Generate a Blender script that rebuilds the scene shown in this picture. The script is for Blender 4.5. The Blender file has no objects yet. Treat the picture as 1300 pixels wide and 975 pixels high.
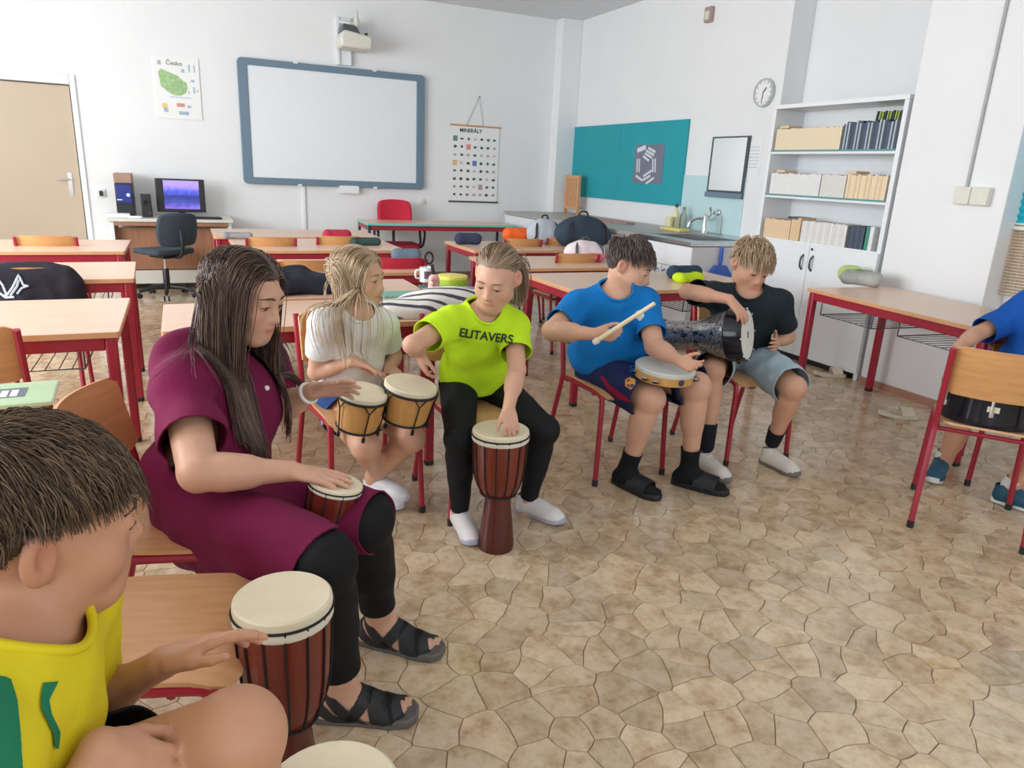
import bpy, bmesh, math, random
import numpy as np
from mathutils import Vector, Matrix, Euler
from mathutils.bvhtree import BVHTree
random.seed(7)
rng = np.random.default_rng(7)
SC = bpy.context.scene
COL = SC.collection
V3 = lambda *a: np.array(a, float)

# ------------------------------------------------------------------ camera
CAM_H = 1.4
CAM_F = 907.96                       # focal length in pixels of a 1300 px wide frame
_p, _y, _r = math.radians(16.4917), math.radians(24.885), math.radians(2.7217)
_fw = np.array([math.sin(_y)*math.cos(_p), math.cos(_y)*math.cos(_p), -math.sin(_p)])
_rt = np.array([math.cos(_y), -math.sin(_y), 0.0])
_up = np.cross(_rt, _fw)
RT = math.cos(_r)*_rt + math.sin(_r)*_up
UP = -math.sin(_r)*_rt + math.cos(_r)*_up
FW = _fw
cam_d = bpy.data.cameras.new('camera')
cam = bpy.data.objects.new('camera', cam_d)
COL.objects.link(cam)
cam_d.sensor_width = 36.0
cam_d.lens = CAM_F*36.0/1300.0
cam_d.clip_start = 0.05
cam.matrix_world = Matrix(((RT[0], UP[0], -FW[0], 0), (RT[1], UP[1], -FW[1], 0), (RT[2], UP[2], -FW[2], CAM_H), (0, 0, 0, 1)))
SC.camera = cam

# ------------------------------------------------------------------ sky, daylight, exposure
SC.view_settings.view_transform = 'Standard'
SC.view_settings.look = 'None'
SC.view_settings.exposure = 0.25
SC.view_settings.gamma = 1.0
SC.view_settings.use_curve_mapping = False
wd = bpy.data.worlds.new('daylight_sky'); SC.world = wd
wd.use_nodes = True
wd.node_tree.nodes['Background'].inputs[0].default_value = (0.86, 0.93, 1.0, 1)
wd.node_tree.nodes['Background'].inputs[1].default_value = 0.9
LEFT_X, BACK_Y, FAR_Y, CEIL_Z = -3.5, -2.6, 9.2, 3.33
LEFT_WINDOWS = [(0.1, 1.9), (2.5, 4.3), (4.9, 6.7), (7.1, 8.9)]      # y ranges of the windows in the left wall
BACK_WINDOWS = [(-2.6, -0.6), (0.4, 2.4), (2.8, 4.4)]                # x ranges of the windows behind the camera
WZ0, WZ1 = 0.95, 2.75
def daylight(name, loc, rot, sx, sy, power, col=(0.93, 0.97, 1.0)):
    l = bpy.data.lights.new(name, 'AREA'); l.shape = 'RECTANGLE'; l.size = sx; l.size_y = sy
    l.energy = power; l.color = col
    o = bpy.data.objects.new(name, l); o.location = loc; o.rotation_euler = rot; COL.objects.link(o)
    return o
for (y0, y1), pw in zip(LEFT_WINDOWS, (40, 128, 106, 10)):
    daylight('window_daylight', (LEFT_X+0.06, (y0+y1)/2, (WZ0+WZ1)/2), (0, -math.pi/2, 0), WZ1-WZ0, y1-y0, pw)
for x0, x1 in BACK_WINDOWS:
    daylight('window_daylight', ((x0+x1)/2, BACK_Y+0.06, (WZ0+WZ1)/2), (math.pi/2, 0, 0), x1-x0, WZ1-WZ0, 18)

# ------------------------------------------------------------------ helpers
def px(x, y):
    d = FW + RT*((x-650)/CAM_F) - UP*((y-487.5)/CAM_F); return d
def onz(x, y, z=0.0):
    d = px(x, y); return V3(0, 0, CAM_H) + d*((z-CAM_H)/d[2])
def onx(x, y, X):
    d = px(x, y); return V3(0, 0, CAM_H) + d*(X/d[0])
def ony(x, y, Y):
    d = px(x, y); return V3(0, 0, CAM_H) + d*(Y/d[1])
def deep(x, y, D):
    return V3(0, 0, CAM_H) + D*px(x, y)
def nrm(v):
    v = np.asarray(v, float); return v/max(1e-9, np.linalg.norm(v))

def tag(o, label=None, cat=None, group=None, kind=None):
    if label: o['label'] = label
    if cat: o['category'] = cat
    if group: o['group'] = group
    if kind: o['kind'] = kind
    return o
def empty(name, loc=(0, 0, 0), rz=0.0, label=None, cat=None, group=None):
    o = bpy.data.objects.new(name, None); o.empty_display_size = 0.1
    o.location = [float(c) for c in loc]; o.rotation_euler = (0, 0, rz); COL.objects.link(o)
    return tag(o, label, cat, group)
def dup(o, loc=None, rz=None, label=None, group=None, parent=None):
    c = o.copy(); COL.objects.link(c)
    if parent is not None: c.parent = parent
    if loc is not None: c.location = [float(q) for q in loc]
    if rz is not None: c.rotation_euler = (0, 0, rz)
    if label: c['label'] = label
    if group: c['group'] = group
    for ch in list(o.children): dup(ch, parent=c)
    return c

def frame_from(axis):
    a = nrm(axis); h = V3(0, 0, 1) if abs(a[2]) < 0.95 else V3(1, 0, 0)
    u = nrm(np.cross(h, a)); v = np.cross(a, u); return u, v, a
class MB:
    """Collects simple shapes; build() links them as one mesh object."""
    def __init__(s): s.v = []; s.f = []; s.m = []; s.mi = 0
    def add(s, vs, fs):
        b = len(s.v); s.v.extend([tuple(map(float, p)) for p in vs]); s.f.extend([tuple(b+i for i in f) for f in fs]); s.m.extend([s.mi]*len(fs)); return s
    def box(s, c, d, R=None):
        c = np.asarray(c, float); d = np.asarray(d, float)/2
        p = [V3(x, y, z)*d for z in (-1, 1) for y in (-1, 1) for x in (-1, 1)]
        if R is not None: p = [np.asarray(R) @ q for q in p]
        return s.add([c+q for q in p], [(0, 2, 3, 1), (4, 5, 7, 6), (0, 1, 5, 4), (2, 6, 7, 3), (0, 4, 6, 2), (1, 3, 7, 5)])
    def span(s, a, b):
        a = np.minimum(a, b).astype(float), np.maximum(a, b).astype(float)
        return s.box((a[0]+a[1])/2, a[1]-a[0])
    def tube(s, pts, r, n=8, closed=False, caps=True):
        P = [np.asarray(p, float) for p in pts]; m = len(P)
        rr = [r]*m if np.isscalar(r) else list(r)
        T = []
        for i in range(m):
            if closed: t = P[(i+1) % m]-P[i-1]
            else: t = P[min(i+1, m-1)]-P[max(i-1, 0)]
            T.append(nrm(t))
        u, v, _ = frame_from(T[0]); vs = []
        for i in range(m):
            u = nrm(u - T[i]*np.dot(u, T[i])); v = np.cross(T[i], u)
            for k in range(n):
                a = 2*math.pi*k/n; vs.append(P[i]+rr[i]*(math.cos(a)*u+math.sin(a)*v))
        fs = []
        for i in range(m if closed else m-1):
            j = (i+1) % m
            for k in range(n):
                fs.append((i*n+k, i*n+(k+1) % n, j*n+(k+1) % n, j*n+k))
        if caps and not closed: fs += [tuple(range(n-1, -1, -1)), tuple((m-1)*n+k for k in range(n))]
        return s.add(vs, fs)
    def lathe(s, prof, o=(0, 0, 0), axis=(0, 0, 1), n=24, caps=True, sx=1.0):
        u, v, a = frame_from(axis); o = np.asarray(o, float)
        if abs(axis[2]) > 0.999: u, v = V3(1, 0, 0), V3(0, 1, 0)
        vs = [o + a*z + r*(math.cos(2*math.pi*k/n)*u*sx+math.sin(2*math.pi*k/n)*v) for r, z in prof for k in range(n)]
        m = len(prof); fs = [(i*n+k, i*n+(k+1) % n, (i+1)*n+(k+1) % n, (i+1)*n+k) for i in range(m-1) for k in range(n)]
        if caps: fs += [tuple(range(n-1, -1, -1)), tuple((m-1)*n+k for k in range(n))]
        return s.add(vs, fs)
    def prism(s, poly, fn, a, b):
        """poly of 2-D points extruded from depth a to depth b; fn(u, v, w) gives the 3-D point."""
        n = len(poly); vs = [fn(p[0], p[1], a) for p in poly]+[fn(p[0], p[1], b) for p in poly]
        return s.add(vs, [tuple(range(n-1, -1, -1)), tuple(n+i for i in range(n))]+[(i, (i+1) % n, n+(i+1) % n, n+i) for i in range(n)])
    def sheet(s, grid, thick, dirn=None):
        """grid[i][j] of points given a thickness along the sheet normal (closed)."""
        G = np.asarray(grid, float); a, b = G.shape[:2]
        du = np.gradient(G, axis=0); dv = np.gradient(G, axis=1)
        N = np.cross(du, dv); N /= np.maximum(1e-9, np.linalg.norm(N, axis=2, keepdims=True))
        A = (G+N*thick/2).reshape(-1, 3); B = (G-N*thick/2).reshape(-1, 3); o = a*b
        fs = []
        for i in range(a-1):
            for j in range(b-1):
                q = (i*b+j, (i+1)*b+j, (i+1)*b+j+1, i*b+j+1); fs.append(q); fs.append(tuple(o+k for k in reversed(q)))
        rim = [(i, 0) for i in range(a)]+[(a-1, j) for j in range(1, b)]+[(i, b-1) for i in range(a-2, -1, -1)]+[(0, j) for j in range(b-2, 0, -1)]
        rim = [i*b+j for i, j in rim]
        for k in range(len(rim)):
            p, q = rim[k], rim[(k+1) % len(rim)]; fs.append((q, p, o+p, o+q))
        return s.add(list(A)+list(B), fs)
    def build(s, name, mat, parent=None, smooth=30, bevel=0, seg=2, loc=None):
        me = bpy.data.meshes.new(name); me.from_pydata(s.v, [], s.f)
        mats = mat if isinstance(mat, (list, tuple)) else [mat]
        for m in mats: me.materials.append(m)
        if len(mats) > 1: me.polygons.foreach_set('material_index', s.m)
        o = bpy.data.objects.new(name, me); COL.objects.link(o)
        if parent is not None: o.parent = parent
        if loc is not None: o.location = loc
        if bevel:
            b = o.modifiers.new('soft edges', 'BEVEL'); b.width = bevel; b.segments = seg; b.limit_method = 'ANGLE'; b.angle_limit = math.radians(40)
        if smooth:
            me.shade_smooth(); me.set_sharp_from_angle(angle=math.radians(smooth))
        me.update(); return o
def rounded_rect(w, h, r, n=5):
    out = []
    for cx, cy, a0 in ((w/2-r, h/2-r, 0), (-w/2+r, h/2-r, 90), (-w/2+r, -h/2+r, 180), (w/2-r, -h/2+r, 270)):
        for k in range(n+1):
            a = math.radians(a0+90*k/n); out.append((cx+r*math.cos(a), cy+r*math.sin(a)))
    return out
def smooth_path(pts, n=6):
    P = [np.asarray(p, float) for p in pts]; P = [2*P[0]-P[1]]+P+[2*P[-1]-P[-2]]; out = []
    for i in range(1, len(P)-2):
        for k in range(n):
            t = k/n; a, b, c, d = P[i-1:i+3]
            out.append(0.5*((2*b)+(c-a)*t+(2*a-5*b+4*c-d)*t*t+(-a+3*b-3*c+d)*t**3))
    out.append(P[-2]); return out

# ------------------------------------------------------------------ materials
def srgb(r, g, b):
    f = lambda c: c/12.92 if c <= 0.04045 else ((c+0.055)/1.055)**2.4
    return (f(r/255), f(g/255), f(b/255), 1)
class NT:
    def __init__(s, name):
        s.m = bpy.data.materials.new(name); s.m.use_nodes = True; s.t = s.m.node_tree; s.b = s.t.nodes['Principled BSDF']
    def n(s, typ, **kw):
        x = s.t.nodes.new(typ)
        for k, v in kw.items():
            if k.startswith('i_'): x.inputs[k[2:].replace('_', ' ')].default_value = v
            else: setattr(x, k, v)
        return x
    def l(s, a, b): s.t.links.new(a, b)
    def ramp(s, fac, cols):
        r = s.n('ShaderNodeValToRGB'); e = r.color_ramp.elements
        while len(e) < len(cols): e.new(0.5)
        for k, (p, c) in enumerate(cols): e[k].position = p; e[k].color = c
        s.l(fac, r.inputs[0]); return r.outputs[0]
    def coord(s, scale=(1, 1, 1), kind='Object'):
        c = s.n('ShaderNodeTexCoord'); mp = s.n('ShaderNodeMapping'); mp.inputs['Scale'].default_value = scale
        s.l(c.outputs[kind], mp.inputs[0]); return mp.outputs[0]
    def noise(s, vec, scale, detail=3, rough=0.55):
        x = s.n('ShaderNodeTexNoise'); x.inputs['Scale'].default_value = scale; x.inputs['Detail'].default_value = detail; x.inputs['Roughness'].default_value = rough
        if vec is not None: s.l(vec, x.inputs['Vector'])
        return x.outputs['Fac']
    def bump(s, h, strength=0.2, dist=0.01):
        b = s.n('ShaderNodeBump'); b.inputs['Strength'].default_value = strength; b.inputs['Distance'].default_value = dist
        s.l(h, b.inputs['Height']); s.l(b.outputs[0], s.b.inputs['Normal'])
    def set(s, **kw):
        for k, v in kw.items(): s.b.inputs[k.replace('_', ' ')].default_value = v
        return s
def plain(name, c, rough=0.5, var=0.06, scale=14, bump=0.0, bscale=60, metal=0.0, spec=0.5, stretch=(1, 1, 1), sheen=0.0):
    """A colour with slight mottling and optional fine relief."""
    t = NT(name); v = t.coord(stretch)
    f = t.noise(v, scale); lo = tuple(max(0, q*(1-var)) for q in c[:3])+(1,); hi = tuple(min(1, q*(1+var)) for q in c[:3])+(1,)
    t.l(t.ramp(f, [(0.3, lo), (0.7, hi)]), t.b.inputs['Base Color'])
    t.set(Roughness=rough, Metallic=metal); t.b.inputs['Specular IOR Level'].default_value = spec
    if sheen: t.b.inputs['Sheen Weight'].default_value = sheen
    if bump: t.bump(t.noise(v, bscale, 4), bump, 0.004)
    return t.m
def woodm(name, c1, c2, rough=0.4, stretch=(1, 12, 12), scale=3.0):
    t = NT(name); v = t.coord(stretch); f = t.noise(v, scale, 5, 0.6)
    t.l(t.ramp(f, [(0.3, c1), (0.7, c2)]), t.b.inputs['Base Color']); t.set(Roughness=rough)
    t.bump(t.noise(v, scale*4, 3), 0.05, 0.002); return t.m
M = {}
M['wall'] = plain('white_wall_paint', srgb(238, 239, 240), 0.75, 0.015, 2.0, 0.06, 90)
M['ceil'] = plain('ceiling_paint', srgb(226, 228, 230), 0.85, 0.015, 2.0)
M['white'] = plain('white_laminate', srgb(236, 239, 242), 0.35, 0.01)
M['offwhite'] = plain('off_white_plastic', srgb(222, 220, 208), 0.45, 0.02)
M['red'] = plain('red_powder_coat', srgb(160, 32, 52), 0.38, 0.06, 9)
M['desk'] = woodm('beech_laminate', srgb(222, 186, 160), srgb(230, 198, 174), 0.30)
M['edge'] = plain('beech_edge_band', srgb(214, 160, 116), 0.45, 0.05)
M['ply'] = woodm('beech_plywood', srgb(196, 140, 88), srgb(214, 162, 106), 0.33, (1, 1, 9), 5)
M['plyseat'] = woodm('beech_plywood_seat', srgb(202, 148, 100), srgb(216, 168, 122), 0.33, (9, 1, 1), 5)
M['plyedge'] = M['edge']
M['black'] = plain('black_plastic', srgb(34, 36, 40), 0.4, 0.1)
M['blackmet'] = plain('black_steel', srgb(30, 31, 34), 0.35, 0.1, metal=0.3)
M['chrome'] = plain('chrome', (0.75, 0.76, 0.78, 1), 0.18, 0.03, metal=1.0)
M['wire'] = plain('grey_wire', srgb(92, 96, 100), 0.4, 0.05, metal=0.6)
M['teal'] = plain('teal_pinboard', srgb(34, 160, 172), 0.7, 0.04, 3, 0.1, 200)
M['brownwood'] = woodm('brown_panel_wood', srgb(150, 104, 78), srgb(172, 122, 90), 0.5, (8, 1, 1), 3)
M['charcoal'] = plain('charcoal_cloth', srgb(60, 72, 82), 0.85, 0.1, 40, 0.2, 300)
M['mint'] = plain('mint_edge_band', srgb(96, 206, 188), 0.45, 0.03)
M['greytop'] = plain('grey_worktop', srgb(168, 164, 158), 0.35, 0.06, 30)
M['glaze'] = plain('pale_blue_tile_glaze', srgb(196, 226, 230), 0.2, 0.02)

# ------------------------------------------------------------------ the room
def struct(name, mb, mat, parent=None, **k):
    o = mb.build(name, mat, parent, **k)
    if parent is None: o['kind'] = 'structure'
    return o
TW, RW = 4.95, 4.57                       # the pin-board wall, and the wall the bookcase front is flush with
NICHE_Y0, NICHE_Y1, JOG_Y = 3.63, 5.27, 2.86
# --- floor: vinyl flagstones, each with its own edges over a dark joint bed
t = NT('floor_joint'); t.set(Roughness=0.5); t.b.inputs['Base Color'].default_value = srgb(122, 100, 78); M['joint'] = t.m
t = NT('flagstone'); v = t.coord(kind='Object')
att = t.n('ShaderNodeAttribute', attribute_name='tint')
sc = t.n('ShaderNodeVectorMath', operation='SCALE'); sc.inputs['Scale'].default_value = 7.0; t.l(att.outputs['Vector'], sc.inputs[0]); wv = t.n('ShaderNodeVectorMath', operation='ADD'); t.l(v, wv.inputs[0]); t.l(sc.outputs[0], wv.inputs[1])
big = t.noise(wv.outputs[0], 9.0, 6, 0.66); fine = t.noise(wv.outputs[0], 30, 5, 0.62)
c1 = t.ramp(big, [(0.30, srgb(146, 114, 82)), (0.44, srgb(196, 168, 132)), (0.58, srgb(222, 202, 172)), (0.74, srgb(190, 160, 122))])
c2 = t.ramp(fine, [(0.30, srgb(142, 112, 80)), (0.46, srgb(202, 178, 146)), (0.72, srgb(222, 206, 182))])
mx = t.n('ShaderNodeMix', data_type='RGBA'); mx.inputs[0].default_value = 0.34; t.l(c1, mx.inputs[6]); t.l(c2, mx.inputs[7])
hs = t.n('ShaderNodeHueSaturation'); t.l(mx.outputs[2], hs.inputs['Color'])
mr = t.n('ShaderNodeMapRange'); mr.inputs['To Min'].default_value = 0.84; mr.inputs['To Max'].default_value = 1.12
t.l(att.outputs['Fac'], mr.inputs['Value']); t.l(mr.outputs[0], hs.inputs['Value']); t.l(hs.outputs[0], t.b.inputs['Base Color'])
t.set(Roughness=0.30); t.b.inputs['Specular IOR Level'].default_value = 0.65
rr = t.ramp(fine, [(0.3, (0.13,)*3+(1,)), (0.7, (0.22,)*3+(1,))]); t.l(rr, t.b.inputs['Roughness']); t.bump(fine, 0.05, 0.002)
M['stone'] = t.m
FX0, FX1, FY0, FY1 = LEFT_X, 5.2, BACK_Y, FAR_Y
floor = struct('floor', MB().span((FX0, FY0, -0.12), (FX1, FY1, -0.0025)), M['joint'], smooth=0)
def flagstones():
    r = np.random.default_rng(3); S = 0.118
    xs = np.arange(-2.9, 5.05, S); ys = np.arange(-0.7, 9.3, S)
    P = {}
    for i, x in enumerate(xs):
        for j, y in enumerate(ys):
            P[i, j] = V3(x+(0.5*S if j % 2 else 0)+r.uniform(-.44, .44)*S, y+r.uniform(-.44, .44)*S)
    def wob(a, b):
        m = (a+b)/2; L = np.linalg.norm(b-a)
        if L < 0.035: return []
        h = math.sin(m[0]*917.3+m[1]*613.7)*43758.5; h -= math.floor(h); g = math.sin(m[0]*311.1+m[1]*197.9)*9631.7; g -= math.floor(g)
        n = V3(-(b-a)[1], (b-a)[0])/L
        if n[0]+0.37*n[1] < 0: n = -n
        return [m+n*(h-.5)*0.16*L]
    cells = []
    for (i, j), p in P.items():
        if i in (0, len(xs)-1) or j in (0, len(ys)-1): continue
        poly = [p+V3(-.4, -.4), p+V3(.4, -.4), p+V3(.4, .4), p+V3(-.4, .4)]
        for di in (-2, -1, 0, 1, 2):
            for dj in (-2, -1, 0, 1, 2):
                q = P.get((i+di, j+dj))
                if q is None or (di == 0 and dj == 0): continue
                m = (p+q)/2; n = q-p; out = []
                d = [float((a-m) @ n) for a in poly]
                for k in range(len(poly)):
                    a, b, da, db = poly[k], poly[(k+1) % len(poly)], d[k], d[(k+1) % len(poly)]
                    if da <= 0: out.append(a)
                    if da*db < 0: out.append(a+(b-a)*(da/(da-db)))
                poly = out
                if len(poly) < 3: break
            if len(poly) < 3: break
        if len(poly) < 3: continue
        full = []
        for k in range(len(poly)):
            a, b = poly[k], poly[(k+1) % len(poly)]; full.append(a); full += wob(a, b)
        c = sum(full)/len(full); ins = []
        for a in full:
            L = np.linalg.norm(a-c); ins.append(c+(a-c)*max(0.2, 1-0.0012/max(L, 1e-4)))
        A = 0.5*abs(sum(ins[k][0]*ins[(k+1) % len(ins)][1]-ins[(k+1) % len(ins)][0]*ins[k][1] for k in range(len(ins))))
        if A < 2e-4: continue
        cells.append((c, ins, A))
    return cells
def stone_geo(mb, c, ins):
    n = len(ins); z = 0.0
    vs = [(a[0], a[1], -0.0026) for a in ins]+[(c[0]+(a[0]-c[0])*0.985, c[1]+(a[1]-c[1])*0.985, z) for a in ins]
    mb.add(vs, [(i, (i+1) % n, n+(i+1) % n, n+i) for i in range(n)]+[tuple(n+i for i in range(n))])
    return 2*n
def tint_attr(o, per_vert):
    a = o.data.attributes.new('tint', 'FLOAT_VECTOR', 'POINT'); a.data.foreach_set('vector', np.asarray(per_vert, np.float32).ravel())
cells = flagstones(); scored = []
for c, ins, A in cells:
    d = V3(c[0], c[1], -CAM_H); z = d @ FW
    if z < 0.4: scored.append((0, c, ins)); continue
    X = 650+CAM_F*(d @ RT)/z; Y = 487.5-CAM_F*(d @ UP)/z
    vis = -40 < X < 1330 and 300 < Y < 1000
    scored.append((A*1.4/z**3 if vis and not (X < 230 and Y > 500) else 0, c, ins))
scored.sort(key=lambda s: -s[0])
field = MB(); ft = []
for k, (s, c, ins) in enumerate(scored):
    ti = rng.random(); tv = (ti, ti, ti)
    if k < 298:
        mb = MB(); nv = stone_geo(mb, c, ins); o = mb.build('stone', M['stone'], floor, smooth=0); tint_attr(o, [tv]*nv)
    else:
        ft += [tv]*stone_geo(field, c, ins)
o = field.build('stone_field', M['stone'], floor, smooth=0); o['kind'] = 'stuff'; tint_attr(o, ft)

# --- shell
struct('ceiling', MB().span((FX0-.2, FY0-.2, CEIL_Z), (FX1+.2, FY1+.2, CEIL_Z+.2)), M['ceil'], smooth=0)
DX0, DX1, DZ = -1.95, -0.955, 2.06
mb = MB(); mb.span((FX0-.2, FAR_Y, -.1), (DX0-.10, FAR_Y+.2, CEIL_Z)); mb.span((DX0-.10, FAR_Y, DZ+.10), (DX1+.05, FAR_Y+.2, CEIL_Z)); mb.span((DX1+.05, FAR_Y, -.1), (FX1+.2, FAR_Y+.2, CEIL_Z)); mb.span((DX0-.1, FAR_Y+.14, -.1), (DX1+.05, FAR_Y+.2, DZ+.1))
struct('wall_far', mb, M['wall'], smooth=0)
M['corner'] = M['wall']
struct('trim_1', MB().span((4.66, FAR_Y-.20, 0), (TW, FAR_Y, CEIL_Z)), M['wall'], smooth=0, bevel=.01)
mb = MB(); mb.span((TW, NICHE_Y1, 0), (FX1+.2, FAR_Y, CEIL_Z)); mb.span((FX1, NICHE_Y0, 0), (FX1+.2, NICHE_Y1, CEIL_Z)); mb.span((RW, JOG_Y, 0), (FX1+.2, NICHE_Y0, CEIL_Z))
WX = 4.76; RWY0, RWY1, RWZ0, RWZ1 = 0.1, 2.52, 0.72, 2.7
for a, b in (((WX, RWY1, 0), (WX+.3, JOG_Y, CEIL_Z)), ((WX, FY0, 0), (WX+.3, RWY0, CEIL_Z)), ((WX, RWY0, 0), (WX+.3, RWY1, RWZ0)), ((WX, RWY0, RWZ1), (WX+.3, RWY1, CEIL_Z))): mb.span(a, b)
struct('wall_right', mb, M['wall'], smooth=0, bevel=.006)
def windowed(name, along, fixed, thick, lo, hi, wins):
    mb = MB(); s = lambda a0, a1, z0, z1: mb.span((fixed, a0, z0), (fixed+thick, a1, z1)) if along == 'y' else mb.span((a0, fixed, z0), (a1, fixed+thick, z1))
    cur = lo
    for a, b in wins: s(cur, a, 0, CEIL_Z); s(a, b, 0, WZ0); s(a, b, WZ1, CEIL_Z); cur = b
    s(cur, hi, 0, CEIL_Z); struct(name, mb, M['wall'], smooth=0)
windowed('wall_left', 'y', LEFT_X-.25, .25, FY0-.2, FAR_Y+.2, LEFT_WINDOWS)
windowed('wall_back', 'x', BACK_Y-.25, .25, FX0-.2, FX1+.2, BACK_WINDOWS)
wn = 0
def window_frame(fn, w, h):
    global wn; wn += 1; mb = MB()
    for a, b in (((0, 0), (w, .06)), ((0, h-.06), (w, h)), ((0, 0), (.06, h)), ((w-.06, 0), (w, h)), ((w/2-.04, 0), (w/2+.04, h))):
        p, q = fn(a[0], a[1], -.03), fn(b[0], b[1], .03); mb.span(np.minimum(p, q), np.maximum(p, q))
    struct('window_%d' % wn, mb, M['white'], smooth=0)
for y0, y1 in LEFT_WINDOWS: window_frame(lambda u, z, w: V3(LEFT_X-.15+w, y0+u, WZ0+z), y1-y0, WZ1-WZ0)
for x0, x1 in BACK_WINDOWS: window_frame(lambda u, z, w: V3(x0+u, BACK_Y-.15+w, WZ0+z), x1-x0, WZ1-WZ0)
window_frame(lambda u, z, w: V3(WX+.2+w, RWY0+u, RWZ0+z), RWY1-RWY0, RWZ1-RWZ0)
M['skirt'] = plain('reddish_skirting', srgb(178, 132, 112), 0.5, 0.06)
M['skirtb'] = plain('brown_skirting', srgb(160, 126, 100), 0.5, 0.06)
struct('baseboard_right', MB().span((RW-.012, JOG_Y, 0), (RW, NICHE_Y0, .05)), M['skirt'], smooth=0)
struct('baseboard_far', MB().span((DX1+.06, FAR_Y-.012, 0), (4.66, FAR_Y, .07)), M['skirtb'], smooth=0)
# door
M['doorleaf'] = plain('beige_door_paint', srgb(196, 178, 156), 0.5, 0.02, 2)
M['gasket'] = plain('dark_door_gap', srgb(104, 102, 96), 0.6)
d = struct('door_1', MB().span((DX0, FAR_Y+.02, .008), (DX1-.012, FAR_Y+.06, DZ-.012)), M['doorleaf'], smooth=0, bevel=.004)
mb = MB(); mb.span((DX0-.10, FAR_Y-.02, 0), (DX0, FAR_Y+.13, DZ+.10)); mb.span((DX1, FAR_Y-.02, 0), (DX1+.055, FAR_Y+.13, DZ+.10)); mb.span((DX0, FAR_Y-.02, DZ), (DX1, FAR_Y+.13, DZ+.10))
mb.build('door_frame', M['white'], d, bevel=.008)
mb = MB(); mb.span((DX0, FAR_Y+.045, 0), (DX1, FAR_Y+.10, DZ)); mb.build('door_gap', M['gasket'], d, smooth=0)
hz = ony(92, 228, FAR_Y)
mb = MB(); mb.span((DX1-.125, FAR_Y+.012, hz[2]-.17), (DX1-.085, FAR_Y+.022, hz[2]+.07)); mb.tube([(DX1-.105, FAR_Y+.02, hz[2]), (DX1-.105, FAR_Y-.03, hz[2]), (DX1-.12, FAR_Y-.035, hz[2]), (DX1-.23, FAR_Y-.035, hz[2])], .011)
mb.lathe([(.012, 0), (.012, .01)], (DX1-.105, FAR_Y+.008, hz[2]-.12), (0, 1, 0), 12); mb.build('door_handle', M['chrome'], d)
# --- conduit down the far wall below the whiteboard
mb = MB(); p = ony(386, 262, FAR_Y); mb.span((p[0]-.018, FAR_Y-.022, .07), (p[0]+.018, FAR_Y, 1.25)); tag(mb.build('cable_trunking', M['white'], None, bevel=.003), 'white vertical cable trunking running down the wall below the whiteboard', 'trunking')

# ------------------------------------------------------------------ furniture
def desk(name, cx, cy, w, d, z, rz=0.0, label='', group=None, baskets=(), top='desk', edge='edge', leg='red', apron='red', legs4=True, legr=.021):
    r = empty(name, (cx, cy, 0), rz, label, 'desk', group)
    TT = .024
    mb = MB(); mb.prism(rounded_rect(w, d, .012, 3), lambda u, v, q: V3(u, v, q), z-TT+.001, z); mb.build('table_top', M[top], r, bevel=.0015, seg=1)
    mb = MB(); mb.prism(rounded_rect(w+.003, d+.003, .013, 3), lambda u, v, q: V3(u, v, q), z-TT, z-.002); mb.build('edge_band', M[edge], r)
    lx, ly = w/2-legr-.012, d/2-legr-.012; zb = z-TT
    for sx in (-1, 1):
        for sy in (-1, 1):
            mb = MB(); mb.span((sx*lx-legr, sy*ly-legr, .012), (sx*lx+legr, sy*ly+legr, zb)); lg = mb.build('leg', M[leg], r, bevel=.008)
            mb = MB(); mb.span((sx*lx-legr-.001, sy*ly-legr-.001, 0), (sx*lx+legr+.001, sy*ly+legr+.001, .03)); mb.build('foot_cap', M['black'], lg, bevel=.008)
    for sy in (-1, 1): mb = MB(); mb.span((-lx+legr, sy*ly-.014, zb-.055), (lx-legr, sy*ly+.014, zb-.002)); mb.build('apron', M[apron], r, bevel=.005)
    for sx in (-1, 1): mb = MB(); mb.span((sx*lx-.014, -ly+legr, zb-.055), (sx*lx+.014, ly-legr, zb-.002)); mb.build('apron', M[apron], r, bevel=.005)
    for bx in baskets:
        mb = MB(); x0, x1, y0, y1, zz = bx-.21, bx+.21, -d/2+.09, d/2-.12, zb-.14
        mb.tube([(x0, y0, zz), (x1, y0, zz), (x1, y1, zz), (x0, y1, zz)], .004, 6, closed=True)
        for k in range(1, 9): xx = x0+(x1-x0)*k/9; mb.tube([(xx, y0, zz), (xx, y1, zz)], .0022, 5)
        for xx in (x0, x1):
            for yy in (y0, y1): mb.tube([(xx, yy, zz), (xx, yy, zb)], .004, 6)
        mb.build('wire_basket', M['wire'], r)
    return r
_chair = None
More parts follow.
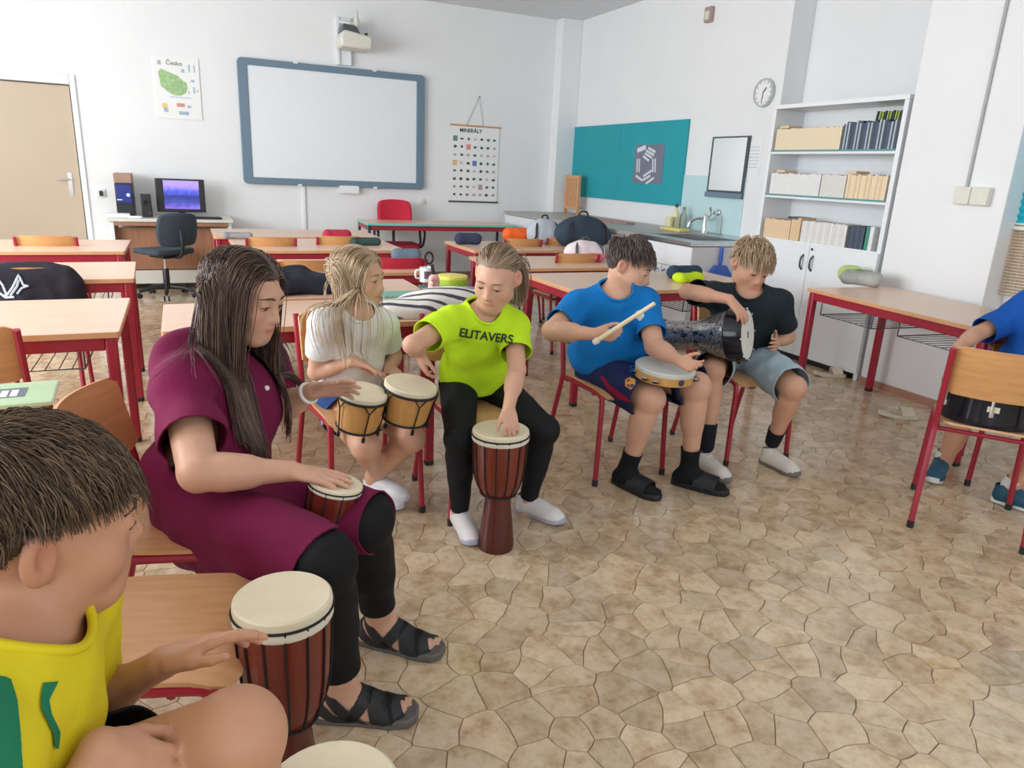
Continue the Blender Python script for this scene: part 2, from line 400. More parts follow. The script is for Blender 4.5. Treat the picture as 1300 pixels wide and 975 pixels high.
def make_chair(red='red', ply='ply'):
    r = empty('school_chair', (0, 0, 0), 0)
    for s in (-1, 1):
        mb = MB(); mb.tube(smooth_path([(s*.195, .20, .012), (s*.187, .19, .25), (s*.183, .185, .40), (s*.182, .165, .432), (s*.182, .12, .438), (s*.182, -.05, .436), (s*.182, -.165, .432)], 4), .0125, 8)
        lg = mb.build('leg', M['red'], r); lg['label'] = 'red tube front leg running back as a seat rail'
        mb = MB(); mb.lathe([(.0145, 0), (.0145, .03)], (s*.195, .20, 0), n=10); mb.build('foot_cap', M['black'], lg)
        mb = MB(); mb.tube(smooth_path([(s*.205, -.275, .012), (s*.198, -.225, .22), (s*.192, -.178, .40), (s*.190, -.172, .46), (s*.190, -.185, .56), (s*.190, -.215, .70), (s*.190, -.238, .795)], 4), .0125, 8)
        lg = mb.build('leg', M['red'], r); lg['label'] = 'red tube rear leg running up as a backrest post'
        mb = MB(); mb.lathe([(.0145, 0), (.0145, .03)], (s*.205, -.275, 0), n=10); mb.build('foot_cap', M['black'], lg)
    mb = MB(); mb.tube([(-.182, .10, .425), (.182, .10, .425)], .010, 8); mb.build('cross_bar', M['red'], r)
    mb = MB(); mb.tube([(-.186, -.14, .425), (.186, -.14, .425)], .010, 8); mb.build('cross_bar', M['red'], r)
    G = []; NU, NV = 13, 13
    for i in range(NU):
        u = i/(NU-1)*2-1; row = []
        for j in range(NV):
            v = j/(NV-1)*2-1
            w = .190*(1-.10*max(0, -v)**2); rc = .05; e = 1.0
            yy = .012+.205*v; fall = max(0, (v-.55)/.45); back = max(0, (-v-.6)/.4)
            xx = w*u
            if abs(v) > .8: xx *= 1-.12*((abs(v)-.8)/.2)**2
            if abs(u) > .8: yy = .012+(yy-.012)*(1-.06*((abs(u)-.8)/.2)**2)
            row.append((xx, yy, .456-.030*fall**2+.010*back**2-.006*(1-u*u)*(1-v*v)))
        G.append(row)
    MB().sheet(G, .010).build('seat', M['plyseat'], r, smooth=50)
    G = []
    for i in range(NU):
        u = i/(NU-1)*2-1; row = []
        for j in range(7):
            v = j/6*2-1; hw = .186; x = hw*u; z = .70+.105*v
            if abs(u) > .82: z = .70+.105*v*(1-.16*((abs(u)-.82)/.18)**2)
            y = -.200-.225*(z-.62)-.045*(1-u*u)+.028
            row.append((x, y, z))
        G.append(row)
    MB().sheet(G, .010).build('backrest', M['ply'], r, smooth=50)
    return r
def chair(x, y, face, label, group=None, z=0):
    """face: compass direction the sitter looks, as a (dx, dy) vector"""
    global _chair
    rz = math.atan2(face[1], face[0])-math.pi/2
    if _chair is None: _chair = make_chair(); o = _chair; o.location = (x, y, z); o.rotation_euler = (0, 0, rz)
    else: o = dup(_chair, (x, y, z), rz)
    tag(o, label, 'chair', group)
    if not group and 'group' in o.keys(): del o['group']
    return o

# desks of the three rows
DW = 1.30
def corner_desk(right_back, right_front, z, name, label, w=DW, side='right', rz=None, **k):
    """a desk set by the two corners of its end edge"""
    b, f = np.asarray(right_back[:2], float), np.asarray(right_front[:2], float)
    v = b-f; d = np.linalg.norm(v); a = math.atan2(v[1], v[0])-math.pi/2 if rz is None else rz
    ux = V3(math.cos(a), math.sin(a)); uy = V3(-math.sin(a), math.cos(a)); d = k.pop('depth', d)
    c = f+uy*d/2+(-ux if side == 'right' else ux)*w/2
    return desk(name, c[0], c[1], w, d, z, a, label, 'pupil desks in rows', **k), c
Z = .73
def OZ(x, y, z=Z): return onz(x, y, z)[:2]
corner_desk(OZ(162, 302), OZ(158, 319), Z, 'school_desk', 'beech topped school desk with red frame, farthest of the row beside the door', rz=0.0, baskets=(-.3, .3), depth=.80)
corner_desk(OZ(191, 332), OZ(170, 353.5), Z, 'school_desk', 'beech school desk with red legs, second from the door, behind the black jacket', rz=0.03, baskets=(.3,))
corner_desk(OZ(163, 378), OZ(151, 421), Z, 'school_desk', 'beech school desk with red legs, in front of the chair with the black jacket', rz=0.0, baskets=(.3,))
corner_desk(OZ(66, 494), OZ(66, 494)+V3(.0, -.75), Z, 'school_desk', 'beech desk behind the brown haired boy, carrying the pale green book', rz=0.0)
corner_desk(OZ(268, 289), OZ(272, 300), Z, 'school_desk', 'beech desk of the middle row closest to the whiteboard', side='left', rz=0.0, w=1.5, depth=.80)
corner_desk(OZ(275, 302), OZ(300, 318), Z, 'school_desk', 'second beech desk of the middle row, carrying the red pencil case', side='left', rz=0.0, w=1.34, depth=.95)
corner_desk(OZ(500, 329), OZ(548, 345), Z, 'school_desk', 'third beech desk of the middle row, carrying the grey pencil case', rz=-0.03, w=1.30, depth=.68)
M4 = corner_desk(OZ(545, 352), OZ(549, 374), Z, 'school_desk', 'beech desk of the middle row just behind the red backrest, under the black jacket', rz=0.0, w=1.16, depth=.585)
M5 = corner_desk(OZ(545, 352)+V3(.0, -.59), OZ(558, 406), Z, 'school_desk', 'nearest beech desk of the middle row, under the striped towel', rz=0.0, w=1.16, depth=.60)
corner_desk(OZ(566.5, 306), OZ(602, 318), Z, 'school_desk', 'beech desk of the sink side row closest to the whiteboard', side='left', rz=0.0, baskets=(.3,))
corner_desk(OZ(610, 325)+V3(0, 0), OZ(640, 341), Z, 'school_desk', 'beech desk of the sink side row, second from the whiteboard', side='left', rz=0.0, depth=.72, baskets=(-.3, .3))
corner_desk(OZ(667, 347), OZ(735, 371), Z, 'school_desk', 'beech desk behind the blue shirted boy, with the lime pouch on it', side='left', rz=0.0, w=1.52, baskets=(.3, -.3))
a, b = onz(1025, 365, .75)[:2], onz(1233, 414, .75)[:2]
ang = math.atan2((b-a)[1], (b-a)[0])+math.pi/2
ux = V3(math.cos(ang), math.sin(ang)); uy = V3(-math.sin(ang), math.cos(ang))
RTC = a+ux*.345-uy*.66
rt = desk('school_desk', RTC[0], RTC[1], .69, 1.32, .75, ang, 'shiny beech desk with red frame standing along the white side wall', 'pupil desks in rows')
for cy in (.34, -.30):                       # its wire trays open towards the room
    mb = MB(); x0, x1, y0, y1, zz = -.29, .24, cy-.22, cy+.22, .585
    mb.tube([(x0, y0, zz), (x1, y0, zz), (x1, y1, zz), (x0, y1, zz)], .004, 6, closed=True)
    for k in range(1, 9): yy = y0+(y1-y0)*k/9; mb.tube([(x0, yy, zz), (x1, yy, zz)], .0022, 5)
    for xx in (x0, x1):
        for yy in (y0, y1): mb.tube([(xx, yy, zz), (xx, yy, .726)], .004, 6)
    mb.build('wire_basket', M['wire'], rt)

# teacher's desk
a = onz(467, 283.5, .76)[:2]; TDW, TDD = 1.88, .62
tdc = V3(a[0]+TDW/2, a[1]-.02+TDD/2)
r = desk('teacher_desk', tdc[0], tdc[1], TDW, TDD, .76, -.02, 'long teacher desk with mint edged top in front of the whiteboard wall', None, top='greytop2' if 'greytop2' in M else 'desk', edge='mint', leg='black', legr=.016)

# ------------------------------------------------------------------ on the far wall
def text_part(s, size, mat, fn, parent, name='lettering', bold=0.0, align='CENTER', depth=.0008, cut=False):
    cu = bpy.data.curves.new(name, 'FONT'); cu.body = s; cu.size = size; cu.align_x = align; cu.align_y = 'CENTER'; cu.offset = bold; cu.extrude = depth
    o = bpy.data.objects.new(name, cu); COL.objects.link(o)
    dg = bpy.context.evaluated_depsgraph_get(); me = bpy.data.meshes.new_from_object(o.evaluated_get(dg))
    bpy.data.objects.remove(o); bpy.data.curves.remove(cu)
    bm = bmesh.new(); bm.from_mesh(me); bmesh.ops.triangulate(bm, faces=bm.faces[:])
    for _ in range(3):
        lg = [e for e in bm.edges if e.calc_length() > size*.16]
        if cut and lg: bmesh.ops.subdivide_edges(bm, edges=lg, cuts=1); bmesh.ops.triangulate(bm, faces=bm.faces[:])
    bm.to_mesh(me); bm.free()
    for v in me.vertices: v.co = Vector([float(c) for c in fn(v.co.x, v.co.y, v.co.z)])
    me.materials.clear(); me.materials.append(mat); me.name = name
    ob = bpy.data.objects.new(name, me); COL.objects.link(ob); ob.parent = parent; return ob
def farpt(off=0.0): return lambda x, y: ony(x, y, FAR_Y-off)
M['boardframe'] = plain('blue_grey_plastic', srgb(108, 132, 150), 0.45, 0.03)
M['boardface'] = plain('whiteboard_face', srgb(232, 238, 242), 0.3, 0.008)
M['ink'] = plain('dark_print', srgb(58, 60, 66), 0.6)
M['paper'] = plain('white_paper', srgb(240, 241, 240), 0.6, 0.01)
g = farpt(0)
tl, tr, br, bl = g(301, 72), g(538, 97), g(536, 240), g(308, 233)
bx0, bx1, bz0, bz1 = (tl[0]+bl[0])/2, (tr[0]+br[0])/2, (bl[2]+br[2])/2, (tl[2]+tr[2])/2
bw, bh, bc = bx1-bx0, bz1-bz0, V3((bx0+bx1)/2, FAR_Y, (bz0+bz1)/2)
r = empty('whiteboard', (bc[0], FAR_Y, bz0), 0, 'large interactive whiteboard with a blue grey frame on the far wall', 'whiteboard')
L = lambda u, v, w: V3(u, -w, v+bh/2)
mb = MB(); o_ = rounded_rect(bw, bh, .05, 6); i_ = rounded_rect(bw-.21, bh-.15, .004, 6); n = len(o_)
for w0, w1 in ((.012, .065),):
    vs = [L(p[0], p[1], w0) for p in o_]+[L(p[0], p[1], w1) for p in o_]+[L(p[0], p[1], w1) for p in i_]+[L(p[0], p[1], w0) for p in i_]
    fs = []
    for k in range(n):
        q = (k+1) % n
        for a in range(4): b = (a+1) % 4; fs.append((a*n+k, a*n+q, b*n+q, b*n+k))
    mb.add(vs, fs)
mb.build('frame', M['boardframe'], r, bevel=.006)
mb = MB(); mb.prism(rounded_rect(bw-.2, bh-.14, .004, 3), L, .02, .054); mb.build('board_face', M['boardface'], r, smooth=0)
for u in (-.21, .21):
    for v in (-1, 1): mb = MB(); mb.prism(rounded_rect(.05, .022, .006, 3), lambda a, b, w, u=u, v=v: L(u*bw+a, v*(bh/2-.002)+b, w), .01, .067); mb.build('clip', M['white'], r)
mb = MB(); mb.prism(rounded_rect(.24, .09, .012, 3), lambda a, b, w: L(.06*bw+a, -bh/2-.03+b, w), .002, .07); mb.build('pen_tray', M['white'], r)
# projector on its wall arm above the whiteboard
p = g(442, 62); r = empty('projector', (p[0], FAR_Y, 2.55), 0, 'white short throw projector on a wall arm above the whiteboard', 'projector')
pz = lambda y: ony(442, y, FAR_Y)[2]-2.55
mb = MB(); mb.span((-.145, -.05, pz(84)), (-.105, -.002, pz(24))); mb.span((-.005, -.05, pz(84)), (.03, -.002, pz(24))); mb.span((-.105, -.03, pz(84)), (-.005, -.004, pz(24))); mb.build('wall_rail', M['white'], r, bevel=.006)
mb = MB(); mb.prism([(-.16, pz(66)), (.17, pz(68)), (.19, pz(60)), (.18, pz(51)), (-.13, pz(46)), (-.17, pz(54))], lambda u, v, w: V3(u, -w, v), .10, .44); mb.build('housing', M['offwhite'], r, bevel=.02)
mb = MB(); mb.prism([(-.13, pz(47)), (.10, pz(49)), (.03, pz(38)), (-.11, pz(36))], lambda u, v, w: V3(u, -w, v), .05, .30); mb.build('bracket', M['wire'], r, bevel=.01)
mb = MB(); mb.lathe([(.03, pz(39)), (.03, pz(28)), (.02, pz(26)), (.015, pz(17))], (.055, -.22, 0), n=14); mb.tube([(-.1, -.06, pz(30)), (.0, -.2, pz(34)), (.055, -.22, pz(33))], .018); mb.build('arm_joint', M['offwhite'], r)
mb = MB(); mb.lathe([(.018, 0), (.018, .04)], (.145, -.30, pz(50)), n=12); mb.build('focus_knob', M['black'], r)
# poster with a green map
def farquad(name, tlp, brp, mat, lab, cat):
    a, b = g(*tlp), g(*brp); w, h = b[0]-a[0], a[2]-b[2]
    r = empty(name, (a[0]+w/2, FAR_Y, b[2]), 0, lab, cat); return r, w, h
r, w, h = farquad('map_poster', (194, 70), (257, 153), None, 'white poster with a green country map near the door', 'poster')
MB().span((-w/2, -.012, 0), (w/2, -.002, h)).build('sheet', M['paper'], r, smooth=0)
M['mapg'] = plain('map_green', srgb(160, 196, 140), 0.6, 0.25, 30); M['mapb'] = plain('map_blue', srgb(168, 190, 206), 0.6, 0.15, 20)
poly = [(-.42, .74), (-.36, .80), (-.24, .77), (-.10, .73), (.02, .70), (.10, .64), (.20, .60), (.22, .52), (.18, .44), (.06, .39), (-.08, .38), (-.20, .42), (-.30, .47), (-.38, .52), (-.40, .62)]
F = lambda e: (lambda u, v, q: V3(u*w, -e-q, v*h))
mb = MB(); mb.prism(poly, F(.0125), 0, .001); mb.build('map_print', M['mapg'], r, smooth=0)
mb = MB()
for a, b, c, d in ((.26, .78, .30, .90), (.38, .78, .41, .90), (.30, .62, .38, .66), (.34, .44, .38, .54), (.42, .46, .45, .5), (.22, .42, .25, .47), (-.2, .35, .28, .362), (-.36, .10, -.26, .16), (-.02, .07, .2, .13), (.18, .19, .26, .235), (-.42, .86, -.34, .93), (.1, .76, .17, .82)): mb.span((a*w, -.0135, b*h), (c*w, -.0125, d*h))
mb.build('small_prints', M['mapb'], r, smooth=0)['kind'] = 'stuff'
mb = MB(); mb.span((-.06*w, -.0135, .20*h), (.12*w, -.0125, .26*h)); mb.build('red_print', plain('poster_red', srgb(206, 150, 140), 0.6), r, smooth=0)
mb = MB(); mb.lathe([(.07*w, 0), (.07*w, .001)], (-.33*w, -.0125, .2*h), (0, -1, 0), 14); mb.build('yellow_print', plain('poster_yellow', srgb(232, 206, 140), 0.6), r, smooth=0)
text_part('Česko', .062, M['ink'], lambda x, y, z: V3(x-.05*w, -.0135-z, y+.90*h), r)
# minerals wall chart
r, w, h = farquad('minerals_chart', (573, 158), (630, 257), None, 'hanging wall chart with rows of mineral pictures beside the whiteboard', 'poster')
MB().span((-w/2, -.012, 0), (w/2, -.008, h)).build('sheet', M['paper'], r, smooth=0)
for zz in (0, h): mb = MB(); mb.tube([(-w/2-.02, -.012, zz), (w/2+.02, -.012, zz)], .011, 8); mb.build('rod', M['edge'] if zz else M['wire'], r)
mb = MB(); mb.tube([(-w*.2, -.012, h), (w*.06, -.006, h+.36), (w*.16, -.012, h)], .0025, 5); mb.lathe([(.008, 0), (.008, .012)], (w*.06, -.002, h+.36), (0, -1, 0), 8); mb.build('string', M['wire'], r)
text_part('MINERÁLY', .066, M['ink'], lambda x, y, z: V3(x-.10*w, -.0125-z, y+.935*h), r, bold=.0015)
cols = [srgb(*c) for c in ((60, 92, 92), (96, 96, 104), (70, 74, 84), (206, 190, 190), (98, 150, 138), (226, 150, 138), (236, 190, 130), (92, 132, 190), (150, 110, 100), (190, 160, 170))]
mats = [plain('mineral_print', c, 0.6, 0.2, 60) for c in cols]; mb = MB(); rr = random.Random(4)
for row in range(8):
    for col in range(7):
        mb.mi = rr.choice([0, 1, 1, 2, 2, 3, 8, 9, 1]); sq = False
        for (a, b, m_) in ((0, 0, 4), (1, 2, 5), (3, 0, 6), (3, 3, 7), (6, 4, 9)):
            if (row, col) == (a, b): mb.mi = m_; sq = True
        cx, cz = (-.42+.138*col)*w, (.83-.105*row)*h; rad = .024 if not sq else .03
        if sq: po = [(-rad, -rad*1.1), (rad, -rad*1.1), (rad, rad*1.1), (-rad, rad*1.1)]
        else: k0 = rr.randint(5, 8); po = [(rad*rr.uniform(.7, 1.25)*math.cos(6.283*k/k0), rad*.8*rr.uniform(.6, 1.2)*math.sin(6.283*k/k0)) for k in range(k0)]
        mb.prism(po, lambda u, v, q: V3(cx+u, -.0125-q, cz+v), 0, .0008)
o = mb.build('mineral_prints', mats, r, smooth=0); o['kind'] = 'stuff'
p = g(537, 256); mb = MB(); mb.lathe([(.04, 0), (.04, .01), (.032, .014)], (0, 0, 0), (0, -1, 0), 20)
tag(mb.build('wall_socket', M['offwhite'], loc=(p[0], FAR_Y, p[2])), 'round white wall socket low beside the whiteboard', 'socket')
p = g(128, 245); r = empty('wall_socket', (p[0], FAR_Y, p[2]), 0, 'small white wall socket between the door and the computer', 'socket')
mb = MB(); mb.span((-.045, -.02, -.045), (.045, 0, .045)); mb.build('plate', M['white'], r, bevel=.006)
mb = MB(); mb.span((-.012, -.05, -.03), (.02, -.021, .025)); mb.build('plug', M['black'], r, bevel=.004)
# ------------------------------------------------------------------ computer corner
cdz, cdy = .76, FAR_Y-.72
cx0, cx1 = -.66, .47
r = empty('computer_desk', ((cx0+cx1)/2, cdy+.34, 0), 0, 'wide computer desk with white top and brown modesty panel beside the door', 'desk')
hw = (cx1-cx0)/2
MB().span((-hw-.04, -.34, cdz-.03), (hw+.04, .34, cdz)).build('table_top', M['offwhite'], r, bevel=.004)
for s in (-1, 1): MB().span((s*hw-.02, -.31, 0), (s*hw+.02, .31, cdz-.03)).build('side_panel', M['white'], r, bevel=.003)
MB().span((-hw+.02, -.20, .22), (hw-.02, -.18, cdz-.10)).build('modesty_panel', M['brownwood'], r, bevel=.003)
MB().span((-hw+.02, -.22, .07), (hw-.02, -.17, .21)).build('lower_rail', M['offwhite'], r, bevel=.003)
MB().span((-hw+.02, -.33, cdz-.07), (hw-.02, -.31, cdz-.035)).build('keyboard_rail', M['brownwood'], r)
Yd = cdy
def CD(x, y, off): return ony(x, y, Yd+off)
p0, p1 = CD(196, 227, .38), CD(262, 271, .38)
r = empty('monitor', ((p0[0]+p1[0])/2, Yd+.40, cdz), 0, 'black computer monitor with a blue purple landscape on screen', 'monitor')
mw, mh = p1[0]-p0[0], p0[2]-p1[2]; mz = max(.05, p1[2]-cdz)
MB().span((-mw/2, -.02, mz), (mw/2, .03, mz+mh)).build('bezel', M['black'], r, bevel=.008)
t = NT('screen_picture'); v = t.coord((1, 1, 1), 'Generated'); sx = t.n('ShaderNodeSeparateXYZ'); t.l(v, sx.inputs[0])
nz = t.noise(v, 5, 4); ad = t.n('ShaderNodeMath', operation='MULTIPLY_ADD'); t.l(nz, ad.inputs[0]); ad.inputs[1].default_value = .35; t.l(sx.outputs['Z'], ad.inputs[2])
c = t.ramp(ad.outputs[0], [(0.2, srgb(120, 96, 190)), (0.4, srgb(60, 70, 150)), (0.62, srgb(44, 52, 110)), (0.8, srgb(70, 84, 196)), (1.0, srgb(150, 130, 214))])
t.l(c, t.b.inputs['Base Color']); t.l(c, t.b.inputs['Emission Color']); t.set(Roughness=0.2); t.b.inputs['Emission Strength'].default_value = 0.75
MB().span((-mw/2+.16*mw, -.0225, mz+.10*mh), (mw/2-.12*mw, -.0205, mz+mh-.05*mh)).build('screen', t.m, r, smooth=0)
mb = MB(); mb.span((-.03, 0, .012), (.03, .03, mz+.06)); mb.prism(rounded_rect(.24, .16, .05), lambda u, v, q: V3(u, v+.01, q), 0, .012); mb.build('stand', M['black'], r, bevel=.003)
p0, p1 = CD(145, 232, .28), CD(171, 268, .28)
r = empty('computer_tower', ((p0[0]+p1[0])/2, Yd+.40, cdz), 0, 'black computer tower with a glowing blue power light', 'computer')
tw, th = (p1[0]-p0[0])*.98, p0[2]-cdz
MB().span((-tw/2, -.18, 0), (tw/2, .22, th)).build('case', M['black'], r, bevel=.006)
M['blueled'] = plain('front_panel_blue', srgb(36, 52, 128), 0.3, 0.1)
MB().span((-tw/2+.01, -.186, th*.42), (tw/2-.006, -.178, th-.012)).build('front_panel', M['blueled'], r, bevel=.004)
t = NT('blue_power_light'); t.b.inputs['Emission Color'].default_value = (.35, .5, 1, 1); t.b.inputs['Emission Strength'].default_value = 6
mb = MB(); mb.lathe([(.014, 0), (.014, .004)], (tw*.25, -.188, th*.66), (0, -1, 0), 12); mb.build('power_light', t.m, r)
MB().span((-tw*.42, -.189, th*.50), (-tw*.12, -.185, th*.53)).build('sticker', M['white'], r, smooth=0)
p = CD(157, 224, .3); MB_ = MB().span((-tw*.52, -.15, 0), (tw*.5, .2, p[2]-cdz-th+.03)); tag(MB_.build('cardboard_box', plain('brown_card', srgb(170, 138, 120), 0.7), loc=(r.location[0], Yd+.40, cdz+th+.001), bevel=.003), 'flat brown cardboard box lying on the computer tower', 'box')
p = CD(186, 256, .25); r = empty('desk_speaker', (p[0], Yd+.28, cdz), 0, 'slim black speaker standing between tower and monitor', 'speaker')
MB().prism([(-.05, 0), (.05, 0), (.04, .24), (-.055, .24)], lambda u, v, q: V3(u, q, v), -.06, .06).build('case', M['black'], r, bevel=.008)
mb = MB(); mb.lathe([(.034, 0), (.034, .004), (.01, .001)], (-.002, -.061, .14), (0, -1, 0), 16); mb.build('cone', M['blackmet'], r)
mb = MB(); mb.lathe([(.008, 0), (.008, .005)], (.025, -.061, .05), (0, -1, 0), 10); mb.build('red_light', plain('red_dot', srgb(190, 40, 60), 0.4), r)
p = CD(150, 273, .12); r = empty('router', (p[0], Yd+.13, cdz), .05, 'flat white router box on the desk below the tower', 'router')
MB().span((-.11, -.06, 0), (.11, .08, .045)).build('case', M['white'], r, bevel=.01)
p = CD(172, 276, .08); tag(MB().prism(rounded_rect(.14, .06, .028), lambda u, v, q: V3(u, v, q), 0, .025).build('computer_mouse', M['white'], loc=(p[0], Yd+.07, cdz), bevel=.01), 'white mouse lying in front of the computer tower', 'mouse')
r = empty('keyboard', (p[0]+.62, Yd+.13, cdz), 0, 'black keyboard lying in front of the monitor', 'keyboard')
MB().span((-.22, -.07, 0), (.22, .07, .018)).build('case', M['black'], r, bevel=.005)
mb = MB()
for a in range(14):
    for b in range(5): mb.span((-.205+a*.0295, -.062+b*.025, .018), (-.180+a*.0295, -.041+b*.025, .023))
o = mb.build('keys', M['blackmet'], r, smooth=0); o['kind'] = 'stuff'
# office chair
def office_chair(x, y, face, lab, cloth, arms, back_h, name='office_chair'):
    r = empty(name, (x, y, 0), math.atan2(face[1], face[0])-math.pi/2, lab, 'chair')
    for k in range(5):
        a = math.radians(90+72*k); e = V3(math.cos(a), math.sin(a))*.27
        mb = MB(); mb.tube([(0, 0, .105), (e[0]*.6, e[1]*.6, .095), (e[0], e[1], .068)], [.026, .022, .016], 8); lg = mb.build('star_leg', M['black'], r)
        mb = MB(); q = V3(-e[1], e[0])/.27*.02
        for s in (-1, 1): mb.lathe([(.018, -.008), (.026, -.006), (.026, .006), (.018, .008)], (e[0]+s*q[0], e[1]+s*q[1], .026), (q[0], q[1], 0), 14)
        mb.build('caster', M['black'], lg)
    mb = MB(); mb.lathe([(.032, .08), (.032, .28), (.027, .29)], n=16); mb.build('gas_column', M['black'], r)
    mb = MB(); mb.lathe([(.014, .28), (.014, .42)], n=12); mb.build('piston', M['chrome'], r)
    mb = MB(); mb.span((-.10, -.14, .405), (.10, .10, .44)); mb.tube([(.08, -.02, .42), (.24, -.02, .415)], .007); mb.build('mechanism', M['black'], r, bevel=.01)
    G = [[(.235*u*(1-.12*abs(v)**3), .225*v*(1-.10*abs(u)**3), .475-.03*max(0, v-.5)**2*2-.012*(1-u*u)*(1-v*v)) for v in np.linspace(-1, 1, 13)] for u in np.linspace(-1, 1, 13)]
    MB().sheet(G, .055).build('seat_pad', cloth, r, smooth=60, bevel=.018)
    G = [[(.215*u*(1-.14*abs(v)**3), -.235-.02*v-.045*(1-u*u), back_h+.165*v*(1-.14*abs(u)**3)) for v in np.linspace(-1, 1, 11)] for u in np.linspace(-1, 1, 13)]
    MB().sheet(G, .055).build('back_pad', cloth, r, smooth=60, bevel=.018)
    mb = MB(); mb.tube(smooth_path([(0, -.10, .42), (0, -.27, .44), (0, -.315, .55), (0, -.305, back_h)], 5), .019, 8); mb.build('back_bracket', M['black'], r)
    if arms:
        for s in (-1, 1):
            mb = MB(); mb.tube(smooth_path([(s*.20, -.06, .45), (s*.28, -.05, .48), (s*.285, -.09, .62), (s*.285, -.02, .665), (s*.285, .12, .66), (s*.285, .15, .60), (s*.28, .06, .47), (s*.20, .05, .45)], 4), .015, 8); mb.build('armrest', M['black'], r)
    return r
office_chair(-.19, 8.17, (-.55, .80), 'dark grey swivel office chair standing at the computer desk', M['charcoal'], False, .70)
M['redcloth'] = plain('red_upholstery', srgb(200, 34, 60), 0.8, 0.08, 40, 0.15, 300)
office_chair(2.42, 8.72, (-.05, -1), 'red upholstered swivel chair with black armrests behind the teacher desk', M['redcloth'], True, .84)

# ------------------------------------------------------------------ pin-board wall
g4 = lambda x, y, off=0.0: onx(x, y, TW-off)
def wall_item(name, a, b, lab, cat):
    """a, b: opposite corners on the pin-board wall; local x runs along the wall away from the camera side"""
    y0, y1 = min(a[1], b[1]), max(a[1], b[1]); z0, z1 = min(a[2], b[2]), max(a[2], b[2])
    r = empty(name, (TW, (y0+y1)/2, z0), 0, lab, cat); return r, y1-y0, z1-z0
r, w, h = wall_item('pin_board', g4(725, 162), g4(865, 262), 'wide teal pin board hung above the long worktop', 'board')
for s in (-1, 1): MB().span((-.022, s*.002, 0), (-.002, s*w/2, h)).build('panel', M['teal'], r, smooth=0, bevel=.003)
PBY = r.location[1]; PBZ = r.location[2]
M['greyposter'] = plain('grey_poster', srgb(120, 124, 142), 0.6, 0.05); M['stripw'] = plain('pale_strip', srgb(222, 226, 232), 0.6, 0.02)
zc = lambda X, Y: g4(680+X/4.643, 140+Y/4.643, .026)
a, b = zc(585, 205), zc(745, 438)
r = empty('hexagon_poster', (TW-.0225, (a[1]+b[1])/2, (a[2]+b[2])/2), 0, 'grey poster with a hexagon of pale strips pinned on the teal board', 'poster')
MB().span((-.003, -abs(a[1]-b[1])/2*.94, -abs(a[2]-b[2])/2), (0, abs(a[1]-b[1])/2*.94, abs(a[2]-b[2])/2)).build('sheet', M['greyposter'], r, smooth=0)
for (x0, y0, x1, y1, th) in ((600, 238, 650, 217, .05), (665, 222, 706, 246, .026), (652, 238, 698, 264, .026), (645, 254, 686, 280, .026), (634, 270, 668, 298, .026), (600, 285, 597, 365, .022), (613, 285, 610, 365, .022), (692, 285, 690, 365, .024), (706, 285, 704, 365, .024), (590, 385, 630, 414, .026), (632, 412, 676, 385, .026), (634, 390, 684, 355, .026), (650, 432, 697, 398, .026)):
    p, q = zc(x0, y0), zc(x1, y1); o = V3(*r.location); p, q = p-o, q-o; p[0] = q[0] = -.0035; d = nrm(q-p); s = np.cross(d, V3(1, 0, 0))*th/2
    mb = MB(); k = V3(-.0015, 0, 0); mb.add([p+s, q+s, q-s, p-s, p+s+k, q+s+k, q-s+k, p-s+k], [(0, 1, 2, 3), (7, 6, 5, 4), (0, 4, 5, 1), (1, 5, 6, 2), (2, 6, 7, 3), (3, 7, 4, 0)]); mb.build('strip', M['stripw'], r, smooth=0)
r, w, h = wall_item('mirror', g4(907, 174), g4(944, 253), 'tall narrow mirror above the sink', 'mirror')
MB().span((-.02, -w/2, 0), (-.002, w/2, h)).build('back_frame', M['wire'], r, smooth=0)
t = NT('mirror_glass'); t.b.inputs['Base Color'].default_value = (.82, .85, .85, 1); t.set(Metallic=1.0, Roughness=0.06); M['mirror'] = t.m
MB().span((-.024, -w/2+.03, .07), (-.0205, w/2-.03, h-.015)).build('glass', M['mirror'], r, smooth=0)
MB().span((-.04, -w/2, 0), (-.002, w/2, .05)).build('ledge', M['boardframe'], r, smooth=0)
a, b = g4(868, 222), g4(934, 300); y0, y1 = b[1], a[1]
struct('trim_2', MB().span((TW-.008, y0-.05, .90), (TW, y1, a[2])), M['glaze'], smooth=0)
p = g4(972, 118); r = empty('wall_clock', (TW, p[1], p[2]), 0, 'round white wall clock beside the bookcase', 'clock')
mb = MB(); mb.lathe([(.125, .002), (.125, .03), (.118, .04), (.108, .04), (.106, .03)], (0, 0, 0), (-1, 0, 0), 36, caps=False); mb.build('rim', plain('clock_rim', srgb(196, 198, 198), 0.3), r)
mb = MB(); mb.lathe([(.108, .002), (.108, .028)], (0, 0, 0), (-1, 0, 0), 32); mb.build('dial', M['paper'], r)
mb = MB()
for k in range(12):
    a = math.radians(30*k); mb.tube([(-.029, .085*math.sin(a), .085*math.cos(a)), (-.029, .1*math.sin(a), .1*math.cos(a))], .003, 4)
mb.build('hour_marks', M['ink'], r)
for nm, ang, ln, th in (('hour_hand', -40, .055, .005), ('minute_hand', 175, .085, .0035)): a = math.radians(ang); mb = MB(); mb.tube([(-.031, 0, 0), (-.031, ln*math.sin(a), ln*math.cos(a))], th, 5); mb.build(nm, M['ink'], r)
p = g4(903, 19); r = empty('wall_sensor', (TW, p[1], p[2]), 0, 'small brownish sensor box high on the pin board wall', 'sensor')
MB().span((-.05, -.05, -.07), (-.001, .05, .07)).build('case', plain('sensor_brown', srgb(176, 150, 144), 0.5), r, bevel=.006)
MB().span((-.054, -.03, -.045), (-.0505, .03, .03)).build('grille', M['offwhite'], r, smooth=0)
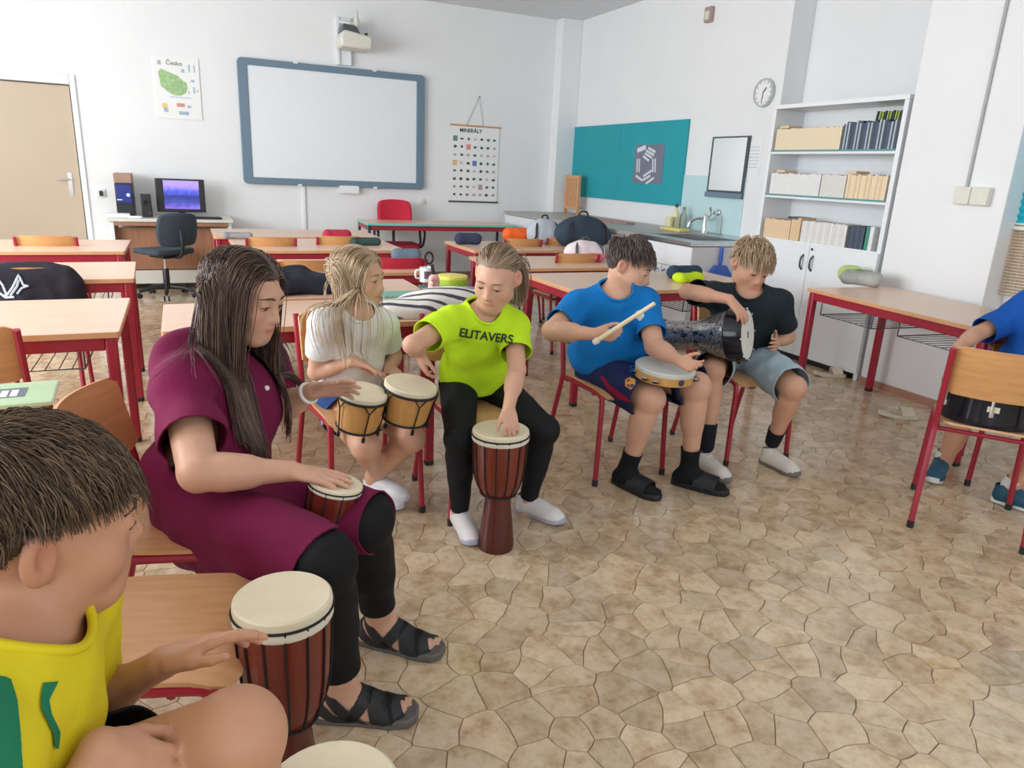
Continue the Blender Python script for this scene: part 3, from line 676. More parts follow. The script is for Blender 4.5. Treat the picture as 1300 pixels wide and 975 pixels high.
p = onx(1238, 249, RW); r = empty('junction_box', (RW, p[1], p[2]), 0, 'cream junction box with a cable conduit rising to the ceiling', 'socket')
MB().span((-.045, -.11, -.055), (-.001, .005, .055)).build('box', M['offwhite'], r, bevel=.006); MB().span((-.045, .008, -.055), (-.001, .11, .055)).build('box', M['offwhite'], r, bevel=.006)
mb = MB(); mb.tube([(-.012, .06, .055), (-.012, .06, CEIL_Z-p[2])], .009, 8); mb.build('conduit', plain('grey_conduit', srgb(176, 178, 176), .5), r)
p = g4(957, 200); r = empty('notice_sheet', (TW, p[1], p[2]), 0, 'faint printed notice sheet between mirror and bookcase', 'notice')
MB().span((-.003, -.10, -.17), (-.0005, .10, .14)).build('sheet', M['paper'], r, smooth=0)
mb = MB()
for k in range(7): mb.span((-.0038, -.07, .09-.03*k), (-.003, .05+.02*(k % 2), .095-.03*k))
mb.build('text_lines', M['mapb'], r, smooth=0)
# long worktop with base cabinets
KX, KY0, KY1, KZ = 3.93, 5.0, 9.0, .90
SY = onx(809, 299, KX)[1]
M['steel'] = plain('brushed_steel', (0.55, 0.56, 0.57, 1), 0.28, 0.05, 20, metal=1.0)
kc = 4
for k in range(5):
    y0, y1 = (KY0, SY) if k == 0 else (SY+(KY1-SY)*(k-1)/4, SY+(KY1-SY)*k/4)
    r = empty('base_cabinet', ((KX+TW)/2, (y0+y1)/2, 0), 0, ['white sink cabinet at the bookcase end of the worktop', 'white base cabinet next to the sink cabinet', 'white base cabinet, second from the sink cabinet', 'white base cabinet, third from the sink cabinet', 'white base cabinet in the corner by the minerals chart'][k], 'cabinet')
    hx, hy = (TW-KX)/2, (y1-y0)/2
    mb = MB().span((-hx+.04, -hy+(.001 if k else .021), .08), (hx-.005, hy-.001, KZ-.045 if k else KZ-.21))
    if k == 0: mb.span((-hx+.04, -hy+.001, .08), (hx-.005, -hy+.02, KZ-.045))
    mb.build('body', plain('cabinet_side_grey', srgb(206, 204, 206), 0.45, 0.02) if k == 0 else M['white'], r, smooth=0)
    MB().span((-hx+.09, -hy+.001, 0), (hx-.005, hy-.001, .08)).build('plinth', M['black'], r, smooth=0)
    nd = 2
    for q in range(nd):
        a0, a1 = -hy+2*hy*q/nd+.003, -hy+2*hy*(q+1)/nd-.003
        dz = KZ-.24
        d = MB().span((-hx+.02, a0, .085), (-hx+.039, a1, dz)).build('cabinet_door', M['white'], r, smooth=0, bevel=.002)
        hyy = a1-.05 if q == 0 else a0+.05
        mb = MB(); mb.tube(smooth_path([(-hx+.02, hyy, dz-.04), (-hx-.012, hyy, dz-.06), (-hx-.012, hyy, dz-.12), (-hx+.02, hyy, dz-.14)], 4), .006, 6); mb.build('handle', plain('blue_handle', srgb(64, 112, 160), 0.4), d)
    MB().span((-hx+.02, -hy+.003, KZ-.235), (-hx+.039, hy-.003, KZ-.048)).build('drawer_front', M['white'], r, smooth=0, bevel=.002)
wt = empty('worktop', ((KX+TW)/2, (KY0+KY1)/2, KZ-.04), 0, 'long grey worktop running under the pin board', 'worktop')
hx, o = (TW-KX)/2, (KY0+KY1)/2
by0, by1 = KY0+.16, SY-.02
mb = MB(); mb.span((-hx, SY-o, .002), (hx-.003, KY1-o, .04)); mb.build('slab', M['greytop'], wt, bevel=.003)
for a, b in (((-hx, KY0-o), (hx-.003, by0-o)), ((-hx, by1-o), (hx-.003, SY-o-.002)), ((-hx, by0-o), (-hx+.18, by1-o)), ((hx-.33, by0-o), (hx-.003, by1-o))): mb = MB(); mb.span((a[0], a[1], .002), (b[0], b[1], .036)); mb.build('steel_surround', M['steel'], wt, smooth=0)
sk = empty('sink', ((KX+TW)/2-.07, (by0+by1)/2, KZ-.19), 0, 'steel sink basin set in the end of the worktop', 'sink')
mb = MB(); sx, sy = (2*hx-.52)/2, (by1-by0)/2-.004
for a, b in (((-sx, -sy, 0), (sx, sy, .006)), ((-sx, -sy, 0), (-sx+.006, sy, .18)), ((sx-.006, -sy, 0), (sx, sy, .18)), ((-sx, -sy, 0), (sx, -sy+.006, .18)), ((-sx, sy-.006, 0), (sx, sy, .18))): mb.span(a, b)
mb.build('basin', M['steel'], sk, smooth=0)
mb = MB(); mb.lathe([(.03, .006), (.03, .010), (.02, .011)], n=16); mb.build('drain', M['chrome'], sk)
p = onx(893, 300, TW-.22); r = empty('tap', (TW-.22, p[1], KZ), 0, 'chrome mixer tap rising beside the sink', 'tap')
mb = MB(); mb.lathe([(.03, -.003), (.026, .01), (.022, .03), (.022, .17), (.012, .19)], n=16); mb.build('body', M['chrome'], r)
mb = MB(); mb.tube(smooth_path([(0, 0, .14), (-.06, .03, .15), (-.13, .06, .12), (-.15, .07, .06)], 5), .012, 8); mb.build('spout', M['chrome'], r)
p2 = g4(914, 270)
r = empty('wall_tap', (TW-.008, p2[1], p2[2]), 0, 'chrome wall tap with a swivel spout over the sink', 'tap')
mb = MB(); mb.lathe([(.035, 0), (.03, .02), (.018, .03), (.018, .09)], (0, 0, 0), (-1, 0, 0), 16); mb.tube(smooth_path([(-.08, 0, 0), (-.10, .06, -.06), (-.12, .20, -.08), (-.13, .28, -.12)], 5), .011, 8); mb.build('spout', M['chrome'], r)
mb = MB(); mb.tube([(-.06, -.03, .0), (-.06, .03, .0)], .02, 8); mb.tube([(-.10, 0, 0), (-.12, 0, .05)], .012, 8); mb.build('valve', M['chrome'], r)
mb = MB(); mb.tube(smooth_path([(-.02, -.05, -.02), (-.02, -.06, -.12), (-.02, -.055, -.24)], 4), .006, 6); mb.build('hose', M['offwhite'], r)
def bottle(x, y, hgt, rad, lab, mat, capm, X):
    p = onx(x, y, X); r = empty('bottle', (X, p[1], KZ), 0, lab, 'bottle')
    mb = MB(); mb.lathe([(rad*.9, 0), (rad, .01), (rad, hgt*.6), (rad*.45, hgt*.8), (rad*.4, hgt*.86)], n=16); mb.build('body', mat, r)
    mb = MB(); mb.lathe([(rad*.45, hgt*.86), (rad*.45, hgt), (rad*.3, hgt*1.01)], n=12); mb.build('cap', capm, r)
M['yel'] = plain('pale_yellow_plastic', srgb(224, 220, 178), 0.35)
bottle(856, 292, .26, .035, 'pale yellow soap bottle with a dark cap by the sink', M['yel'], M['ink'], TW-.22)
bottle(866, 290, .23, .04, 'grey green tapered bottle behind the soap bottle', plain('greygreen_plastic', srgb(176, 186, 172), 0.4), plain('greygreen_cap', srgb(150, 162, 150), 0.4), TW-.12)
p = onx(849, 291, TW-.3); r = empty('cup', (TW-.30, p[1], KZ), 0, 'cream plastic cup standing beside the soap bottle', 'cup')
mb = MB(); mb.lathe([(.034, 0), (.042, .13), (.039, .13), (.031, .006)], n=18); mb.build('body', M['yel'], r); 
p = onx(842, 296, TW-.28); tag(MB().span((-.07, -.17, 0), (.07, .17, .03)).build('dish_sponge', plain('yellow_sponge', srgb(226, 210, 130), 0.9, 0.1, 60, 0.4), loc=(TW-.36, p[1]-.30, KZ), bevel=.01), 'flat yellow cloth lying at the sink edge', 'sponge')
p = onx(780, 283, TW-.38); tag(MB().span((-.06, -.62, 0), (.06, .62, .02)).build('wooden_ruler', plain('reddish_ruler', srgb(176, 130, 122), 0.5), loc=(TW-.40, p[1]+.25, KZ), bevel=.003), 'long reddish wooden ruler lying on the worktop', 'ruler')
# wooden rack leaning in the corner
p = onx(724, 268, TW-.20); r = empty('wooden_rack', (TW-.16, p[1]+.05, KZ), 0, 'upright slatted beech rack standing on the worktop in the corner', 'rack')
rh, rw = .50, .34
for s in (-1, 1): MB().span((-.02, s*rw/2-.018, 0), (.02, s*rw/2+.018, rh)).build('side_post', M['edge'], r, bevel=.004)
for zz in (.06, rh-.05): MB().span((-.015, -rw/2, zz), (.015, rw/2, zz+.045)).build('cross_rail', M['edge'], r, bevel=.004)
for k in range(6): y = -rw/2+.035+k*(rw-.07)/5; MB().span((-.008, y-.018, .1), (.008, y+.018, rh-.04)).build('slat', M['edge'], r, bevel=.003)
# blue dustpan on the cabinet end
p = ony(912, 338, KY0); r = empty('dustpan', (p[0], KY0, p[2]-.16), 0, 'blue plastic dustpan hanging on the end of the sink cabinet', 'dustpan')
M['blue'] = plain('blue_plastic', srgb(46, 92, 178), 0.4)
MB().prism([(-.14, 0), (.14, 0), (.135, .08), (.06, .17), (-.06, .17), (-.135, .08)], lambda u, v, q: V3(u, -q, v), .004, .045).build('pan', M['blue'], r, bevel=.008)
mb = MB(); mb.tube([(0, -.02, .16), (0, -.022, .22), (0, -.02, .33)], [.012, .018, .014], 8); mb.build('handle', M['blue'], r)
# hanging towel beside the bookcase
p = ony(956, 268, NICHE_Y1-.15); r = None
G = [[(TW-.05-.03*math.sin(3*u+1.5)*v, 5.06+.20*u*(.35+.65*v), 1.62-.66*v) for v in np.linspace(0, 1, 12)] for u in np.linspace(-.5, .5, 12)]
mb = MB(); mb.sheet(G, .02); tag(mb.build('hand_towel', plain('grey_pink_towel', srgb(176, 164, 168), 0.9, 0.12, 6, 0.3, 200), smooth=60), 'grey pink towel hanging in the gap beside the bookcase', 'towel')

# ------------------------------------------------------------------ bookcase
BY0, BY1, BD = 3.66, 4.93, .33
bcx = RW+BD/2
r = empty('bookcase', (bcx, (BY0+BY1)/2, 0), 0, 'tall white built in bookcase with two doors below and three shelves of books', 'bookcase')
hy = (BY1-BY0)/2
for s in (-1, 1): MB().span((-BD/2, s*hy-s*.035, 0), (BD/2, s*hy, 1.999)).build('side_panel', M['white'], r, smooth=0, bevel=.002)
MB().span((BD/2-.012, -hy+.035, .1), (BD/2, hy-.035, 1.999)).build('back_panel', M['white'], r, smooth=0)
MB().span((-BD/2, -hy, 2.0), (BD/2, hy, 2.03)).build('top_panel', M['white'], r, smooth=0)
SH = (.965, 1.325, 1.675)
for k, z in enumerate(SH):
    s_ = MB().span((-BD/2+.003, -hy+.036, z-.03), (BD/2-.013, hy-.036, z)).build('shelf', M['white'], r, smooth=0)
    if k: MB().span((-BD/2-.002, -hy+.036, z-.012), (-BD/2+.002, hy-.036, z+.001)).build('shelf_lip', plain('teal_glass_edge', srgb(88, 150, 152), 0.3), s_, smooth=0)
MB().span((-BD/2+.03, -hy+.036, 0), (BD/2-.013, hy-.036, .06)).build('plinth', M['black'], r, smooth=0)
for s in (-1, 1):
    a0, a1 = (0.002, hy-.002) if s > 0 else (-hy+.002, -.002)
    d = MB().span((-BD/2-.02, a0, .055), (-BD/2-.001, a1, .955)).build('door', M['white'], r, smooth=0, bevel=.002)
    mb = MB(); yy = s*.05; mb.tube(smooth_path([(-BD/2-.018, yy, .87), (-BD/2-.045, yy, .84), (-BD/2-.045, yy, .78), (-BD/2-.018, yy, .75)], 4), .008, 6); mb.build('handle', M['wire'], d)
    if s < 0: mb = MB(); mb.lathe([(.01, 0), (.01, .008)], (-BD/2-.02, -.03, .92), (-1, 0, 0), 10); mb.build('lock', M['ink'], d)
bm_cache = {}
def book(y, z, th, hgt, dp, key, lab, grp, lean=0.0, xf=-.02, sk=0):
    mats = {'cream': (236, 218, 186), 'white': (232, 232, 230), 'tan': (226, 196, 156), 'orange': (232, 202, 166), 'grey': (222, 220, 214), 'navy': (74, 86, 108), 'pale': (176, 190, 200), 'lime': (178, 196, 96), 'dark': (66, 74, 84), 'green': (60, 140, 120)}
    k = 'book_'+key
    if k not in M: M[k] = plain(k, srgb(*mats[key]), 0.55, 0.07, 5)
    if key not in bm_cache:
        b = MB(); b.span((0, -.5, 0), (1, .5, 1)); o = b.build('book', M[k], smooth=0, bevel=0); bm_cache[key] = o
    else: o = bm_cache[key].copy(); COL.objects.link(o)
    o.location = (RW+xf+.025, y, z+.001); o.scale = (dp, th*.94, hgt); o.rotation_euler = (lean, 0, 0)
    tag(o, lab, 'book', grp); return o
rb = random.Random(11); WORD = {'cream': 'cream', 'white': 'white', 'tan': 'tan', 'orange': 'orange cream', 'grey': 'pale grey', 'navy': 'navy', 'pale': 'pale blue grey', 'lime': 'lime', 'dark': 'dark grey', 'green': 'green'}
def row(px0, px1, ypx, z, th, hgt, keys, lab, grp, jitter=.006, **k):
    y1, y0 = onx(px0, ypx, RW)[1], onx(px1, ypx, RW)[1]; y1 = min(y1, BY1-.04); y0 = max(y0, BY0+.04)
    n = max(1, round((y1-y0)/th)); t_ = (y1-y0)/n
    for i in range(n): book(y1-(i+.5)*t_, z, t_, hgt+rb.uniform(-jitter, jitter), .17+rb.uniform(-.01, .01), keys[i % len(keys)], lab % WORD[keys[i % len(keys)]] if '%s' in lab else lab, grp, **k)
row(984, 1066, 180, SH[2], .021, .165, ['cream'], 'cream paperback in the even row on the top shelf', 'cream paperbacks on the top shelf', .003)
row(1068, 1139, 178, SH[2], .014, .19, ['navy', 'pale', 'dark', 'pale', 'navy', 'dark', 'navy'], 'thin %s magazine in the front row on the top shelf', 'magazines on the top shelf', .012)
for i in range(12):
    yy = onx(1100+i*3.3, 170, RW+.2)[1]; book(yy-.02, SH[2], .013, .285-.003*(i % 3), .06, ('dark', 'lime', 'lime')[i % 3], 'tall %s folder standing behind the magazines' % ('dark', 'lime', 'lime')[i % 3], 'tall folders on the top shelf', lean=0.10, xf=.20)
row(977, 1040, 235, SH[1], .024, .165, ['white'], 'white paperback in the row on the middle shelf', 'white paperbacks on the middle shelf', .005)
row(1041, 1072, 238, SH[1], .020, .165, ['grey'], 'pale grey paperback on the middle shelf', 'grey paperbacks on the middle shelf', .004)
row(1073, 1124, 240, SH[1], .018, .17, ['cream', 'tan', 'cream', 'cream', 'tan'], '%s book at the end of the middle shelf', 'tan books on the middle shelf', .006)
row(970, 1003, 285, SH[0], .024, .155, ['orange'], 'orange cream book on the bottom shelf', 'orange cream books on the bottom shelf', .004)
row(1003, 1015, 290, SH[0], .022, .185, ['tan'], 'taller tan book beside the orange cream books', 'tall tan books on the bottom shelf', .003)
row(1016, 1074, 295, SH[0], .022, .165, ['grey', 'white', 'grey'], '%s paperback in the bottom shelf row', 'white paperbacks on the bottom shelf', .004)
row(1075, 1096, 300, SH[0], .026, .165, ['dark', 'navy'], '%s spined book on the bottom shelf', 'dark books on the bottom shelf', .003)
row(1097, 1107, 305, SH[0], .028, .17, ['green', 'white'], '%s book at the end of the bottom shelf', 'green books on the bottom shelf', .004)
for q, (xp, zz) in enumerate(((1018, SH[0]+.168), (993, SH[1]+.172), (1083, SH[1]+.178), (990, SH[2]+.170))):
    y = onx(xp, 200, RW)[1]; o = book(y, zz, .10 if q else .12, .02, .14, 'dark' if q == 0 else 'tan', ['dark book lying flat on the bottom shelf row', 'book lying flat on the white paperbacks', 'book lying flat on the tan books', 'book lying flat on the cream paperbacks'][q], 'books lying on top of the rows')

# ------------------------------------------------------------------ blind and turquoise panel at the side window
p0 = onx(1262, 385, WX-.05)
BYE = onx(1283, 300, WX-.05)[1]
r = empty('venetian_blind', (WX-.05, BYE-.9, .78), 0, 'beige slatted blind drawn down over the side window', 'blind')
bt = onx(1292, 292, WX-.05)[2]
ns = 22
M['slat'] = plain('beige_slat', srgb(232, 206, 172), 0.45, 0.03)
sm = None
for k in range(ns):
    z = .02+(bt-.80)*k/(ns-1)
    if sm is None: mb = MB(); mb.add([(-.014, -.9, .007), (.014, -.9, -.007), (.014, .9, -.007), (-.014, .9, .007), (-.014, -.9, .0055), (.014, -.9, -.0085), (.014, .9, -.0085), (-.014, .9, .0055)], [(3, 2, 1, 0), (4, 5, 6, 7), (0, 1, 5, 4), (2, 3, 7, 6), (1, 2, 6, 5), (3, 0, 4, 7)]); sm = mb.build('slat', M['slat'], r, smooth=0); sm.location = (0, 0, z)
    else: c = sm.copy(); COL.objects.link(c); c.parent = r; c.location = (0, 0, z)
mb = MB()
for y in (-.75, 0, .8): mb.tube([(-.016, y, 0), (-.016, y, bt-.76)], .0015, 4)
mb.build('ladder_cord', M['offwhite'], r)
MB().span((-.02, -.9, bt-.78), (.02, .9, bt-.755)).build('head_rail', M['offwhite'], r, bevel=.004)
M['turq'] = plain('turquoise_cloth', srgb(30, 184, 206), 0.7, 0.05)
t0, t1 = onx(1290, 290, WX-.03), onx(1300, 165, WX-.03)
r = empty('turquoise_shade', (WX-.04, BYE-.9, t0[2]+.035), 0, 'turquoise pleated shade above the beige blind', 'shade')
ph = t1[2]-t0[2]
for k in range(2):
    G = [[(.01*((i % 2)*2-1), y, ph*(k*.55)+.52*ph*i/14) for y in (-.9, .9)] for i in range(15)]
    MB().sheet(G, .003).build('pleated_panel', M['turq'], r, smooth=0)
    MB().span((-.014, -.9, ph*k*.55-.012), (.014, .9, ph*k*.55)).build('rail', M['offwhite'], r)

# ------------------------------------------------------------------ smooth solid modelling for people
class Solid:
    def __init__(s): s.p = []
    def rc(s, a, b, ra, rb, k=.02, sub=False): s.p.append(('c', np.asarray(a, float), np.asarray(b, float), ra, rb, k, sub)); return s
    def el(s, c, ax, r, k=.02, sub=False): s.p.append(('e', np.asarray(c, float), np.asarray(ax, float), np.asarray(r, float), 0, k, sub)); return s
    def ball(s, c, r, k=.02, sub=False): return s.rc(c, np.asarray(c)+1e-5, r, r, k, sub)
    def copy(s, grow=0.0, keep=None):
        o = Solid()
        for i, q in enumerate(s.p):
            if keep is not None and not keep(i): continue
            if q[0] == 'c': o.p.append(('c', q[1], q[2], q[3]+grow, q[4]+grow, q[5], q[6]))
            else: o.p.append(('e', q[1], q[2], q[3]+grow, 0, q[5], q[6]))
        return o
    def merge(s, o): s.p += o.p; return s
    @staticmethod
    def dist(q, X, Y, Z):
        if q[0] == 'c':
            a, b, ra, rb = q[1:5]; ba = b-a; l2 = max(1e-12, ba @ ba)
            px_, py_, pz_ = X-a[0], Y-a[1], Z-a[2]
            t = np.clip((px_*ba[0]+py_*ba[1]+pz_*ba[2])/l2, 0, 1)
            return np.sqrt((px_-ba[0]*t)**2+(py_-ba[1]*t)**2+(pz_-ba[2]*t)**2)-(ra+(rb-ra)*t)
        c, A, r = q[1:4]
        dx, dy, dz = X-c[0], Y-c[1], Z-c[2]
        k0 = 0; k1 = 0
        for i in range(3):
            w = (dx*A[i][0]+dy*A[i][1]+dz*A[i][2])/r[i]; k0 = k0+w*w; k1 = k1+(w/r[i])**2
        k0 = np.sqrt(k0); return k0*(k0-1)/np.maximum(1e-6, np.sqrt(k1))
    def at(s, P):
        P = np.asarray(P, float); D = np.full(len(P), 9.0)
        for q in s.p:
            d = s.dist(q, P[:, 0], P[:, 1], P[:, 2]); D = s.mix(D, d, q[5], q[6])
        return D
    @staticmethod
    def mix(a, b, k, sub):
        if sub: b = -b; h = np.maximum(k-np.abs(a-b), 0)/k; return np.maximum(a, b)+h*h*k/4
        h = np.maximum(k-np.abs(a-b), 0)/k; return np.minimum(a, b)-h*h*k/4
    def mesh(s, vox, cuts=(), folds=0.0, fseed=0, ffreq=60.0, zmin=None, fdir=None):
        lo = []; hi = []
        for q in s.p:
            if q[0] == 'c': r = max(q[3], q[4]); lo.append(np.minimum(q[1], q[2])-r); hi.append(np.maximum(q[1], q[2])+r)
            else: r = max(q[3]); lo.append(q[1]-r); hi.append(q[1]+r)
        B = [(l-q[5]-2.5*vox, h+q[5]+2.5*vox) for l, h, q in zip(lo, hi, s.p)]
        addb = [b for b, q in zip(B, s.p) if not q[6]]
        o = np.min([b[0] for b in addb], 0); e = np.max([b[1] for b in addb], 0)
        n = np.ceil((e-o)/vox).astype(int)+1; D = np.full(n, .5, np.float32)
        ax = [(o[i]+vox*np.arange(n[i])).astype(np.float32) for i in range(3)]
        for (l, h), q in zip(B, s.p):
            i0 = np.maximum(0, np.floor((l-o)/vox).astype(int)); i1 = np.minimum(n, np.ceil((h-o)/vox).astype(int)+1)
            if np.any(i1 <= i0): continue
            sl = tuple(slice(a, b) for a, b in zip(i0, i1))
            d = s.dist(q, ax[0][sl[0]][:, None, None], ax[1][sl[1]][None, :, None], ax[2][sl[2]][None, None, :]).astype(np.float32)
            D[sl] = s.mix(D[sl], d, q[5], q[6])
        if zmin is not None: D = np.maximum(D, (zmin-ax[2])[None, None, :])
        if folds:
            r = np.random.default_rng(fseed); W = np.zeros(n, np.float32)
            for m in range(5):
                w = r.normal(size=3); w = w/np.linalg.norm(w)
                if fdir is not None: w = nrm(w-0.85*np.asarray(fdir)*(w @ np.asarray(fdir)))
                w *= ffreq*(0.6+0.8*r.random()); ph = r.random()*6.28; w2 = r.normal(size=3)*ffreq*.35
                A_ = (ax[0]*w[0])[:, None, None]+(ax[1]*w[1])[None, :, None]+(ax[2]*w[2])[None, None, :]
                B_ = (ax[0]*w2[0])[:, None, None]+(ax[1]*w2[1])[None, :, None]+(ax[2]*w2[2])[None, None, :]
                W += np.sin(A_+ph+1.6*np.sin(B_+ph*2))
            D = D+folds*W/2.2
        return surface_nets(D, o, vox, cuts)
def surface_nets(D, o, vox, cuts=()):
    S = D < 0; nx, ny, nz = D.shape
    c = S[:-1, :-1, :-1].astype(np.int8)
    cnt = np.zeros((nx-1, ny-1, nz-1), np.int8)
    for i in (0, 1):
        for j in (0, 1):
            for k in (0, 1): cnt += S[i:nx-1+i, j:ny-1+j, k:nz-1+k]
    act = (cnt > 0) & (cnt < 8); I = np.argwhere(act); idx = np.full(act.shape, -1, np.int32); idx[act] = np.arange(len(I))
    corner = [(i, j, k) for i in (0, 1) for j in (0, 1) for k in (0, 1)]
    val = {q: D[I[:, 0]+q[0], I[:, 1]+q[1], I[:, 2]+q[2]] for q in corner}
    acc = np.zeros((len(I), 3)); num = np.zeros(len(I))
    for p in corner:
        for a in range(3):
            if p[a]: continue
            q = list(p); q[a] = 1; q = tuple(q); va, vb = val[p], val[q]; m = (va < 0) != (vb < 0)
            t = np.where(m, va/np.where(m, va-vb, 1), 0); P = np.tile(np.array(p, float), (len(I), 1)); P[:, a] = t
            acc[m] += P[m]; num[m] += 1
    V = o+vox*(I+acc/num[:, None]); F = []
    for a in range(3):
        b, c_ = (a+1) % 3, (a+2) % 3
        s0 = [slice(None)]*3; s1 = [slice(None)]*3; s0[a] = slice(0, -1); s1[a] = slice(1, None)
        A, B = S[tuple(s0)], S[tuple(s1)]; E = np.argwhere(A != B)
        E = E[(E[:, b] > 0) & (E[:, c_] > 0) & (E[:, b] < D.shape[b]-1) & (E[:, c_] < D.shape[c_]-1)]
        if not len(E): continue
        def cell(db, dc): q = E.copy(); q[:, b] += db; q[:, c_] += dc; return idx[q[:, 0], q[:, 1], q[:, 2]]
        Q = np.stack([cell(-1, -1), cell(0, -1), cell(0, 0), cell(-1, 0)], 1)
        flip = ~A[E[:, 0], E[:, 1], E[:, 2]]; Q[flip] = Q[flip][:, ::-1]; F.append(Q)
    F = np.concatenate(F); F = F[(F >= 0).all(1)]
    for p, nn, cen, R in cuts:
        if nn is None:
            q = V-np.asarray(cen); dd = np.linalg.norm(q, axis=1); out = dd < R; F = F[~out[F].all(1)]; use = np.zeros(len(V), bool); use[F] = True; sn = out & use; V[sn] = np.asarray(cen)+q[sn]*(R/np.maximum(dd[sn], 1e-6))[:, None]; continue
        p = np.asarray(p); nn = nrm(nn); h = (V-p) @ nn; out = (h > 0) & (np.linalg.norm(V-np.asarray(cen), axis=1) < R)
        F = F[~out[F].all(1)]; use = np.zeros(len(V), bool); use[F] = True
        sn = out & use; V[sn] -= nn*h[sn][:, None]
    use = np.zeros(len(V), bool); use[F] = True; mp = np.cumsum(use)-1
    return V[use], mp[F]
def mesh_from(name, V, F, mat, parent=None, base=None):
    if base is not None: V = V-base
    me = bpy.data.meshes.new(name); n = len(F); k = F.shape[1]
    me.vertices.add(len(V)); me.vertices.foreach_set('co', V.astype(np.float32).ravel())
    me.loops.add(n*k); me.loops.foreach_set('vertex_index', F.astype(np.int32).ravel())
    me.polygons.add(n); me.polygons.foreach_set('loop_start', np.arange(0, n*k, k, dtype=np.int32)); me.polygons.foreach_set('loop_total', np.full(n, k, np.int32))
    me.update(calc_edges=True); me.validate()
    for m in (mat if isinstance(mat, (list, tuple)) else [mat]): me.materials.append(m)
    me.polygons.foreach_set('use_smooth', np.ones(n, bool))
    o = bpy.data.objects.new(name, me); COL.objects.link(o)
    if parent is not None: o.parent = parent
    return o
def thick(o, t=.004):
    m = o.modifiers.new('cloth thickness', 'SOLIDIFY'); m.thickness = t; m.offset = -1; return o

def skin_mat(name, c, c2=None):
    t = NT(name); v = t.coord(); att = t.n('ShaderNodeAttribute', attribute_name='flush')
    f = t.noise(v, 9, 4); base = t.ramp(f, [(0.3, tuple(q*.93 for q in c[:3])+(1,)), (0.7, tuple(min(1, q*1.06) for q in c[:3])+(1,))])
    mx = t.n('ShaderNodeMix', data_type='RGBA'); t.l(att.outputs['Fac'], mx.inputs[0]); t.l(base, mx.inputs[6]); mx.inputs[7].default_value = c2 or (c[0]*.86, c[1]*.50, c[2]*.48, 1)
    t.l(mx.outputs[2], t.b.inputs['Base Color']); t.set(Roughness=0.48); t.b.inputs['Specular IOR Level'].default_value = 0.35
    t.b.inputs['Subsurface Weight'].default_value = 0.12; t.b.inputs['Subsurface Radius'].default_value = (.010, .004, .002); t.b.inputs['Subsurface Scale'].default_value = 0.6
    t.bump(t.noise(v, 160, 3), 0.04, 0.002); return t.m
def cloth(name, c, var=.07, rough=.85, b=.25, scale=160, sheen=.0):
    t = NT(name); v = t.coord(); f = t.noise(v, 7, 4)
    t.l(t.ramp(f, [(0.3, tuple(q*(1-var) for q in c[:3])+(1,)), (0.7, tuple(min(1, q*(1+var)) for q in c[:3])+(1,))]), t.b.inputs['Base Color'])
    t.set(Roughness=rough); t.b.inputs['Specular IOR Level'].default_value = .25; t.b.inputs['Sheen Weight'].default_value = sheen
    a = t.noise(v, 22, 5, .6); d = t.noise(v, scale, 2); ad = t.n('ShaderNodeMath', operation='MULTIPLY_ADD'); t.l(d, ad.inputs[0]); ad.inputs[1].default_value = .15; t.l(a, ad.inputs[2])
    t.bump(ad.outputs[0], b, 0.012); return t.m
def hair_mat(name, cols):
    t = NT(name); att = t.n('ShaderNodeAttribute', attribute_name='tint')
    t.l(t.ramp(att.outputs['Fac'], [(i/(len(cols)-1), c) for i, c in enumerate(cols)]), t.b.inputs['Base Color'])
    t.set(Roughness=0.42); t.b.inputs['Specular IOR Level'].default_value = .45; return t.m

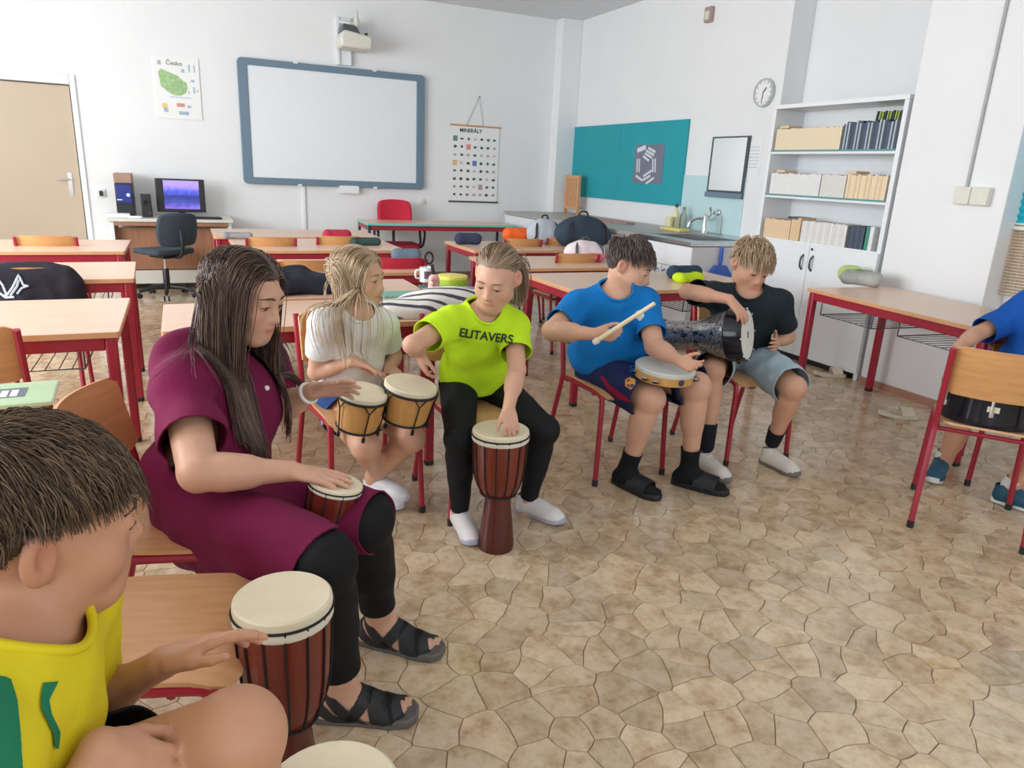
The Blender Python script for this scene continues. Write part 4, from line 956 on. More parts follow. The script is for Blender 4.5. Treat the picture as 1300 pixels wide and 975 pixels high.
def head_axes(f, u):
    f = nrm(f); u = nrm(np.asarray(u, float)-f*np.dot(u, f)); l = np.cross(u, f); return np.array([l, f, u])   # rows: left, forward, up
class Head:
    def __init__(s, c, f, u, hs=1.0): s.c = np.asarray(c, float); s.A = head_axes(f, u); s.k = hs
    def P(s, x, y, z): return s.c+s.k*(s.A[0]*x+s.A[1]*y+s.A[2]*z)
    def local(s, V): return ((V-s.c) @ s.A.T)/s.k
    def skull(s, S):
        k = s.k; E = lambda c, r, kk=.02, sub=False: S.el(s.P(*c), s.A, np.array(r)*k, kk*k, sub); R = lambda a, b, ra, rb, kk=.015, sub=False: S.rc(s.P(*a), s.P(*b), ra*k, rb*k, kk*k, sub)
        E((0, -.015, .025), (.073, .093, .084)); E((0, .022, -.022), (.061, .066, .078), .03)
        R((-.040, .012, -.066), (-.012, .062, -.092), .024, .020, .03); R((.040, .012, -.066), (.012, .062, -.092), .024, .020, .03); R((-.012, .066, -.090), (.012, .066, -.090), .019, .019, .03)
        for q in (-1, 1): E((q*.036, .052, -.036), (.026, .026, .026), .03)
        R((-.034, .074, .022), (.034, .074, .022), .011, .011, .02)
        for q in (-1, 1): E((q*.031, .094, .001), (.017, .014, .011), .012, True)
        for q in (-1, 1): E((q*.031, .073, .001), (.0175, .0135, .0125), .006)
        for q in (-1, 1): E((q*.031, .0765, .0062), (.0172, .0132, .0078), .004)
        for q in (-1, 1): R((q*.019, .079, .009), (q*.043, .071, .008), .0036, .0030, .005)
        R((0, .084, .004), (0, .103, -.030), .0075, .0095, .014); R((-.011, .092, -.034), (.011, .092, -.034), .0072, .0072, .010)
        E((0, .082, -.060), (.026, .014, .020), .02)
        for a, b in (((-.023, .080, -.0560), (-.006, .0955, -.0560)), ((.006, .0955, -.0560), (.023, .080, -.0560)), ((-.006, .0955, -.0560), (.006, .0955, -.0560))): R(a, b, .0036, .0050, .004)
        R((-.014, .0885, -.0675), (.014, .0885, -.0675), .0050, .0050, .005)
        R((-.024, .0885, -.0618), (.024, .0885, -.0618), .0014, .0014, .004, True)
        for q in (-1, 1):
            S.el(s.P(q*.080, -.016, -.002), head_axes(s.A[1]+s.A[0]*q*-.45, s.A[2]+s.A[1]*-.2), np.array((.0095, .020, .032))*k, .005*k)
            E((q*.088, -.010, .002), (.009, .010, .018), .005, True)
            R((q*.072, -.006, -.026), (q*.071, -.004, -.033), .007, .006, .006)
    def onto(s, x, z, lift):
        if not hasattr(s, 'face'): s.face = Solid(); s.skull(s.face)
        Y = np.linspace(.125, .02, 106); d = s.face.at(np.array([s.P(x, y, z) for y in Y])); k = int(np.argmax(d < lift)); return s.P(x, Y[k], z)
    def flush(s, V, far=.16):
        L = s.local(V); near = np.linalg.norm(L, axis=1) < far; out = np.zeros(len(V))
        lip = np.exp(-(((L[:, 0])/.024)**4+((L[:, 2]+.0615)/.0085)**4+((L[:, 1]-.092)/.022)**4)); ck = .0
        for q in (-1, 1): ck = ck+np.exp(-(((L[:, 0]-q*.042)/.022)**2+((L[:, 2]+.036)/.022)**2+((L[:, 1]-.062)/.03)**2))
        nose = np.exp(-((L[:, 0]/.012)**2+((L[:, 2]+.03)/.012)**2+((L[:, 1]-.107)/.016)**2))
        ear = np.exp(-(((np.abs(L[:, 0])-.084)/.014)**2+((L[:, 2])/.03)**2+((L[:, 1]+.012)/.022)**2))
        return np.where(near, np.clip(.75*lip+.24*ck+.18*nose+.45*ear, 0, 1), 0)
    def eyes(s, parent, base, iris=(70, 84, 92), lid=0.0, gaze=(0, 1, -.15)):
        if 'sclera' not in M: M['sclera'] = plain('eye_white', srgb(196, 188, 182), .25); M['pupil'] = plain('pupil', srgb(22, 20, 20), .15)
        key = 'iris%d' % iris[0]
        if key not in M: M[key] = plain('iris', srgb(*iris), .2)
        for q in (-1, 1):
            c = s.P(q*.031, .0735, .0012)-base; ax = nrm(s.A[0]*gaze[0]+s.A[1]*gaze[1]+s.A[2]*gaze[2]); r = .0140*s.k
            mb = MB()
            angs = [(0, .30, 2), (.30, .62, 1), (.62, 1.6, 0)]
            for a0, a1, mi in angs: mb.mi = mi; mb.lathe([(r*math.sin(a), r*math.cos(a)) for a in np.linspace(a1, max(a0, .001), 4)], c, ax, 14, caps=False)
            mb.build('eye', [M['sclera'], M[key], M['pupil']], parent, smooth=180)
    def brows(s, parent, base, mat, w=.0034, z=.026):
        for q in (-1, 1):
            mb = MB(); mb.tube([s.onto(q*x, zz, .0012)-base for x, y, zz in ((.013, .0880, z-.004), (.026, .0868, z), (.040, .0768, z-.001), (.050, .0640, z-.007))], [w*.8*s.k, w*s.k, w*.8*s.k, w*.3*s.k], 6); o = mb.build('eyebrow', mat, parent, smooth=180)
            tint_attr(o, [(.12, .12, .12)]*len(mb.v))
    def lashes(s, parent, base, mat):
        for q in (-1, 1):
            mb = MB(); mb.tube([s.onto(q*x, zz, .0010)-base for x, y, zz in ((.016, .0842, .0015), (.026, .0898, .0030), (.037, .0876, .0028), (.047, .0760, -.0005))], [.0009*s.k, .0017*s.k, .0019*s.k, .0009*s.k], 5); o = mb.build('eyelashes', mat, parent, smooth=180)
            tint_attr(o, [(.1, .1, .1)]*len(mb.v))

def hand(S, wr, fd, pn, right, curl=(.25, .25, .25, .3), spread=.10, s=1.0, thumb=(.7, .25), tw=0.0):
    """Adds a five fingered hand to a Solid. fd: towards the knuckles, pn: the way the palm faces."""
    fd = nrm(fd); pn = nrm(np.asarray(pn, float)-fd*np.dot(pn, fd)); t = np.cross(fd, pn)*(1 if right else -1); wr = np.asarray(wr, float)
    off = (.027, .0095, -.008, -.0245); ln = (.066, .073, .067, .052); kl = (.082, .085, .081, .073)
    S.el(wr+fd*.045*s, np.array([t, fd, pn]), np.array((.033, .042, .0125))*s, .012*s)
    S.rc(wr, wr+fd*.03*s, .0185*s, .019*s, .015*s)
    tips = []
    for i in range(4):
        kn = wr+fd*kl[i]*s+t*off[i]*s; S.rc(wr+fd*.02*s+t*off[i]*.6*s, kn, .0115*s, .0098*s, .008*s)
        d = nrm(fd+t*spread*off[i]/.02); p = kn; a = 0
        for g, (fr, ra, rb) in enumerate(((.46, .0090, .0082), (.30, .0080, .0074), (.24, .0073, .0060))):
            a += curl[i]*(.7 if g == 0 else 1.15 if g == 1 else .75); dd = d*math.cos(a)+pn*math.sin(a); q = p+dd*ln[i]*fr*s
            S.rc(p, q, ra*s, rb*s, .0035*s); p = q
        tips.append((p, dd))
    b = wr+fd*.018*s+t*.020*s+pn*.006*s; d = nrm(fd*math.cos(thumb[0])+t*math.sin(thumb[0])+pn*thumb[1])
    S.rc(b, b+d*.036*s, .0135*s, .0105*s, .012*s); p = b+d*.036*s; d2 = nrm(d*.85+fd*.45+pn*.1); S.rc(p, p+d2*.030*s, .0096*s, .0088*s, .004*s); p = p+d2*.030*s; d3 = nrm(d2*.8+fd*.5); S.rc(p, p+d3*.022*s, .0086*s, .0066*s, .003*s)
    tips.append((p+d3*.022*s, d3))
    return tips
def torso_axes(j):
    up = nrm(j['neck']-j['hipc']); lat = j['shL']-j['shR']; lat = nrm(lat-up*np.dot(lat, up)); fw = np.cross(lat, up); return np.array([lat, fw, up])
def torso(S, j, s=1.0, belly=1.0, hipw=1.0):
    A = torso_axes(j); lat, fw, up = A; L = np.linalg.norm(j['neck']-j['hipc']); sw = np.linalg.norm(j['shL']-j['shR'])
    S.el(j['hipc']+up*.02, A, np.array((.150*hipw, .108, .105))*s, .03)
    S.el(j['hipc']+up*L*.36+fw*.012*belly, A, np.array((.125*belly, .098*belly, .15))*s, .05)
    S.el(j['hipc']+up*L*.70, A, (max(.105, sw*.48), .098*s, .145*s), .05)
    for k in ('shR', 'shL'): S.rc(j['neck']-up*.045*s, j[k], .052*s, .049*s, .04)
def arm(S, j, q, s=1.0, k=.02, fat=1.0):
    S.rc(j['sh'+q], j['el'+q], .046*s*fat, .037*s*fat, k); S.rc(j['el'+q], j['wr'+q], .037*s*fat, .0235*s, .012)
    m = j['el'+q]+(j['wr'+q]-j['el'+q])*.28; S.rc(m, m+(j['wr'+q]-j['el'+q])*.2, .0365*s*fat, .033*s*fat, .02)
def leg(S, j, q, s=1.0, fat=1.0, k=.03):
    S.rc(j['hip'+q], j['kn'+q], .083*s*fat, .057*s*fat, k); S.rc(j['kn'+q], j['an'+q], .052*s*fat, .0345*s, .02)
    d = j['an'+q]-j['kn'+q]; b = nrm(np.cross(np.cross(d, j['kn'+q]-j['hip'+q]), d)); m = j['kn'+q]+d*.26-b*.012*s
    S.rc(m, m+d*.22, .050*s*fat, .043*s*fat, .03); S.ball(j['kn'+q]+b*.004, .054*s*fat, .02)
def foot(S, an, toe, s=1.0, up=V3(0, 0, 1)):
    """a foot from the ankle along the horizontal direction toe"""
    d = nrm(toe); o = an-up*.045*s; w = np.cross(up, d)
    S.rc(an+up*.02, an-up*.02*s-d*.012*s, .034*s, .036*s, .02); S.rc(o-d*.04*s+up*.0, o+d*.05*s, .032*s, .034*s, .03); S.rc(o+d*.02*s+up*.022*s, o+d*.12*s-up*.006*s, .032*s, .024*s, .03)
    S.el(o+d*.10*s-up*.008*s, np.array([d, w, up]), np.array((.055, .042, .022))*s, .02)
    for i in range(5): S.rc(o+d*(.125-.008*abs(i-1))*s+w*(.030-.0155*i)*s-up*.012*s, o+d*(.168-.010*abs(i-1)-.004*i)*s+w*(.033-.0165*i)*s-up*.016*s, .0105*s if i else .013*s, .0085*s if i else .012*s, .006)

# --- hair
def hair_mesh(name, paths, r0, r1, mat, parent, base, sides=3, tints=None):
    P = np.asarray(paths, float); N, S, _ = P.shape
    T = np.gradient(P, axis=1); T /= np.maximum(1e-9, np.linalg.norm(T, axis=2, keepdims=True))
    H = np.tile(V3(.3, .5, .8), (N, S, 1)); U = np.cross(H, T); U /= np.maximum(1e-6, np.linalg.norm(U, axis=2, keepdims=True)); W = np.cross(T, U)
    rr = np.linspace(0, 1, S); rad = (r0+(r1-r0)*np.clip((rr-.55)/.45, 0, 1)**1.5)[None, :, None]
    V = np.concatenate([(P+rad*(math.cos(a)*U+math.sin(a)*W))[:, :, None, :] for a in [2*math.pi*k/sides for k in range(sides)]], 2).reshape(-1, 3)
    n, s_, k = np.meshgrid(np.arange(N), np.arange(S-1), np.arange(sides), indexing='ij'); b = n*S*sides+s_*sides; k2 = (k+1) % sides
    F = np.stack([b+k, b+k2, b+sides+k2, b+sides+k], -1).reshape(-1, 4)
    o = mesh_from(name, V, F, mat, parent, base)
    ti = rng.random(N) if tints is None else tints; tv = np.repeat(ti, S*sides)
    tint_attr(o, np.stack([tv]*3, 1)); return o
def hairline(L, front=.070, temple=.030, nape=-.060):
    y = L[:, 1]; lim = np.where(y > .05, front, np.where(y > -.005, temple+(front-temple)*np.clip((y-.0)/.05, 0, 1), nape+(temple-nape)*np.clip((y+.055)/.05, 0, 1)))
    return L[:, 2] > lim
def scalp_points(h, n, seed=0, ear=-1.0, face=None, **k):
    r = np.random.default_rng(seed); out = []
    while sum(map(len, out)) < n:
        d = r.normal(size=(n*3, 3)); d /= np.linalg.norm(d, axis=1, keepdims=True)
        L = V3(0, -.015, .025)+d*V3(.074, .094, .085); e = (np.abs(L[:, 0]) > .050) & (L[:, 1] > -.050) & (L[:, 1] < .03) & (L[:, 2] < ear)
        if face is not None: e |= (L[:, 1] > face[0]) & (L[:, 2] < face[1])
        out.append(L[hairline(L, **k) & ~e])
    L = np.concatenate(out)[:n]; nn = (L-V3(0, -.015, .025))/V3(.074, .094, .085)**2; nn /= np.linalg.norm(nn, axis=1, keepdims=True)
    return h.c+h.k*(L @ h.A), nn @ h.A, L
def grow(S, P, D, steps, ds, grav=.10, layer=.008, stick=0.0, wob=.0, seed=0, lay=None, pull=None):
    r = np.random.default_rng(seed); P = P.copy(); D = D.copy(); out = [P.copy()]; N = len(P)
    lay = np.full(N, layer) if lay is None else lay; ph = r.random((N, 3))*6.28
    dsv = ds if np.ndim(ds) else np.full(N, ds)
    for i in range(steps):
        D = D+V3(0, 0, -1)*grav+(pull(P, i) if pull is not None else 0)
        if wob: D += wob*np.sin(ph+i*.5)
        D /= np.linalg.norm(D, axis=1, keepdims=True); Q = P+D*dsv[:, None]
        e = 1e-3; d0 = S.at(Q); G = np.stack([S.at(Q+V3(*(e if a == b else 0 for b in range(3)))) for a in range(3)], 1)-d0[:, None]; G /= np.maximum(1e-9, np.linalg.norm(G, axis=1, keepdims=True))
        w = np.maximum(0, lay*min(1, (i+1)/3)-d0)
        if stick: w = w+np.where((d0 > lay) & (d0 < lay+.03), -(d0-lay)*stick, 0)*(1 if i < 7 or steps < 20 else 0)
        Q = Q+G*w[:, None]; D = (Q-P)/np.maximum(1e-9, np.linalg.norm(Q-P, axis=1, keepdims=True)); P = Q; out.append(P.copy())
    return np.stack(out, 1)
def tidy(S, paths, far=.06, part=.7, h=None):
    N, K, _ = paths.shape; m = int(K*part); d = S.at(paths[:, :m].reshape(-1, 3)).reshape(N, m).max(1); ok = d < far
    if h is not None:
        L = h.local(paths.reshape(-1, 3)).reshape(N, K, 3); ok &= ~((L[..., 1] > .045) & (np.abs(L[..., 0]) < .062) & (L[..., 2] < .058) & (L[..., 2] > -.12)).any(1)
    return ok
def comb(h, P, N, whorl, mixin=(0, 0, 0)):
    w = h.P(*whorl); D = P-w+(np.asarray(mixin) @ h.A)*1.0; D -= N*np.sum(D*N, 1, keepdims=True); D /= np.maximum(1e-6, np.linalg.norm(D, axis=1, keepdims=True)); return D
def hair_cap(h, parent, base, mat, grow_=.006, tint=.2, front=.076, temple=.034, nape=-.055, vox=.005):
    S = Solid(); S.el(h.P(0, -.016, .026), h.A, np.array((.0735+grow_, .0935+grow_, .085+grow_))*h.k, .01)
    V, F = S.mesh(vox*h.k); L = h.local(V); ok = hairline(L, front, temple, nape); F = F[ok[F].all(1)]
    use = np.zeros(len(V), bool); use[F] = True; mp = np.cumsum(use)-1
    o = mesh_from('scalp_hair', V[use], mp[F], mat, parent, base); tint_attr(o, np.full((int(use.sum()), 3), tint)); return o

# --- flat print that lies on a garment
def tree_of(o):
    dg = bpy.context.evaluated_depsgraph_get(); return BVHTree.FromObject(o, dg), Vector(o.matrix_world.translation)
def cast(tree, org, x, y, lift=.0022):
    o = Vector((0, 0, CAM_H)); d = Vector(px(x, y)).normalized(); hit, n, i, t = tree.ray_cast(o-org, d)
    if hit is None: return None
    if n.dot(d) > 0: n = -n
    return V3(*(hit+org+n*lift))
def print_on(o, tree, poly, mat, parent, base, name, step=3.0, lift=.0022):
    """a flat print with the given outline laid on the garment surface"""
    poly = np.asarray(poly, float); lo, hi = poly.min(0), poly.max(0); nx, ny = max(2, int((hi[0]-lo[0])/step)+1), max(2, int((hi[1]-lo[1])/step)+1)
    def rowx(y):
        xs = []
        for k in range(len(poly)):
            a, b = poly[k], poly[(k+1) % len(poly)]
            if (a[1] <= y) != (b[1] <= y): xs.append(a[0]+(b[0]-a[0])*(y-a[1])/(b[1]-a[1]))
        xs.sort(); return (xs[0], xs[-1]) if len(xs) > 1 else None
    rows = []
    for y in np.linspace(lo[1]+.01, hi[1]-.01, ny):
        r = rowx(y)
        if r is None: continue
        pts = [cast(tree[0], tree[1], x, y, lift) for x in np.linspace(r[0], r[1], nx)]
        if any(p is None for p in pts): continue
        rows.append(pts)
    if len(rows) < 2: return None
    V = np.array(rows).reshape(-1, 3); F = np.array([(i*nx+k, i*nx+k+1, (i+1)*nx+k+1, (i+1)*nx+k) for i in range(len(rows)-1) for k in range(nx-1)])
    d = np.linalg.norm(V[F]-V[F][:, [1, 2, 3, 0]], axis=2).max(1); F = F[d < .05]
    if not len(F): return None
    ob = mesh_from(name, V, F[:, ::-1], mat, parent, base); return ob
def text_on(o, tree, s, cx, cy, size, ang, mat, parent, base, bold=0.0, name='lettering', squeeze=1.0):
    ca, sa = math.cos(ang), math.sin(ang)
    def fn(x, y, z):
        x *= squeeze; X, Y = cx+ca*x-sa*(-y), cy+sa*x+ca*(-y); p = cast(tree[0], tree[1], X, Y, .0035)
        return (p if p is not None else deep(X, Y, 2.8))-base
    return text_part(s, size, mat, fn, parent, name, bold, depth=0.0, cut=True)
def person(base, label):
    o = None; return o
def body_object(S, vox, mat, base, label, head=None, zmin=None):
    V, F = S.mesh(vox, zmin=zmin); o = mesh_from('person', V, F, mat, None, base); o.location = [float(q) for q in base]
    a = o.data.attributes.new('flush', 'FLOAT', 'POINT'); fl = head.flush(V) if head else np.zeros(len(V)); a.data.foreach_set('value', fl.astype(np.float32))
    tag(o, label, 'person'); return o
def sneaker(parent, base, an, toe, L, mats, name='shoe', zfloor=0.0, pitch=0.0, laces=True, wide=1.0):
    """mats: upper, sole, accent"""
    d = nrm(V3(toe[0], toe[1], 0)); d = nrm(d+V3(0, 0, -pitch)); w = nrm(np.cross(V3(0, 0, 1), d)); u = np.cross(d, w)
    h = an-u*(an[2]-zfloor if pitch == 0 else .085)/max(.2, u[2])-d*.055*L/.25; k = L/.25; P = lambda x, y, z: h+(d*x+w*y*wide+u*z)*k
    out = [(.0, .022), (-.004, .0), (0, -.022), (.05, -.030), (.11, -.029), (.17, -.040), (.215, -.036), (.243, -.018), (.25, 0.006), (.243, .022), (.21, .038), (.16, .038), (.10, .030), (.05, .029)]
    S = Solid(); A = np.array([d, w, u])
    S.rc(P(.035, 0, .04), P(.035, 0, .085), .033*k, .034*k, .02); S.rc(P(.035, 0, .035), P(.19, 0, .035), .032*k, .033*k, .02); S.el(P(.185, .002, .030), A, np.array((.062, .041, .030))*k, .02); S.rc(P(.06, 0, .07), P(.17, 0, .045), .032*k, .024*k, .03); S.rc(P(.06, 0, .05), P(.12, 0, .045), .034*k, .034*k, .02)
    V, F = S.mesh(.005, cuts=[(P(.035, 0, .098), u-d*.25, P(.035, 0, .11), .06*k), (P(.1, 0, .020), -u, P(.1, 0, 0), .2)])
    shoe = thick(mesh_from(name, V, F, mats[0], parent, base), .003)
    mb = MB(); mb.prism(out, lambda x, y, q: P(x, y, q+(.012*max(0, (x-.18)/.07)**2)), .002, .030); sole = mb.build('sole', mats[1], shoe, smooth=50, bevel=.005*k)
    sole.data.transform(Matrix.Translation(Vector(-base)))
    if laces:
        for i in range(4):
            x = .085+.018*i; z = .100-.012*i; mb = MB(); mb.tube([P(x, -.024, z-.012)-base, P(x+.004, -.010, z-.001)-base, P(x+.004, .010, z-.001)-base, P(x, .024, z-.012)-base], .0032*k, 5); mb.build('lace', mats[2], shoe)
    return P

# ------------------------------------------------------------------ the people
CAMP = V3(0, 0, CAM_H)
def reach(p, xy, L, near=True):
    """the point on the sight line through xy that lies a bone length L from p"""
    d = nrm(px(*xy)); o = CAMP-p; b = d @ o; c = o @ o-L*L; q = b*b-c
    if q < 0: return CAMP-b*d
    return CAMP+(-b+(-1 if near else 1)*math.sqrt(q))*d
def skeleton(hip, D, spec):
    j = {'hipc': deep(hip[0], hip[1], D)}
    for k, par, xy, L, near in spec: j[k] = reach(j[par], xy, L, near)
    return j
SKIN = skin_mat('skin_tan', srgb(208, 158, 130)); SKIN2 = skin_mat('skin_fair', srgb(211, 164, 138)); SKIN3 = skin_mat('skin_warm', srgb(200, 148, 118))
HBROWN = hair_mat('brown_hair', [srgb(58, 44, 34), srgb(92, 72, 56), srgb(128, 102, 78)])
HDARK = hair_mat('dark_brown_hair', [srgb(58, 42, 38), srgb(88, 66, 58), srgb(124, 100, 84)])
HBLOND = hair_mat('blond_hair', [srgb(140, 116, 92), srgb(190, 162, 130), srgb(220, 198, 166)])
HASH = hair_mat('ash_blond_hair', [srgb(104, 84, 70), srgb(150, 126, 102), srgb(186, 162, 134)])
HBRN2 = hair_mat('ash_brown_hair', [srgb(60, 50, 48), srgb(96, 82, 78), srgb(134, 116, 108)])
def bodyless(j): return torso_axes(j)
def shirt(o, base, j, mat, s=1.0, grow=.014, sleeve=.55, belly=1.0, hem=.02, folds=.003, name='t_shirt', neckcut=None, slgrow=.006, seed=1, vox=.007, extra=None, hipw=1.0, neckr=.078):
    A = torso_axes(j); lat, fw, up = A; S = Solid(); torso(S, j, s, belly, hipw); S = S.copy(grow)
    S.rc(j['neck']-up*.06*s, j['neck']+up*.035*s, .060*s, .052*s, .03)
    cuts = []
    for q in 'RL':
        a, b = j['sh'+q], j['el'+q]; d = b-a; e = a+d*min(1.0, sleeve+.18)
        S.rc(a, e, .050*s+grow, .043*s+grow+slgrow, .024)
        m = a+d*sleeve; cuts.append((m, d, m+nrm(d)*.05, .092))
    if extra: extra(S)
    S.el(j['hipc']+up*(hem+.05), A, np.array((.158*hipw*max(1, belly*.95), .122*max(1, belly*.95), .11))*s+grow*.6, .04)
    cuts.append((j['hipc']+up*hem, -up, j['hipc']-up*.1, .5))
    nc = j['neck']+up*.022*s+fw*.012*s if neckcut is None else neckcut
    cuts.append((None, None, nc, neckr*s))
    V, F = S.mesh(vox, cuts, folds, seed, 55); ob = thick(mesh_from(name, V, F, mat, o, base), .004)
    collar_ring(ob, V, F, nc, up, neckr*s*1.6, mat, base)
    return ob
def bottoms(o, base, j, mat, s=1.0, grow=.012, endf=.9, name='shorts', shin=None, folds=.003, seed=2, vox=.008, flare=.012, fat=1.0, waist=.10, hipw=1.0):
    """shorts that end at endf along the thigh, or leggings that end at shin along the lower leg"""
    A = torso_axes(j); up = A[2]; S = Solid(); S.el(j['hipc']+up*.02, A, np.array((.147*hipw, .107, .105))*s+grow*.5, .03); cuts = []
    for q in 'RL':
        a, b, c = j['hip'+q], j['kn'+q], j['an'+q]
        if shin is None:
            d = b-a; e = a+d*(endf+.16); S.rc(a, e, .083*s*fat+grow, .060*s*fat+grow+flare, .03); m = a+d*endf; cuts.append((m, d, m+nrm(d)*.06, .17))
        else:
            t = Solid(); leg(t, j, q, s, fat); S.merge(t.copy(grow)); d = c-b; m = b+d*shin; cuts.append((m, d, m+nrm(d)*.1, .16))
    V, F = S.mesh(vox, cuts, folds, seed, 50); return thick(mesh_from(name, V, F, mat, o, base), .004)
def collar_ring(ob, V, F, c, up, R, mat, base):
    e = np.sort(np.concatenate([F[:, [0, 1]], F[:, [1, 2]], F[:, [2, 3]], F[:, [3, 0]]]), 1); u, n = np.unique(e, axis=0, return_counts=True); b = np.unique(u[n == 1]); P = V[b]; P = P[np.linalg.norm(P-c, axis=1) < R]
    if len(P) < 12: return
    x, y, _ = frame_from(up); q = P-c; a = np.arctan2(q @ y, q @ x); N = 40; L = []
    for k in range(N):
        t = -math.pi+2*math.pi*k/N; d = np.abs((a-t+math.pi) % (2*math.pi)-math.pi); w = np.exp(-(d/.30)**2)
        if w.sum() < 1e-3: return
        L.append((P*w[:, None]).sum(0)/w.sum()-base)
    MB().tube(L, .0062, 7, closed=True).build('collar', mat, ob, smooth=180)
def short_hair(h, o, base, mat, n, seed, whorl=(0, -.045, .11), ln=(.05, .075), layer=.016, front=.066, temple=.022, nape=-.062, r=.0013, fwdpull=.0, ds=.0085, grav=.12, steps=9, low=1.0, trim=-.02):
    Sk = Solid(); h.skull(Sk); P, N, L = scalp_points(h, n, seed, .036, front=front, temple=temple, nape=nape)
    D = comb(h, P, N, whorl, (0, fwdpull, 0)); rr = np.random.default_rng(seed); D = D+N*.45+rr.normal(size=D.shape)*.18
    side = (L[:, 1] > -.062) & (np.abs(L[:, 0]) > .030); top = np.clip((L[:, 2]-.0)/.07, 0, 1); lens = (ln[0]+(ln[1]-ln[0])*top)*(.8+.4*rr.random(n))*h.k*np.where(L[:, 2] < .025, low, 1)
    lens = np.where(side, np.minimum(lens, (.016+np.maximum(0, L[:, 2]-trim)*1.05)*h.k*(.75+.5*rr.random(n))), lens)
    lay = (.003+layer*top*(.35+.65*rr.random(n)))*h.k
    paths = grow(Sk, P, D, steps, lens/steps, grav, 0, .35, .05, seed, lay)
    hair_cap(h, o, base, mat, .004, .16, front+.004, temple+.006, nape+.006)
    return hair_mesh('hair', paths, r*h.k, r*.35*h.k, mat, o, base)
def sock(o, base, an, kn, toe, mat, s=1.0, hi=.25, name='sock', footlen=True, grow=.004):
    S = Solid(); d = an-kn; S.rc(kn+d*.55, an, .046*s+grow, .0345*s+grow, .02)
    if footlen: t = Solid(); foot(t, an, toe, s); S.merge(t.copy(grow)); S.p[-1:] = S.p[-1:]
    m = an-d*hi; V, F = S.mesh(.006, [(m, -d, m-nrm(d)*.1, .16)]); return thick(mesh_from(name, V, F, mat, o, base), .002)

